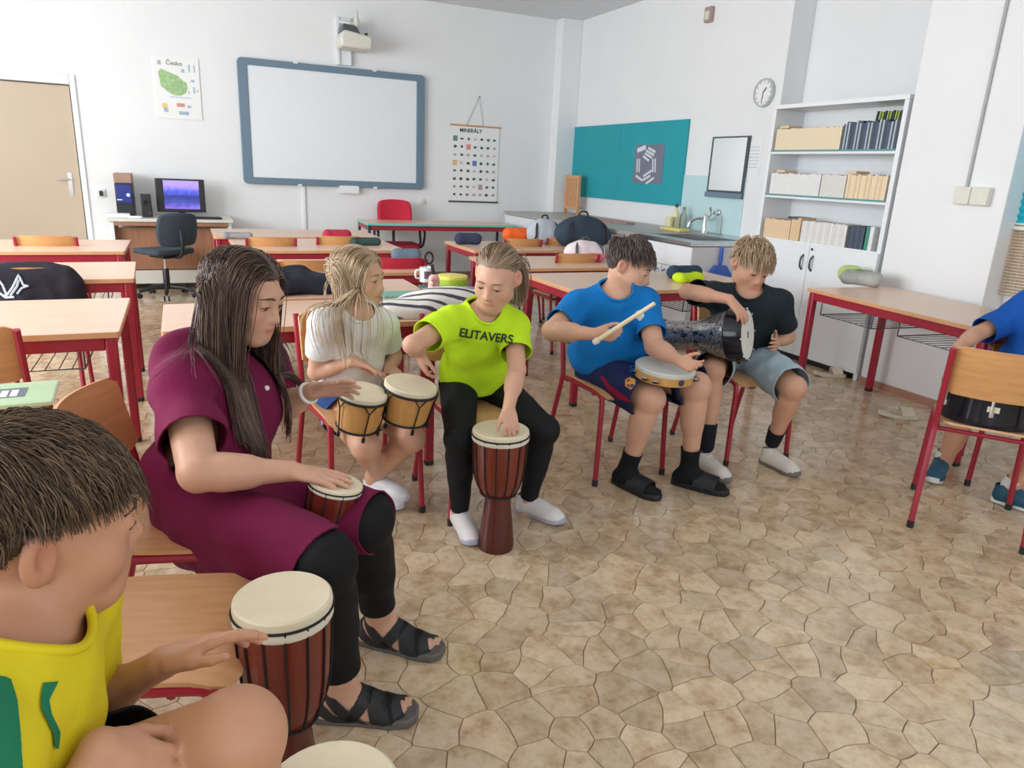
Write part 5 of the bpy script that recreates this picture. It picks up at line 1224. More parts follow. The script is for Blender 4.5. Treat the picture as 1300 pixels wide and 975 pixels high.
def person_lime():
    j = skeleton((603, 482), 3.10, [('neck', 'hipc', (612, 394), .40, True), ('shR', 'neck', (572, 410), .155, True), ('shL', 'neck', (652, 414), .155, False),
        ('elR', 'shR', (524, 438), .24, True), ('wrR', 'elR', (533, 447), .20, False), ('elL', 'shL', (656, 470), .24, True), ('wrL', 'elL', (646, 517), .20, True),
        ('hipR', 'hipc', (582, 488), .085, True), ('hipL', 'hipc', (626, 488), .085, False), ('knR', 'hipR', (584, 556), .39, True), ('knL', 'hipL', (690, 546), .38, True),
        ('anR', 'knR', (584, 652), .37, False), ('anL', 'knL', (670, 637), .37, False)])
    base = V3(j['hipc'][0], j['hipc'][1], 0); h = Head(deep(630, 351, 2.74), (-.62, -.66, -.42), (.06, -.05, 1), 1.04)
    S = Solid(); torso(S, j, .95); arm(S, j, 'R', .93); arm(S, j, 'L', .93); leg(S, j, 'R', .93); leg(S, j, 'L', .93)
    S.rc(j['neck']-V3(0, 0, .03), h.P(0, -.02, -.05), .046, .044, .03); h.skull(S)
    hand(S, j['wrR'], V3(.25, .2, -1), V3(1, .2, .2), True, (.4, .45, .5, .55), s=.86)
    tips = hand(S, j['wrL'], V3(-.02, -.45, -.9), V3(.1, .5, -1), False, (.42, .40, .42, .5), spread=.16, s=.86, thumb=(.6, .1))
    for q in 'RL': S.rc(j['an'+q], j['an'+q]-V3(0, 0, .05), .033, .03, .02)
    o = body_object(S, .0055, SKIN2, base, 'girl in a lime green shirt and black leggings drumming on a tall djembe', h)
    h.eyes(o, base, gaze=(0, 1, -.5)); h.brows(o, base, HASH, .0026); h.lashes(o, base, HASH)
    lime = cloth('lime_shirt', srgb(196, 236, 40)); ob = shirt(o, base, j, lime, .95, .016, .62, hem=.035, seed=5, vox=.007)
    bottoms(o, base, j, cloth('black_leggings', srgb(22, 23, 27), rough=.7), .93, .006, name='leggings', shin=.92, folds=.0015)
    W = plain('white_shoe', srgb(226, 222, 222), .5, .03, 12, .1, 90); SO = plain('lavender_sole', srgb(176, 178, 200), .45); LA = plain('grey_lace', srgb(190, 190, 196), .7)
    sneaker(o, base, j['anR'], (-.05, -1, 0), .235, (W, SO, LA)); sneaker(o, base, j['anL'], (.55, -.83, 0), .235, (W, SO, LA))
    # hair drawn back into a pony tail
    Sk = Solid(); h.skull(Sk); tr = Solid(); torso(tr, j, .95); Sk.merge(tr.copy(.03)); S2 = Sk
    P, N, L = scalp_points(h, 900, 3, front=.070, temple=.026, nape=-.062); tie = h.P(.005, -.105, .012); D = tie-P; D -= N*np.sum(D*N, 1, keepdims=True); D /= np.linalg.norm(D, axis=1, keepdims=True)
    dist = np.linalg.norm(P-tie, axis=1); paths = grow(Sk, P, D, 14, dist*1.15/14, .0, .0, .3, .0, 1, .006+.006*np.random.default_rng(1).random(len(P)), lambda Q, i: nrm_rows(tie-Q)*.5)
    hair_cap(h, o, base, HASH, .003, .3, .074, .032, -.056); hair_mesh('hair', paths, .0018, .0012, HASH, o, base)
    n = 700; r = np.random.default_rng(9); P = tie+r.normal(size=(n, 3))*.009; back = -h.A[1]; D = np.tile(back*1.0+h.A[0]*.25+V3(.30, 0, -.1), (n, 1))+r.normal(size=(n, 3))*.32; D /= np.linalg.norm(D, axis=1, keepdims=True)
    paths = grow(S2, P, D, 16, np.full(n, .0125)*(.75+.4*r.random(n)), .30, .012, .0, .05, 5); hair_mesh('pony_tail', paths, .0016, .0008, HASH, o, base)
    mb = MB(); mb.lathe([(.014, -.008), (.018, 0), (.014, .008)], tie-base, back, 12); mb.build('hair_tie', M['ink'], o)
    tr = tree_of(ob); ink = plain('shirt_print', srgb(40, 60, 40), .7)
    text_on(ob, tr, 'ELITAVERS', 617, 427, 15.0, math.radians(8.5), ink, o, base, .35)
    for x0, x1, y in ((592, 606, 433), (610, 626, 436.5), (630, 642, 438.5), (604, 616, 415), (622, 636, 416.5)): print_on(ob, tr, [(x0, y), (x1, y+.9), (x1, y+1.7), (x0, y+.8)], ink, o, base, 'fine_print', 2)
    return j, h
def nrm_rows(D): return D/np.maximum(1e-6, np.linalg.norm(D, axis=1, keepdims=True))
def person_blonde():
    j = skeleton((447, 497), 3.05, [('neck', 'hipc', (455, 394), .42, True), ('shR', 'neck', (410, 412), .15, True), ('shL', 'neck', (488, 412), .15, False),
        ('elR', 'shR', (402, 472), .24, False), ('wrR', 'elR', (449, 458), .19, True), ('elL', 'shL', (500, 452), .24, False), ('wrL', 'elL', (494, 466), .15, True),
        ('hipR', 'hipc', (420, 503), .085, True), ('hipL', 'hipc', (468, 500), .085, False), ('knR', 'hipR', (464, 566), .39, True), ('knL', 'hipL', (522, 556), .38, True),
        ('anR', 'knR', (477, 598), .36, False), ('anL', 'knL', (474, 606), .36, False)])
    base = V3(j['hipc'][0], j['hipc'][1], 0); h = Head(deep(455, 349, 2.90), (.78, -.60, -.16), (-.05, 0, 1), 1.05)
    S = Solid(); torso(S, j, .87); arm(S, j, 'R', .93); arm(S, j, 'L', .93); leg(S, j, 'R', .95); leg(S, j, 'L', .95)
    S.rc(j['neck']-V3(0, 0, .03), h.P(0, -.02, -.05), .045, .043, .03); h.skull(S)
    hand(S, j['wrR'], RT*.85-UP*.36+FW*.05, V3(0, -.3, -1), True, (.12, .10, .12, .16), s=.88, thumb=(.5, .3)); hand(S, j['wrL'], RT*.4-UP*.3-FW*.6, V3(0, 0, -1), False, (.2, .2, .2, .2), s=.86)
    for q in 'RL': S.rc(j['an'+q], j['an'+q]-V3(0, 0, .04), .033, .03, .02)
    o = body_object(S, .0055, SKIN2, base, 'girl with long blonde hair and a white shirt playing bongos on her knees', h)
    h.eyes(o, base); h.brows(o, base, HASH, .0024); h.lashes(o, base, HASH)
    shirt(o, base, j, cloth('white_shirt', srgb(232, 234, 236), .03), .87, .012, .58, hem=.02, seed=8)
    bl = cloth('blue_shorts', srgb(44, 74, 128)); ob = bottoms(o, base, j, bl, .95, .014, .42, flare=.022, seed=4)
    tr = tree_of(ob); wh = plain('white_print', srgb(232, 234, 238), .6)
    for P_ in ([(405, 540), (409, 533), (411, 534), (407, 541)], [(410, 531), (415, 527), (416, 529), (411, 533)], [(409, 536), (413, 535), (412, 539), (408, 540)], [(387, 519), (389, 518), (411, 553), (409, 554)]): print_on(ob, tr, P_, wh, o, base, 'white_print', 1.2)
    W = plain('white_trainer', srgb(222, 224, 228), .5, .03, 12); SO = plain('pale_sole', srgb(210, 212, 216), .45)
    sneaker(o, base, j['anR'], (.55, -.83, 0), .235, (W, SO, W), zfloor=max(0, j['anR'][2]-.1), laces=True); sneaker(o, base, j['anL'], (.45, -.9, 0), .235, (W, SO, W), zfloor=max(0, j['anL'][2]-.1))
    Sk = Solid(); h.skull(Sk); tr = Solid(); torso(tr, j, .95); arm(tr, j, 'R', .93); arm(tr, j, 'L', .93); Sk.merge(tr.copy(.016)); Sk.rc(j['neck']-V3(0, 0, .03), h.P(0, -.02, -.05), .05, .05, .02)
    n = 4600; P, N, L = scalp_points(h, n, 6, face=(-.005, .060), front=.064, temple=.020, nape=-.075); sg = np.sign(L[:, 0]+.004*np.random.default_rng(1).normal(size=n)); D = np.outer(sg*1.0, h.A[0])-np.outer(.55+.9*np.clip((L[:, 1]+.02)/.08, 0, 1), h.A[1]); D -= N*np.sum(D*N, 1, keepdims=True); D = nrm_rows(D); r = np.random.default_rng(2); tf = torso_axes(j)[1]
    lens = .52+.07*r.random(n); lat = (.066+.052*r.random(n))*sg; dep = -.03+.10*r.random(n); lens = np.where(L[:, 1] > .02, lens*.98, lens)
    paths = grow(Sk, P, D, 30, lens/30, .34, .0, .32, .012, 3, .003+.015*r.random(n), lambda Q, i: ((h.c+np.outer(lat, h.A[0])+np.outer(dep, tf))-Q)*V3(1, 1, 0)*(1.0 if i > 5 else 0)); paths = paths[tidy(Sk, paths, h=h)]; hair_cap(h, o, base, HBLOND, .004, .25, .068, .03, -.06)
    hair_mesh('hair', paths, .0017, .0009, HBLOND, o, base)
    return j, h
def person_blue():
    j = skeleton((775, 462), 3.55, [('neck', 'hipc', (781, 368), .43, True), ('shR', 'neck', (735, 388), .185, True), ('shL', 'neck', (818, 384), .165, False),
        ('elR', 'shR', (701, 420), .25, True), ('wrR', 'elR', (754, 424), .23, True), ('elL', 'shL', (831, 440), .26, True), ('wrL', 'elL', (862, 458), .17, True),
        ('hipR', 'hipc', (757, 468), .09, True), ('hipL', 'hipc', (802, 466), .09, True), ('knR', 'hipR', (826, 506), .41, True), ('knL', 'hipL', (884, 490), .40, True),
        ('anR', 'knR', (796, 597), .39, False), ('anL', 'knL', (876, 586), .39, False)])
    base = V3(j['hipc'][0], j['hipc'][1], 0); h = Head(deep(799, 337, 3.33), (.66, -.66, -.38), (.03, 0, 1), 1.10)
    S = Solid(); torso(S, j, 1.05, 1.22); arm(S, j, 'R', 1.05, fat=1.12); arm(S, j, 'L', 1.05, fat=1.12); leg(S, j, 'R', 1.02, 1.08); leg(S, j, 'L', 1.02, 1.08)
    S.rc(j['neck']-V3(0, 0, .03), h.P(0, -.02, -.05), .056, .054, .03); h.skull(S); S.el(h.P(0, .03, -.05), h.A, np.array((.062, .052, .05))*h.k, .03)
    hp = j['wrR']+RT*.075; Dh = (hp-CAMP) @ FW; mal = [deep(757, 433, Dh-.035), deep(831, 385, Dh-.20)]; md = nrm(mal[1]-mal[0])
    hand(S, j['wrR'], RT*.96-UP*.1-FW*.15, nrm(np.cross(md, RT)), True, (.85, .9, .9, .95), s=.95, thumb=(.35, .5)); hand(S, j['wrL'], RT*.5-UP*.3-FW*.7, V3(-.5, 0, .5), False, (.3, .3, .35, .4), s=.9)
    o = body_object(S, .006, SKIN2, base, 'boy in a bright blue shirt holding a mallet over a tambourine', h)
    h.eyes(o, base, gaze=(0, 1, -.4)); h.brows(o, base, HBRN2, .003); h.lashes(o, base, HBRN2)
    def tum(S_): pass
    ob = shirt(o, base, j, cloth('blue_shirt', srgb(14, 116, 190)), 1.05, .016, .72, belly=1.33, hem=.035, seed=3)
    tr = tree_of(ob); cr = plain('pale_crest', srgb(196, 200, 190), .7)
    print_on(ob, tr, [(807, 395), (817, 393), (818, 402), (813, 408), (808, 404)], cr, o, base, 'chest_crest', 1.5); print_on(ob, tr, [(707, 396), (712, 393), (713, 395), (708, 398)], M['white'], o, base, 'sleeve_print', 1.2)
    nv = cloth('navy_shorts', srgb(34, 44, 86)); ob = bottoms(o, base, j, nv, 1.02, .016, .95, flare=.02, fat=1.08, seed=6); tr = tree_of(ob)
    print_on(ob, tr, [(762, 478), (766, 477), (775, 489), (790, 500), (803, 508), (802, 512), (786, 507), (772, 495)], cloth('crimson_stripe', srgb(150, 22, 60)), o, base, 'crimson_stripe', 2)
    gold = plain('crest_gold', srgb(222, 170, 70), .6); red = plain('crest_red', srgb(170, 40, 60), .6); blu = plain('crest_blue', srgb(40, 60, 140), .6)
    print_on(ob, tr, [(794, 482), (800, 479), (807, 482), (807, 489), (801, 495), (794, 490)], gold, o, base, 'crest', 1.2)
    print_on(ob, tr, [(795.5, 488), (800, 488), (800, 493), (796.5, 490)], red, o, base, 'crest_quarter', 1.0, .0030); print_on(ob, tr, [(801, 488), (806, 488), (805, 490.5), (801, 493)], blu, o, base, 'crest_quarter', 1.0, .0030); print_on(ob, tr, [(796, 482.5), (800, 481), (800, 485), (796, 485.5)], red, o, base, 'crest_quarter', 1.0, .0030)
    bk = cloth('black_sock', srgb(24, 24, 28)); slm = plain('black_slide', srgb(26, 27, 30), .55, .1)
    for q, toe in (('R', (.32, -.95, 0)), ('L', (.62, -.78, 0))):
        a = V3(j['an'+q][0], j['an'+q][1], .085); sk = sock(o, base, a, j['kn'+q], toe, bk, 1.02, .27)
        d = nrm(V3(*toe)); w = nrm(np.cross(V3(0, 0, 1), d)); P = lambda x, y, z: a-d*.06+d*x+w*y+V3(0, 0, z-a[2])
        mb = MB(); mb.prism([(-.012, .02), (-.02, 0), (-.012, -.025), (.05, -.038), (.13, -.043), (.20, -.046), (.245, -.030), (.26, 0), (.25, .028), (.20, .044), (.12, .040), (.05, .036)], lambda x, y, z: P(x, y, z), .001, .028)
        sl = mb.build('slide_sandal', slm, o, smooth=50, bevel=.006); sl.data.transform(Matrix.Translation(Vector([float(c) for c in -base])))
        G = [[P(x-.012*abs(u)+.0, .050*math.sin(u*1.45), .018+.072*math.cos(u*1.45)*(1-(x-.10)*1.6))-base for u in np.linspace(-1, 1, 15)] for x in np.linspace(.105, .205, 7)]
        mb = MB(); mb.sheet(G, .006); mb.build('strap', slm, sl, smooth=60)
    short_hair(h, o, base, HBRN2, 1700, 4, (.0, -.05, .115), (.026, .055), .016, .064, .030, -.055, .0015, .03)
    return j, h, mal
def person_dark():
    j = skeleton((935, 448), 3.85, [('neck', 'hipc', (950, 369), .40, True), ('shR', 'neck', (905, 375), .165, False), ('shL', 'neck', (988, 385), .165, False),
        ('elR', 'shR', (872, 370), .25, True), ('wrR', 'elR', (926, 380), .22, True), ('elL', 'shL', (1000, 428), .25, False), ('wrL', 'elL', (985, 434), .15, True),
        ('hipR', 'hipc', (912, 452), .09, True), ('hipL', 'hipc', (955, 454), .09, True), ('knR', 'hipR', (905, 470), .38, True), ('knL', 'hipL', (1008, 492), .39, True),
        ('anR', 'knR', (897, 566), .38, False), ('anL', 'knL', (981, 560), .36, False)])
    base = V3(j['hipc'][0], j['hipc'][1], 0); h = Head(deep(953, 337, 3.58), (-.12, -.88, -.42), (.10, -.25, .9), 1.08)
    S = Solid(); torso(S, j, .98); arm(S, j, 'R', .98); arm(S, j, 'L', .98); leg(S, j, 'R', .98); leg(S, j, 'L', .98)
    S.rc(j['neck']-V3(0, 0, .03), h.P(0, -.02, -.05), .050, .048, .03); h.skull(S)
    hand(S, j['wrR'], RT*.55-UP*.75-FW*.25, RT*-.3-UP*.6+FW*.8, True, (.35, .38, .40, .4), s=.92, thumb=(.7, .5)); hand(S, j['wrL'], RT*-.3-UP*.2-FW*.95, RT*-1.0, False, (.35, .4, .5, .5), s=.92, thumb=(.9, 0))
    o = body_object(S, .006, SKIN, base, 'blond boy in a dark shirt resting a silver goblet drum on his lap', h)
    h.eyes(o, base, gaze=(0, 1, -.4)); h.brows(o, base, HBLOND, .0026); h.lashes(o, base, HASH)
    shirt(o, base, j, cloth('dark_teal_shirt', srgb(34, 44, 50)), .98, .018, .66, hem=.035, seed=11)
    bottoms(o, base, j, cloth('pale_blue_shorts', srgb(168, 188, 200)), .98, .018, .95, flare=.022, seed=12)
    bk = cloth('dark_sock', srgb(26, 28, 38)); W = plain('beige_white_shoe', srgb(222, 216, 206), .55, .03, 12); SO = plain('dark_edged_sole', srgb(120, 116, 112), .5)
    sock(o, base, j['anR'], j['knR'], (0, -1, 0), bk, .98, .30, footlen=False); sock(o, base, j['anL'], j['knL'], (0, -1, 0), bk, .98, .22, footlen=False)
    sneaker(o, base, V3(*j['anR'][:2], .09), (.05, -1, 0), .24, (W, SO, W)); sneaker(o, base, V3(*j['anL'][:2], .095), (.12, -1, 0), .24, (W, SO, W))
    short_hair(h, o, base, HBLOND, 1900, 7, (0, -.055, .112), (.03, .066), .020, .060, .022, -.058, .0016, .03, grav=.14, steps=11)
    return j, h
def person_right():
    j = skeleton((1314, 476), 3.55, [('neck', 'hipc', (1340, 372), .42, True), ('shR', 'neck', (1288, 402), .20, False), ('shL', 'neck', (1400, 405), .2, True),
        ('elR', 'shR', (1240, 424), .24, True), ('wrR', 'elR', (1216, 440), .20, True), ('elL', 'shL', (1420, 470), .24, True), ('wrL', 'elL', (1380, 470), .2, True),
        ('hipR', 'hipc', (1298, 474), .09, False), ('hipL', 'hipc', (1340, 474), .09, True), ('knR', 'hipR', (1226, 522), .40, True), ('knL', 'hipL', (1345, 540), .40, True),
        ('anR', 'knR', (1192, 602), .37, False), ('anL', 'knL', (1280, 622), .37, False)])
    base = V3(j['hipc'][0], j['hipc'][1], 0); h = Head(j['neck']+V3(-.06, -.03, .17), (-.8, -.5, -.3), (0, 0, 1), 1.05)
    S = Solid(); torso(S, j, 1.0); arm(S, j, 'R', 1.0); arm(S, j, 'L', 1.0); leg(S, j, 'R', .95); leg(S, j, 'L', .95)
    S.rc(j['neck']-V3(0, 0, .03), h.P(0, -.02, -.05), .050, .048, .03); h.skull(S)
    hand(S, j['wrR'], RT*-.45-UP*.9-FW*.1, RT*.5-UP*.3-FW*.5, True, (.45, .5, .5, .5), s=.95, thumb=(.5, .4)); hand(S, j['wrL'], RT*-.6-UP*.4-FW*.5, V3(0, 0, -1), False, (.4, .4, .4, .4), s=.95)
    for q in 'RL': S.rc(j['an'+q], V3(*j['an'+q][:2], .05), .033, .03, .02)
    o = body_object(S, .006, SKIN, base, 'child in a cobalt blue shirt and teal trainers behind the black drum', h)
    h.eyes(o, base); h.brows(o, base, HBRN2)
    shirt(o, base, j, cloth('cobalt_shirt', srgb(26, 88, 176)), 1.0, .018, .80, hem=.02, seed=21)
    bottoms(o, base, j, cloth('dark_blue_shorts', srgb(40, 52, 84)), .95, .016, .55, flare=.02, seed=22)
    T = plain('teal_trainer', srgb(28, 84, 108), .55, .25, 22, .2, 120); SO = plain('white_sole2', srgb(226, 228, 230), .45); LA = plain('dark_lace', srgb(24, 34, 46), .7)
    ws = cloth('white_sock', srgb(226, 226, 226))
    for q, toe in (('R', (-.9, -.45, 0)), ('L', (.35, -.94, 0))): sock(o, base, V3(*j['an'+q][:2], .10), j['kn'+q], toe, ws, .95, .10, footlen=False); sneaker(o, base, V3(*j['an'+q][:2], .095), toe, .255, (T, SO, LA))
    short_hair(h, o, base, HBRN2, 800, 17)
    return j, h
LIME, BLONDE, BLUE, DARK, RIGHT = person_lime(), person_blonde(), person_blue(), person_dark(), person_right()
def person_teacher():
    j = skeleton((262, 626), 1.97, [('neck', 'hipc', (282, 452), .46, False), ('shR', 'neck', (232, 492), .17, True), ('shL', 'neck', (334, 462), .17, False),
        ('elR', 'shR', (252, 600), .28, True), ('wrR', 'elR', (370, 598), .25, False), ('elL', 'shL', (352, 535), .27, True), ('wrL', 'elL', (394, 496), .24, False),
        ('hipR', 'hipc', (272, 655), .10, True), ('hipL', 'hipc', (296, 628), .10, False), ('knR', 'hipR', (410, 714), .45, True), ('knL', 'hipL', (462, 660), .45, True),
        ('anR', 'knR', (433, 858), .41, False), ('anL', 'knL', (483, 772), .41, False)])
    for q in 'RL': j['an'+q][2] = .085
    j['shR'] = deep(232, 490, 1.90); j['elR'] = deep(252, 600, 1.70); j['wrR'] = deep(368, 598, 1.80); j['elL'] = deep(350, 522, 2.32); j['wrL'] = deep(398, 496, 2.20)
    base = V3(j['hipc'][0], j['hipc'][1], 0); h = Head(deep(311, 372, 2.00), (.75, -.60, -.34), (.10, -.02, 1), 1.10)
    S = Solid(); torso(S, j, 1.10, 1.12, 1.1); arm(S, j, 'R', 1.12, fat=1.12); arm(S, j, 'L', 1.12, fat=1.12); leg(S, j, 'R', 1.12, 1.08); leg(S, j, 'L', 1.12, 1.08)
    S.rc(j['neck']-V3(0, 0, .03), h.P(0, -.02, -.05), .054, .050, .03); h.skull(S)
    A_ = torso_axes(j); S.el(j['hipc']+A_[2]*.29+A_[1]*.065, A_, np.array((.145, .085, .10)), .05)
    hand(S, j['wrR'], RT*.97-UP*.18+FW*.12, V3(-.05, .1, -1), True, (.12, .10, .12, .18), spread=.06, s=1.0, thumb=(.35, .25))
    hand(S, j['wrL'], RT*.97+UP*.10-FW*.1, RT*.1-UP*.7-FW*.6, False, (.14, .18, .24, .3), s=1.0, thumb=(.55, .2))
    tr_, tl_ = V3(.93, -.36, 0), V3(.80, -.60, 0); foot(S, j['anR'], tr_, 1.08); foot(S, j['anL'], tl_, 1.08)
    o = body_object(S, .005, SKIN2, base, 'woman in a burgundy tunic and black sandals drumming on a small djembe', h)
    h.eyes(o, base, gaze=(0, 1, -.5), iris=(78, 70, 58)); h.brows(o, base, HDARK, .0028); h.lashes(o, base, HDARK)
    bur = cloth('burgundy_tunic', srgb(112, 24, 64), .08, .92, .3, 120)
    def skirt(S2):
        for q in 'RL':
            a, b = j['hip'+q], j['kn'+q]; d = b-a
            S2.rc(a+V3(0, 0, .0), a+d*1.2, .116, .084, .03)
        a, b = (j['hipR']+j['hipL'])/2, (j['knR']+j['knL'])/2; S2.rc(a+V3(0, 0, .03), a+(b-a)*.55, .100, .05, .03)
        a, b = j['hipR'], j['knR']; d = b-a; out = nrm(np.cross(d, V3(0, 0, 1)))
        S2.rc(a+out*.035+V3(0, 0, -.09)-d*.12, a+out*.04+d*.50+V3(0, 0, -.085), .062, .045, .05); S2.rc(a-d*.30+V3(0, 0, -.04), a-d*.25+V3(0, 0, -.13), .085, .060, .06)
    A = torso_axes(j); up = A[2]; S2 = Solid(); torso(S2, j, 1.10, 1.12, 1.1); S2.el(j['hipc']+up*.29+A[1]*.065, A, np.array((.145, .085, .10)), .05); S2 = S2.copy(.024); S2.rc(j['neck']-up*.06, j['neck']+up*.04, .066, .058, .03); cuts = []
    for q in 'RL':
        a, b = j['sh'+q], j['el'+q]; d = b-a; S2.rc(a, a+d*.85, .072, .084, .05); m = a+d*(.66 if q == 'R' else .8); cuts.append((m, d, m+nrm(d)*.06, .115))
    skirt(S2)
    for q in 'RL':
        a, b = j['hip'+q], j['kn'+q]; d = b-a; m = a+d*(1.0 if q == 'R' else 1.09); cuts.append((m, nrm(d)+V3(0, 0, -.25 if q == 'R' else 0), m+nrm(d)*.1, .24))
    cuts.append((None, None, j['neck']+up*.015+A[1]*.03, .088))
    V, F = S2.mesh(.0075, cuts, .0045, 31, 38); ob = thick(mesh_from('tunic', V, F, bur, o, base), .004); tr = tree_of(ob)
    bottoms(o, base, j, cloth('black_trousers', srgb(20, 20, 23), rough=.75), 1.12, .012, name='trousers', shin=.80, folds=.0025, hipw=1.05)
    btn = plain('white_button', srgb(236, 232, 228), .35)
    for q in ((338, 493), (366, 534)):
        p = cast(tr[0], tr[1], *q)
        if p is not None: mb = MB(); mb.lathe([(.0075, 0), (.0075, .003), (.004, .004)], p-base, CAMP-p, 12); mb.build('button', btn, ob)
    # belt tie and bracelet
    w0 = j['wrL']-nrm(j['wrL']-j['elL'])*.025; u, v, a = frame_from(j['wrL']-j['elL']); mb = MB(); mb.tube([w0+.030*(math.cos(t_)*u+math.sin(t_)*v)-base for t_ in np.linspace(0, 2*math.pi, 18, endpoint=False)], .0065, 8, closed=True); mb.build('bracelet', plain('white_bracelet', srgb(232, 228, 222), .4), o)
    # sandals
    bl = plain('black_sandal_strap', srgb(30, 31, 35), .6, .1, 20, .15, 200); sole = plain('grey_sandal_sole', srgb(96, 92, 88), .6)
    for q, toe in (('R', tr_), ('L', tl_)):
        an = j['an'+q]; d = nrm(toe); w = nrm(np.cross(V3(0, 0, 1), d)); o0 = an-V3(0, 0, an[2]); P = lambda x, y, z: o0+d*x+w*y+V3(0, 0, z)-base
        mb = MB(); mb.prism([(-.075, 0), (-.066, -.03), (.0, -.036), (.06, -.040), (.12, -.050), (.175, -.046), (.20, -.02), (.20, .022), (.185, .045), (.12, .046), (.05, .038), (-.02, .036), (-.066, .026)], lambda x, y, z: P(x, y, z), .001, .026)
        sd = mb.build('sandal', sole, o, smooth=50, bevel=.006)
        f = Solid(); foot(f, an, toe, 1.08); f = f.copy(.005); f.rc(an, an+V3(0, 0, .02), .040, .040, .02)
        for (x0, nx, nz, wd) in ((.105, 1, .15, .030), (.135, 1, .5, .016), (.045, 1, -.75, .016), (.010, 1, .9, .015), (-.045, 1, 1.2, .014)):
            nn = nrm(d*nx+V3(0, 0, nz)); c = o0+d*x0+V3(0, 0, .055); V, F = f.mesh(.005, [(c+nn*wd, nn, c, 1), (c-nn*wd, -nn, c, 1), (o0+V3(0, 0, .012), V3(0, 0, -1), o0, 1), (o0+V3(0, 0, .115), V3(0, 0, 1), o0+V3(0, 0, .2), 1)])
            if len(F): thick(mesh_from('strap', V, F, bl, sd, base), .003)
    # long straight hair with a parting
    Sk = Solid(); h.skull(Sk); t2 = Solid(); torso(t2, j, 1.10, 1.12, 1.1); t2.el(j['hipc']+A[2]*.29+A[1]*.065, A, np.array((.145, .085, .10)), .05); arm(t2, j, 'R', 1.12, fat=1.15); arm(t2, j, 'L', 1.12, fat=1.15); Sk.merge(t2.copy(.030)); Sk.rc(j['neck']-V3(0, 0, .03), h.P(0, -.02, -.05), .058, .056, .02)
    n = 5000; P, N, L = scalp_points(h, n, 12, face=(-.022, .058), front=.062, temple=.034, nape=-.08); r = np.random.default_rng(5); sg = np.sign(L[:, 0]-.006+.002*r.normal(size=n))
    D = np.outer(sg, h.A[0])-np.outer(.30+2.4*np.clip((L[:, 1]+.02)/.07, 0, 1), h.A[1]); D -= N*np.sum(D*N, 1, keepdims=True); D = nrm_rows(D)
    lens = np.where(L[:, 1] > -.03, .52, .46)+.07*r.random(n); tf = A[1]
    lat = sg*(.070+.060*r.random(n)); bk_ = -.20+.20*np.clip((L[:, 1]+.095)/.085, 0, 1)+.02*r.normal(size=n)
    fw_ = np.clip(.02+(L[:, 1]-.02)*1.6+.02*r.normal(size=n), -.11, .0)
    paths = grow(Sk, P, D, 34, lens/34, .36, .0, .32, .010, 3, .003+.016*r.random(n), lambda Q, i: ((h.c+np.outer(lat, h.A[0])+np.outer(bk_, h.A[1]))-Q)*V3(1, 1, 0)*(1.0 if i > 8 else 0)); paths = paths[tidy(Sk, paths, h=h)]; hair_cap(h, o, base, HDARK, .004, .2, .066, .050, -.07, .004)
    hair_mesh('hair', paths, .0012, .0008, HDARK, o, base)
    return j, h
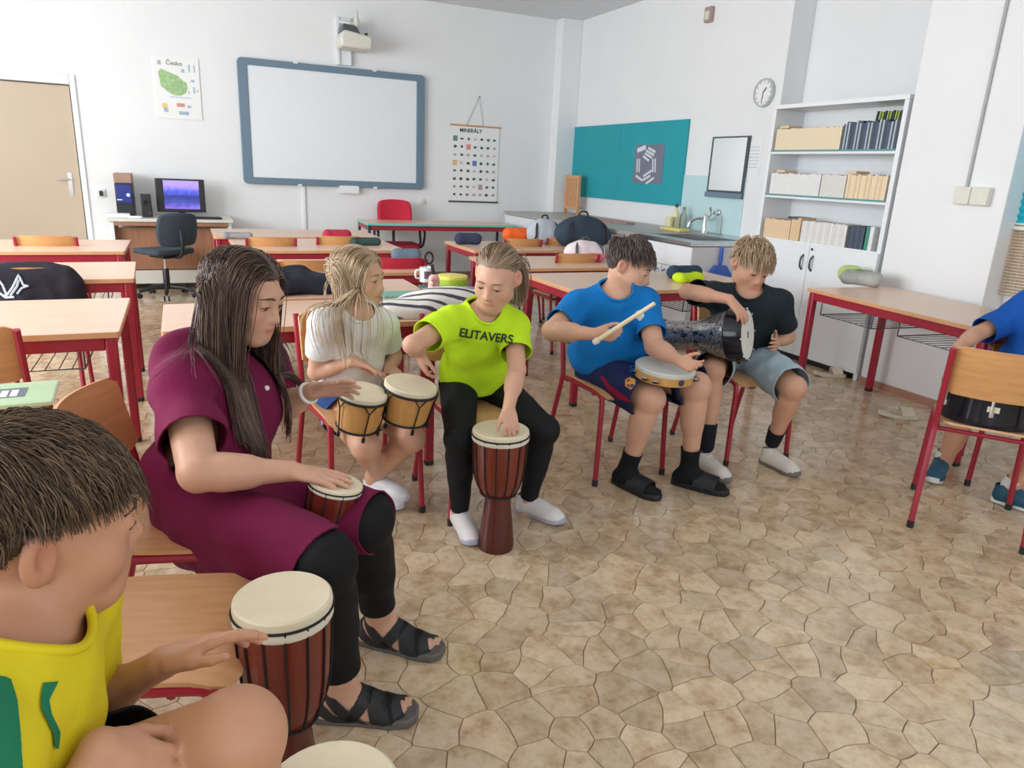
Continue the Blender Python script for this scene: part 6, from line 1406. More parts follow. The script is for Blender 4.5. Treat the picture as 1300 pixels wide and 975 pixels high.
def person_front():
    j = {'hipc': V3(-.31, .86, .515), 'neck': V3(-.215, .875, .865)}
    j['shL'] = j['neck']+V3(.035, .145, -.05); j['shR'] = j['neck']+V3(-.02, -.15, -.05); j['elL'] = reach(j['shL'], (96, 905), .235, False); j['wrL'] = reach(j['elL'], (206, 842), .19, True)
    j['wrR'] = deep(128, 950, .80); j['elR'] = j['shR']+nrm(V3(-.02, -.06, -.22))*.23
    j['hipL'] = j['hipc']+V3(.02, .09, -.005); j['hipR'] = j['hipc']+V3(0, -.09, -.005); j['knL'] = reach(j['hipL'], (300, 934), .385, True); j['knR'] = V3(.05, .66, .50)
    j['anL'] = V3(j['knL'][0]+.03, j['knL'][1]-.0, .09); j['anR'] = V3(j['knR'][0]+.01, j['knR'][1]-.02, .09)
    base = V3(j['hipc'][0], j['hipc'][1], 0); h = Head(deep(50, 661, .865), (.92, .32, -.16), (.16, -.05, 1), 1.08)
    S = Solid(); torso(S, j, .93); arm(S, j, 'R', .92); arm(S, j, 'L', .92); leg(S, j, 'R', .98); leg(S, j, 'L', .98)
    S.rc(j['neck']-V3(0, 0, .04), h.P(0, -.022, -.05), .050, .047, .03); h.skull(S)
    hand(S, j['wrL'], RT*.93+UP*.38+FW*.2, RT*.25-UP*.92-FW*.1, False, (.16, .25, .34, .42), spread=.08, s=.95, thumb=(.40, .25)); hand(S, j['wrR'], RT*.60-UP*.55+FW*.4, RT*-.2-UP*.6+FW*.5, True, (.3, .3, .3, .35), spread=.2, s=.9)
    for q, t in (('L', (1, -.1, 0)), ('R', (1, -.2, 0))): foot(S, j['an'+q], V3(*t), .95)
    o = body_object(S, .004, SKIN3, base, 'boy with tousled brown hair in a yellow and green football shirt', h)
    h.eyes(o, base); h.brows(o, base, HBROWN, .003); h.lashes(o, base, HBROWN)
    ye = cloth('yellow_jersey', srgb(226, 206, 36), .05, .75, .2, 300); ob = shirt(o, base, j, ye, .93, .016, .62, hem=.02, seed=41, vox=.006, folds=.0025, neckr=.080); tr = tree_of(ob)
    gr = cloth('green_panel', srgb(32, 122, 86), .06, .75, .2, 300)
    print_on(ob, tr, [(-30, 855), (12, 862), (20, 890), (24, 930), (27, 985), (-30, 990)], gr, o, base, 'green_panel', 3, .0025); print_on(ob, tr, [(53, 868), (72, 866), (60, 890), (63, 908), (74, 930), (72, 950), (67, 950), (64, 930), (50, 902), (50, 885)], gr, o, base, 'wavy_stripe', 2, .0025)
    bk = cloth('black_shorts', srgb(24, 24, 27)); sb = bottoms(o, base, j, bk, .98, .014, .60, flare=.016, seed=42, vox=.007)
    tr = tree_of(sb); print_on(sb, tr, [(158, 945), (172, 941), (171, 944), (158, 948)], M['white'], o, base, 'white_print', 1.5)
    short_hair(h, o, base, HBROWN, 7500, 23, (-.005, -.055, .112), (.032, .074), .015, .072, .046, -.046, .0008, .045, grav=.13, steps=11, low=.25, trim=.034)
    return j, h
TEACH, FRONT = person_teacher(), person_front()

# ------------------------------------------------------------------ chairs
def face_chair(j, f, label, k=.07): f = nrm(V3(f[0], f[1], 0)); c = j['hipc']+f*k; return chair(c[0], c[1], f, label)
face_chair(LIME[0], (0, -1), 'wooden chair with red legs under the girl in lime')
face_chair(BLONDE[0], (.12, -1), 'wooden chair with red legs under the girl with bongos', .10)
chair(1.87, 2.85, (.03, -1), 'wooden chair with red legs under the boy with the tambourine')
face_chair(DARK[0], (-.05, -1), 'wooden chair with red legs under the boy with the goblet drum')
face_chair(RIGHT[0], (-.8, -.6), 'wooden chair with red legs under the child in cobalt blue', .05)
chair(-.05, 1.96, (.95, -.26), 'wooden chair with red legs under the woman in burgundy')
chair(-.13, 1.475, (.95, -.29), 'empty wooden chair with red legs between the woman and the brown haired boy')
face_chair(FRONT[0], (1, 0), 'wooden chair under the boy in the yellow football shirt', .05)
DRC = V3(3.13, 1.83, 0); chair(DRC[0], DRC[1], (.80, .60), 'wooden chair turned backwards carrying the black drum')
def back_chair(x, y, label, z=.71, f=(0, 1)): p = onz(x, y, z); return chair(p[0]+.23*f[0], p[1]+.23*f[1], f, label)
back_chair(60, 316, 'wooden chair at the desk farthest along the door side row')
JK = back_chair(34, 362, 'wooden chair under the black hooded jacket')
back_chair(-58, 452, 'wooden chair cut by the picture edge in front of the nearest door side desk')
back_chair(345, 316, 'wooden chair at the second middle desk, nearer the computer')
back_chair(432, 314, 'wooden chair at the second middle desk, nearer the red pencil case')
back_chair(392, 349, 'wooden chair at the third middle desk behind the black jacket')
REDCH = back_chair(507, 345, 'school chair with a red painted backrest at the third middle desk')
for ch in REDCH.children:
    if ch.name.startswith('backrest'): ch.data = ch.data.copy(); ch.data.materials[0] = plain('red_backrest', srgb(190, 40, 62), .4); ch['label'] = 'red painted backrest'
back_chair(664, 316, 'wooden chair below the orange pencil case, sink side row')
back_chair(716, 314, 'wooden chair below the black backpack, sink side row')
back_chair(733, 337, 'wooden chair by the pink bag, sink side row')

# ------------------------------------------------------------------ drums
M['drumskin'] = plain('goat_skin', srgb(226, 214, 186), .55, .06, 9, .08, 60)
M['mahog'] = woodm('red_mahogany', srgb(96, 34, 24), srgb(126, 50, 34), .3, (8, 8, 1), 4)
M['mahogdark'] = woodm('dark_mahogany', srgb(70, 24, 20), srgb(92, 34, 26), .32, (8, 8, 1), 4)
M['cord'] = plain('black_cord', srgb(26, 24, 24), .8, .1, 60, .3, 400)
M['cream'] = plain('cream_rim', srgb(222, 214, 196), .6)
def djembe(loc, H, R, label, axis=(0, 0, 1), ropes=14):
    k = H/.50; q = R/.104; r = empty('djembe', loc, 0, label, 'drum')
    r.rotation_euler = Vector([float(c) for c in nrm(axis)]).to_track_quat('Z', 'Y').to_euler()
    mb = MB(); mb.lathe([(.066*q, 0), (.068*q, .02*k), (.060*q, .10*k), (.050*q, .19*k), (.048*q, .225*k)], n=32); mb.build('foot', M['mahogdark'], r)
    bowl = [(.048*q, .225*k), (.066*q, .245*k), (.084*q, .285*k), (.094*q, .34*k), (.099*q, .42*k), (.101*q, .487*k)]
    mb = MB(); mb.lathe(bowl, n=32); mb.build('bowl', M['mahog'], r)
    mb = MB(); mb.lathe([(.1025*q, .474*k), (.1045*q, .490*k), (.103*q, .499*k), (.098*q, .503*k), (.0, .502*k)], n=40, caps=False); mb.build('drum_skin', M['drumskin'], r)
    mb = MB(); mb.lathe([(.1035*q, .462*k), (.1055*q, .466*k), (.1055*q, .474*k), (.1035*q, .478*k)], n=40, caps=False); mb.build('rim_band', M['cream'], r)
    mb = MB(); mb.tube([(.1055*q*math.cos(a), .1055*q*math.sin(a), .483*k) for a in np.linspace(0, 2*math.pi, 40, endpoint=False)], .0030*q, 6, closed=True); mb.build('upper_ring', M['cord'], r)
    mb = MB(); mb.tube([(.067*q*math.cos(a), .067*q*math.sin(a), .240*k) for a in np.linspace(0, 2*math.pi, 32, endpoint=False)], .0036*q, 6, closed=True); mb.build('lower_ring', M['cord'], r)
    pr = np.array(bowl)
    for i in range(ropes):
        a = 2*math.pi*(i+.3)/ropes; zz = np.linspace(.241*k, .484*k, 9); rr_ = np.interp(zz, pr[:, 1], pr[:, 0])+.002
        mb = MB(); mb.tube([(x*math.cos(a), x*math.sin(a), z) for x, z in zip(rr_, zz)], .0026*q, 5); mb.build('rope', M['cord'], r)
    return r
p = onz(359, 758, .55); djembe((p[0], p[1], 0), .55, .099, 'tall djembe with no player standing before the empty chair')
p = onz(420, 1006, .50); djembe((p[0], p[1], 0), .50, .104, 'djembe with a white skin cut off by the lower picture edge')
p = onz(636, 545, .485); djembe((p[0], p[1], 0), .485, .106, 'red brown djembe standing between the feet of the girl in lime')
jt = TEACH[0]; p = deep(427, 612, 1.84); ax = nrm(V3(.22, -.02, 1)); djembe(p-ax*.25, .25, .069, 'small dark red djembe held in the lap of the woman in burgundy', ax, 10)
# bongos
M['bongo'] = woodm('honey_ash', srgb(190, 136, 72), srgb(214, 164, 98), .35, (7, 7, 1), 4)
r = empty('bongos', deep(492, 520, 2.62), 0, 'pair of honey coloured bongos on the knees of the blonde girl', 'drum'); o = V3(*r.location)
bp = []
for (x, y, R, D) in ((461, 497, .090, 2.60), (522, 488, .100, 2.68)):
    c = deep(x, y, D)-o; ax = nrm(V3(.06, -.10, 1)+RT*.10); Hh = .145; b = c-ax*Hh; bp.append((c, b, ax, R))
    u, v, a = frame_from(ax)
    mb = MB(); mb.lathe([(R*.80, 0), (R*.86, .03), (R*.93, .09), (R*.97, Hh-.006)], b, ax, 32); sh = mb.build('shell', M['bongo'], r)
    mb = MB(); mb.lathe([(R*1.0, Hh-.016), (R*1.0, Hh), (R*.95, Hh+.004), (0, Hh+.004)], b, ax, 36, caps=False); mb.build('drum_skin', M['drumskin'], r)
    ring = lambda rr_, z, th: MB().tube([b+ax*z+rr_*(math.cos(t)*u+math.sin(t)*v) for t in np.linspace(0, 2*math.pi, 36, endpoint=False)], th, 6, closed=True)
    ring(R*1.03, Hh-.018, .0055).build('upper_hoop', M['blackmet'], r); ring(R*.83, .004, .0048).build('lower_hoop', M['blackmet'], r)
    for k in range(5):
        t = 2*math.pi*(k+.2)/5-1.4; e = math.cos(t)*u+math.sin(t)*v
        mb = MB(); mb.tube([b+ax*(Hh-.02)+e*R*1.04+np.cross(ax, e)*.022, b+ax*(Hh-.05)+e*R*1.03, b+ax*(Hh-.02)+e*R*1.04-np.cross(ax, e)*.022], .003, 5); mb.tube([b+ax*(Hh-.05)+e*R*1.03, b+ax*-.012+e*R*.88], .003, 5); mb.lathe([(.007, -.022), (.007, -.006)], b+e*R*.885, ax, 8); mb.build('tension_rod', M['blackmet'], r)
m0, m1 = bp[0][1]+bp[0][2]*.06, bp[1][1]+bp[1][2]*.06; dd = nrm(m1-m0)
mb = MB(); mb.tube([m0+dd*bp[0][3]*.86, m1-dd*bp[1][3]*.86], .022, 8); mb.build('bridge', M['blackmet'], r)
# tambourine
jb = BLUE[0]; c = deep(845, 464, 3.16); ax = nrm(V3(.02, -.08, 1)); r = empty('tambourine', c-ax*.055, 0, 'wooden tambourine with a pale skin on the lap of the boy in blue', 'tambourine')
r.rotation_euler = Vector([float(q) for q in ax]).to_track_quat('Z', 'Y').to_euler(); R = .130
mb = MB(); mb.lathe([(R, 0), (R, .048), (R-.01, .048), (R-.01, 0), (R, 0)], n=44, caps=False); mb.build('hoop', M['bongo'], r)
mb = MB(); mb.lathe([(R+.002, .036), (R+.003, .050), (R-.003, .056), (0, .056)], n=44, caps=False); mb.build('skin', plain('pale_drum_skin', srgb(206, 208, 204), .5, .03), r)
for k in range(6):
    a = 2*math.pi*k/6+.25; e = V3(math.cos(a), math.sin(a), 0); t = V3(-e[1], e[0], 0)
    if k == 4: mb = MB(); mb.lathe([(.014, 0), (.014, .003)], e*R+V3(0, 0, .02), e, 14); mb.build('thumb_hole', M['ink'], r); continue
    for w in (-.026, .026):
        for dz in (.014, .022): mb = MB(); mb.lathe([(.020, 0), (.006, .004)], e*(R+.004)+t*w+V3(0, 0, dz), (0, 0, 1), 12); mb.build('jingle', M['chrome'], r)
# mallet
a, b = BLUE[2]; d = nrm(b-a); r = empty('mallet', a, 0, 'pale wooden mallet held by the boy in blue', 'mallet')
mb = MB(); mb.tube([V3(0, 0, 0), (b-a)*.5, b-a], [.0095, .009, .0075], 10); mb.build('stick', plain('pale_stick_wood', srgb(222, 204, 170), .5), r)
mb = MB(); mb.lathe([(.012, -.012), (.014, 0), (.012, .012)], (0, 0, 0), d, 10); mb.build('end_knob', M['cream'], r)
# goblet drum
c = deep(948, 425, 3.40); n = nrm(RT*.84-FW*.54-UP*.03); L_ = .45; r = empty('goblet_drum', c, 0, 'silver and black engraved goblet drum lying across the lap of the dark shirted boy', 'drum')
t = NT('engraved_silver'); v = t.coord((1, 1, 1)); vo = t.n('ShaderNodeTexVoronoi', feature='DISTANCE_TO_EDGE'); vo.inputs['Scale'].default_value = 38; t.l(v, vo.inputs['Vector'])
ns = t.noise(v, 26, 4); ad = t.n('ShaderNodeMath', operation='MULTIPLY_ADD'); t.l(ns, ad.inputs[0]); ad.inputs[1].default_value = .35; t.l(vo.outputs['Distance'], ad.inputs[2])
cc = t.ramp(ad.outputs[0], [(0.17, srgb(60, 60, 66)), (0.22, srgb(120, 120, 124)), (0.30, srgb(186, 186, 186)), (0.5, srgb(150, 148, 146))]); t.l(cc, t.b.inputs['Base Color']); t.set(Metallic=.75, Roughness=.28); t.bump(ad.outputs[0], .3, .004); M['engr'] = t.m
M['gloss'] = plain('black_gloss', srgb(22, 26, 36), .15, .05)
mb = MB(); mb.lathe([(.128, -.005), (.130, -.03), (.130, -.075), (.118, -.085)], (0, 0, 0), n, 40); mb.build('collar', M['gloss'], r)
mb = MB(); mb.lathe([(.118, -.085), (.108, -.13), (.084, -.19), (.070, -.25), (.074, -.36), (.080, -.39)], (0, 0, 0), n, 40, caps=False); mb.build('body', M['engr'], r)
mb = MB(); mb.lathe([(.080, -.39), (.090, -.42), (.096, -L_), (.088, -L_-.004)], (0, 0, 0), n, 40); mb.build('foot', M['gloss'], r)
mb = MB(); mb.lathe([(.119, .001), (.116, .004), (0, .005)], (0, 0, 0), n, 40, caps=False); sk = mb.build('drum_skin', plain('white_synthetic_skin', srgb(226, 226, 214), .4, .02), r)
mb = MB(); mb.lathe([(.130, -.012), (.128, .004), (.119, .006), (.117, .001)], (0, 0, 0), n, 40, caps=False); mb.build('rim', M['gloss'], r)
u, v_, a_ = frame_from(n); mb = MB(); mb.tube([n*.0055+.016*(math.cos(t_)*u*.55+math.sin(t_)*v_) for t_ in np.linspace(0, 6.283, 20, endpoint=False)], .0022, 5, closed=True); mb.build('oval_mark', M['wire'], sk)
for k in range(8): t_ = 2*math.pi*k/8; e = math.cos(t_)*u+math.sin(t_)*v_; mb = MB(); mb.lathe([(.006, 0), (.006, .006)], e*.124+n*.004, n, 8); mb.build('bolt', M['chrome'], r)
# black drum on the turned chair
zz = .462; r = empty('snare_drum', (DRC[0]+.015, DRC[1]+.01, zz), 0, 'black drum with a chrome rim standing on the turned chair', 'drum'); R = .185
mb = MB(); mb.lathe([(R, 0), (R, .145)], n=48); mb.build('shell', M['gloss'], r)
mb = MB(); mb.lathe([(R+.006, .128), (R+.010, .150), (R+.004, .160), (R-.006, .160), (R-.006, .150)], n=48, caps=False); mb.build('rim', M['chrome'], r)
mb = MB(); mb.lathe([(R-.004, .150), (0, .151)], n=40, caps=False); mb.build('drum_skin', plain('clear_white_skin', srgb(214, 216, 216), .4, .02), r)
for k in range(6):
    a = 2*math.pi*k/6+.62; e = V3(math.cos(a), math.sin(a), 0); mb = MB(); mb.tube([e*(R+.006)+V3(0, 0, .145), e*(R+.008)+V3(0, 0, .07)], .006, 6); mb.lathe([(.011, 0), (.011, .022)], e*(R+.002)+V3(0, 0, .055), (0, 0, 1), 8); mb.build('lug', M['chrome'], r)
a = math.atan2(-.85, -.55)-.35; e = V3(math.cos(a), math.sin(a), 0); t_ = V3(-e[1], e[0], 0); mb = MB(); mb.prism([(-.022, 0), (.022, 0), (.022, .024), (-.022, .024)], lambda p_, q_, w: e*(R+w)+t_*p_+V3(0, 0, .075+q_), .0005, .003); mb.build('badge', M['cream'], r)

# ------------------------------------------------------------------ things on the desks
def topz(z=Z): return z+.001
def pouch(name, x, y, w, d, hgt, rz, mat, label, cat, z=Z, zip_='black', blend=.02, tilt=0):
    p = onz(x, y, z); r = empty(name, (p[0], p[1], z+.001), rz, label, cat); S = Solid(); q = hgt*.48
    for sx in (-1, 1):
        S.rc((sx*(w/2-q), -d/2+q, q), (sx*(w/2-q), d/2-q, q), q, q*.9, blend); S.rc((-w/2+q, sx*(d/2-q), q), (w/2-q, sx*(d/2-q), q), q*.95, q, blend)
    S.rc((-w/2+q, 0, q*1.05), (w/2-q, 0, q*1.05), q, q, blend)
    V, F = S.mesh(max(.005, hgt/12), (), .0015, 3, 60, zmin=.0005); mesh_from('body', V, F, mat, r)
    mb = MB(); mb.tube([(-w/2+q*1.2, 0, hgt*.99), (0, 0, hgt*1.01), (w/2-q*1.2, 0, hgt*.99)], .004, 6); z_ = mb.build('zip', M[zip_], r)
    mb = MB(); mb.span((w/2-q*1.3, -.006, hgt*.97), (w/2-q*1.3+.025, .006, hgt*1.03)); mb.build('zip_pull', M['chrome'], r, bevel=.002); return r
pouch('pencil_case', 428, 304, .25, .10, .085, .05, cloth('red_purple_case', srgb(190, 50, 78)), 'red and purple pencil case on the second middle desk', 'pencil case')
pouch('pencil_case', 302, 303, .24, .09, .05, -.05, cloth('grey_case', srgb(150, 148, 152)), 'flat grey pencil case nearest the computer desk', 'pencil case')
pouch('pencil_case', 463, 311, .26, .13, .06, .1, cloth('dark_green_case', srgb(58, 84, 80)), 'dark green pencil case seen above the blonde girl', 'pencil case')
pouch('pencil_case', 516, 331, .21, .08, .085, -.08, cloth('denim_case', srgb(104, 122, 138), .25), 'grey blue printed pencil case on a white sheet', 'pencil case')
p = onz(512, 336, Z); tag(MB().span((-.16, -.11, 0), (.16, .11, .004)).build('paper_sheet', M['paper'], smooth=0, loc=(p[0], p[1]-.0, Z+.0005)), 'white paper sheet under the grey blue pencil case', 'paper')
pouch('pencil_case', 594, 310, .25, .11, .10, -.05, cloth('navy_case', srgb(62, 68, 92)), 'navy pencil case on the desk closest to the teacher desk', 'pencil case')
pouch('pencil_case', 655, 306, .28, .12, .13, -.1, cloth('orange_case', srgb(248, 112, 50)), 'bright orange pencil case in front of the backpacks', 'pencil case')
pouch('pencil_case', 873, 358, .22, .11, .062, .15, cloth('lime_case', srgb(196, 224, 40)), 'lime yellow soft pouch behind the boy in blue', 'pencil case')
pouch('lunch_box', 868, 353, .27, .10, .085, .0, cloth('dark_teal_bag', srgb(46, 66, 84)), 'dark blue zipped case behind the lime pouch', 'case')
p = onz(1093, 364, .75)
pouch('pencil_case', 1092, 362, .26, .14, .10, -1.0, cloth('grey_patterned_pouch', srgb(168, 170, 164), .35), 'grey patterned pouch on the desk along the wall', 'pencil case', z=.75)
pouch('pencil_case', 1078, 357, .16, .10, .11, -1.1, cloth('pale_green_pouch', srgb(186, 212, 130)), 'pale green pouch leaning behind the grey patterned pouch', 'pencil case', z=.75)
# jackets
def heap(name, x, y, blobs, mat, label, cat, z=Z, folds=.006, seed=3, ff=45, vox=.009):
    p = onz(x, y, z); S = Solid()
    for b in blobs: S.el(b[:3], np.eye(3), b[3:6], .05)
    V, F = S.mesh(vox, (), folds, seed, ff, zmin=.001); o = mesh_from(name, V, F, mat); o.location = (p[0], p[1], z+.001); return tag(o, label, cat), p
M['blkcloth'] = cloth('black_jacket_cloth', srgb(40, 44, 56), .2, .7, .4, 80)
heap('jacket', 384, 372, [(-.12, 0, .05, .16, .12, .07), (.08, .02, .04, .20, .10, .06), (.24, .0, .03, .12, .08, .05), (-.05, .05, .09, .10, .07, .05)], M['blkcloth'], 'crumpled black jacket on the desk behind the girl with bongos', 'jacket')
# hooded jacket over a chair back
jl = V3(*JK.location); ang = JK.rotation_euler[2]; S = Solid()
S.el((0, -.20, .64), np.eye(3), (.27, .085, .19), .05); S.el((0, -.255, .52), np.eye(3), (.25, .07, .16), .05); S.rc((-.18, -.21, .76), (.18, -.21, .76), .055, .055, .05); S.rc((-.2, -.22, .70), (-.24, -.2, .40), .05, .04, .04); S.rc((.2, -.22, .70), (.24, -.2, .40), .05, .04, .04)
V, F = S.mesh(.01, (), .005, 9, 40); hj = mesh_from('hooded_jacket', V, F, cloth('black_hoodie', srgb(46, 44, 52), .15)); hj.location = jl; tag(hj, 'black hooded jacket with a white line print hung over a chair', 'jacket')
tr = (BVHTree.FromPolygons([tuple(v+jl) for v in V], F.tolist()), Vector((0, 0, 0)))
wl = plain('white_line_print', srgb(206, 214, 224), .7)
for P_ in (((-4, 352), (4, 362), (9, 374), (4, 378)), ((9, 376), (16, 366), (24, 349), (30, 362), (36, 363), (28, 366), (20, 376)), ((14, 376), (22, 364), (25, 352)), ((0, 372), (8, 378), (22, 377))):
    pts = [cast(tr[0], tr[1], a_, b_, .004) for a_, b_ in [(P_[i][0]+(P_[i+1][0]-P_[i][0])*t_, P_[i][1]+(P_[i+1][1]-P_[i][1])*t_) for i in range(len(P_)-1) for t_ in (0, .25, .5, .75)]]
    pts = [q-jl for q in pts if q is not None]
    if len(pts) > 2: MB().tube(pts, .006, 5).build('line_print', wl, hj)
# striped towel with real folds, and what lies round it
t = NT('striped_cotton'); v = t.coord(); sp = t.n('ShaderNodeSeparateXYZ'); t.l(v, sp.inputs[0]); nz = t.noise(v, 5, 3)
ma = t.n('ShaderNodeMath', operation='MULTIPLY_ADD'); t.l(sp.outputs['Z'], ma.inputs[0]); ma.inputs[1].default_value = .9; mb2 = t.n('ShaderNodeMath', operation='MULTIPLY_ADD'); t.l(sp.outputs['Y'], mb2.inputs[0]); mb2.inputs[1].default_value = -.62; t.l(nz, ma.inputs[2])
t.l(sp.outputs['X'], mb2.inputs[2]); m3 = t.n('ShaderNodeMath', operation='MULTIPLY_ADD'); t.l(sp.outputs['X'], m3.inputs[0]); m3.inputs[1].default_value = .30; t.l(sp.outputs['Y'], m3.inputs[2])
m4 = t.n('ShaderNodeMath', operation='ADD'); t.l(m3.outputs[0], m4.inputs[0]); m5 = t.n('ShaderNodeMath', operation='MULTIPLY'); t.l(sp.outputs['Z'], m5.inputs[0]); m5.inputs[1].default_value = .8; t.l(m5.outputs[0], m4.inputs[1])
m6 = t.n('ShaderNodeMath', operation='MULTIPLY_ADD'); t.l(nz, m6.inputs[0]); m6.inputs[1].default_value = .05; t.l(m4.outputs[0], m6.inputs[2]); m7 = t.n('ShaderNodeMath', operation='MULTIPLY'); t.l(m6.outputs[0], m7.inputs[0]); m7.inputs[1].default_value = 13.0
m8 = t.n('ShaderNodeMath', operation='FRACT'); t.l(m7.outputs[0], m8.inputs[0]); c = t.ramp(m8.outputs[0], [(0.0, srgb(228, 224, 218)), (0.62, srgb(228, 224, 218)), (0.66, srgb(74, 70, 86)), (0.96, srgb(74, 70, 86)), (1.0, srgb(228, 224, 218))]); t.l(c, t.b.inputs['Base Color']); t.set(Roughness=.9); t.bump(t.noise(v, 120, 2), .2, .003); M['stripe'] = t.m
heap('striped_towel', 540, 397, [(-.06, -.02, .03, .20, .13, .055), (.10, .03, .05, .20, .12, .07), (.22, .06, .05, .14, .10, .06), (-.16, -.04, .02, .09, .08, .04)], M['stripe'], 'black and white striped towel crumpled on the nearest middle desk', 'towel', folds=.008, seed=5, ff=30)
p = onz(508, 375, Z); tag(MB().span((-.11, -.08, 0), (.11, .08, .012)).build('exercise_book', plain('green_cover', srgb(128, 176, 158), .6), smooth=0, bevel=.002, loc=(p[0], p[1], Z+.0005)), 'pale green exercise book half under the striped towel', 'book')
p = onz(575, 369, Z); nb = tag(MB().span((-.15, -.11, 0), (.15, .11, .018)).build('notebook', plain('dark_green_cover', srgb(70, 92, 92), .6), smooth=0, bevel=.002, loc=(p[0]-.02, p[1]+.02, Z+.0005)), 'dark green notebook under the yellow and green tin', 'book')
zn = Z+.020
p = onz(574, 362, zn); r = empty('round_tin', (p[0], p[1], zn), 0, 'round yellow and green tin on the dark green notebook', 'tin')
mb = MB(); mb.lathe([(.085, 0), (.087, .005), (.087, .042)], n=32); mb.build('body', plain('green_tin', srgb(170, 200, 60), .35, .15), r); mb = MB(); mb.lathe([(.089, .040), (.089, .056), (.082, .060), (0, .060)], n=32, caps=False); mb.build('lid', plain('yellow_tin_lid', srgb(228, 216, 96), .3, .15), r)
p = onz(551, 360, Z); r = empty('mug', (p[0]-.03, p[1]+.06, Z+.001), 0, 'white mug with a dark picture beside the round tin', 'mug')
mb = MB(); mb.lathe([(.036, 0), (.040, .004), (.041, .090), (.038, .090), (.036, .008)], n=24); mb.build('cup', M['white'], r); mb = MB()
for k in range(7): a = -2.2+.22*k; a2 = a+.22; mb.add([(.0418*math.cos(a), .0418*math.sin(a), .025), (.0418*math.cos(a2), .0418*math.sin(a2), .025), (.0418*math.cos(a2), .0418*math.sin(a2), .07), (.0418*math.cos(a), .0418*math.sin(a), .07)], [(0, 1, 2, 3)])
mb.build('picture', plain('mug_picture', srgb(120, 96, 104), .4, .4, 40), r); mb = MB(); mb.tube(smooth_path([(-.040, .0, .075), (-.066, 0, .068), (-.066, 0, .030), (-.041, 0, .022)], 4), .006, 7); mb.build('handle', M['white'], r)
# scissors standing in a pink pen holder
p = onz(546, 380, Z); r = empty('pen_holder', (p[0]+.03, p[1]+.03, Z+.001), 0, 'pink pen holder with rounded bumps beside the girl in lime', 'pen holder'); S = Solid(); S.rc((0, 0, .03), (0, 0, .10), .032, .030, .01)
for a in range(4): S.rc((.012*math.cos(a*1.57), .012*math.sin(a*1.57)-.012, .03+.025*a), (.03*math.cos(.8+a*.3)*.4-.02, -.03, .032+.025*a), .013, .012, .004)
V, F = S.mesh(.004, zmin=.0005); mesh_from('cup', V, F, plain('soft_pink', srgb(232, 176, 168), .5), r)
r2 = empty('scissors', (p[0]+.03, p[1]+.03, Z+.11), 0, 'black handled scissors standing in the pink holder', 'scissors'); mb = MB(); mb.tube([V3(0, 0, 0), V3(-.012, 0, .07)], [.011, .009], 8); mb.build('grip', M['black'], r2); mb = MB(); mb.tube([V3(-.03+.022*math.cos(t_), 0, .105+.03*math.sin(t_)) for t_ in np.linspace(0, 6.283, 16, endpoint=False)], .0065, 6, closed=True); mb.build('finger_loop', M['black'], r2)
# green book on the near left desk
p = onz(16, 508, Z); r = empty('music_book', (p[0]-.05, p[1]+.02, Z+.001), .05, 'pale green book with a keyboard picture on the desk behind the boy', 'book')
MB().span((-.15, -.11, 0), (.15, .11, .012)).build('cover', plain('pale_green_cover', srgb(176, 200, 160), .5, .08, 8), r, smooth=0, bevel=.002); MB().span((-.148, -.108, .002), (.152, .112, .010)).build('pages', M['paper'], r, smooth=0)
MB().span((-.11, -.04, .012), (.08, .05, .0128)).build('picture', plain('print_slate', srgb(96, 110, 118), .5), r, smooth=0)
for k in range(7): x = -.10+.024*k; MB().span((x, -.032, .0128), (x+.017, .030, .0134)).build('white_key', M['paper'], r, smooth=0)
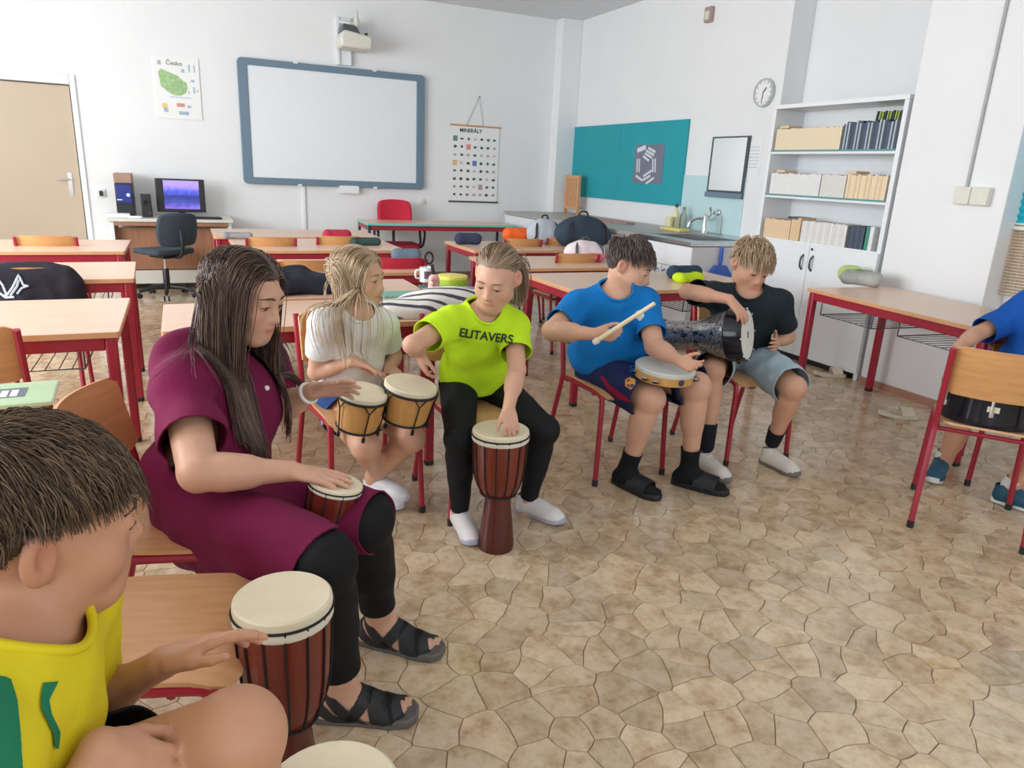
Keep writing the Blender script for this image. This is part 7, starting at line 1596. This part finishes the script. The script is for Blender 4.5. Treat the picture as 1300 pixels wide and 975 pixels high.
# backpacks
def backpack(x, y, w, d, hgt, mat, label, lean=0.0, z=Z, straps='black'):
    p = onz(x, y, z); r = empty('backpack', (p[0], p[1], z+.002), lean, label, 'backpack'); S = Solid(); S.el((0, 0, hgt*.45), np.eye(3), (w*.5, d*.5, hgt*.52), .03); S.el((w*.18, -.02, hgt*.32), np.eye(3), (w*.36, d*.48, hgt*.36), .05); S.el((-w*.2, 0, hgt*.35), np.eye(3), (w*.3, d*.45, hgt*.42), .05)
    V, F = S.mesh(.01, (), .003, 4, 30, zmin=.001); mesh_from('bag', V, F, mat, r); S2 = Solid(); S2.el((w*.02, -d*.40, hgt*.30), np.eye(3), (w*.28, d*.16, hgt*.24), .03); V, F = S2.mesh(.01); mesh_from('front_pocket', V, F, mat, r)
    mb = MB(); mb.tube(smooth_path([(-w*.1, 0, hgt*.93), (-w*.06, 0, hgt*1.08), (w*.06, 0, hgt*1.08), (w*.1, 0, hgt*.93)], 4), .009, 6); mb.build('top_loop', M[straps], r)
    for s in (-1, 1): mb = MB(); mb.tube(smooth_path([(s*w*.22, -.01, hgt*.86), (s*w*.34, -d*.42, hgt*.66), (s*w*.36, -d*.50, hgt*.30), (s*w*.42, -d*.36, .02)], 5), .011, 6); mb.build('strap', M[straps], r)
    return r
backpack(690, 309, .34, .22, .25, cloth('pale_grey_bag', srgb(186, 194, 204)), 'pale grey backpack with dark straps beside the orange pencil case', -.1)
backpack(738, 312, .58, .26, .30, cloth('slate_bag', srgb(58, 72, 86)), 'bulky dark slate backpack on the desk near the worktop', .05)
r = backpack(741, 331, .34, .18, .17, cloth('pink_white_bag', srgb(236, 222, 226)), 'white and pink bag on the second sink side desk', .0, straps='wire')
S = Solid(); S.el((.02, -.06, .04), np.eye(3), (.15, .07, .045), .02); V, F = S.mesh(.008, zmin=.002); mesh_from('pink_panel', V, F, cloth('pink_panel', srgb(236, 130, 150)), r)
# sandals left on the floor
def sandal(x, y, rz, label):
    p = onz(x, y); r = empty('sandal', (p[0], p[1], .0005), rz, label, 'sandal'); be = plain('cream_sandal', srgb(222, 212, 190), .6)
    mb = MB(); mb.prism([(-.125, 0), (-.115, -.03), (-.04, -.032), (.05, -.042), (.105, -.034), (.128, 0), (.11, .034), (.05, .044), (-.04, .032), (-.115, .03)], lambda u_, v_, w: V3(u_, v_, w+.012*(u_ < -.08)), 0, .024); mb.build('sole', be, r, smooth=50, bevel=.006)
    G = [[(x_+.01*u_*u_, .046*math.sin(u_*1.5), .022+.048*math.cos(u_*1.5)) for u_ in np.linspace(-1, 1, 13)] for x_ in np.linspace(.0, .075, 5)]
    mb = MB(); mb.sheet(G, .006); mb.build('strap', be, r, smooth=60); return r
sandal(1053, 478, -.5, 'cream sandal lying on the floor under the wall desk'); sandal(1140, 530, -.62, 'cream sandal on the floor nearer the turned chair')
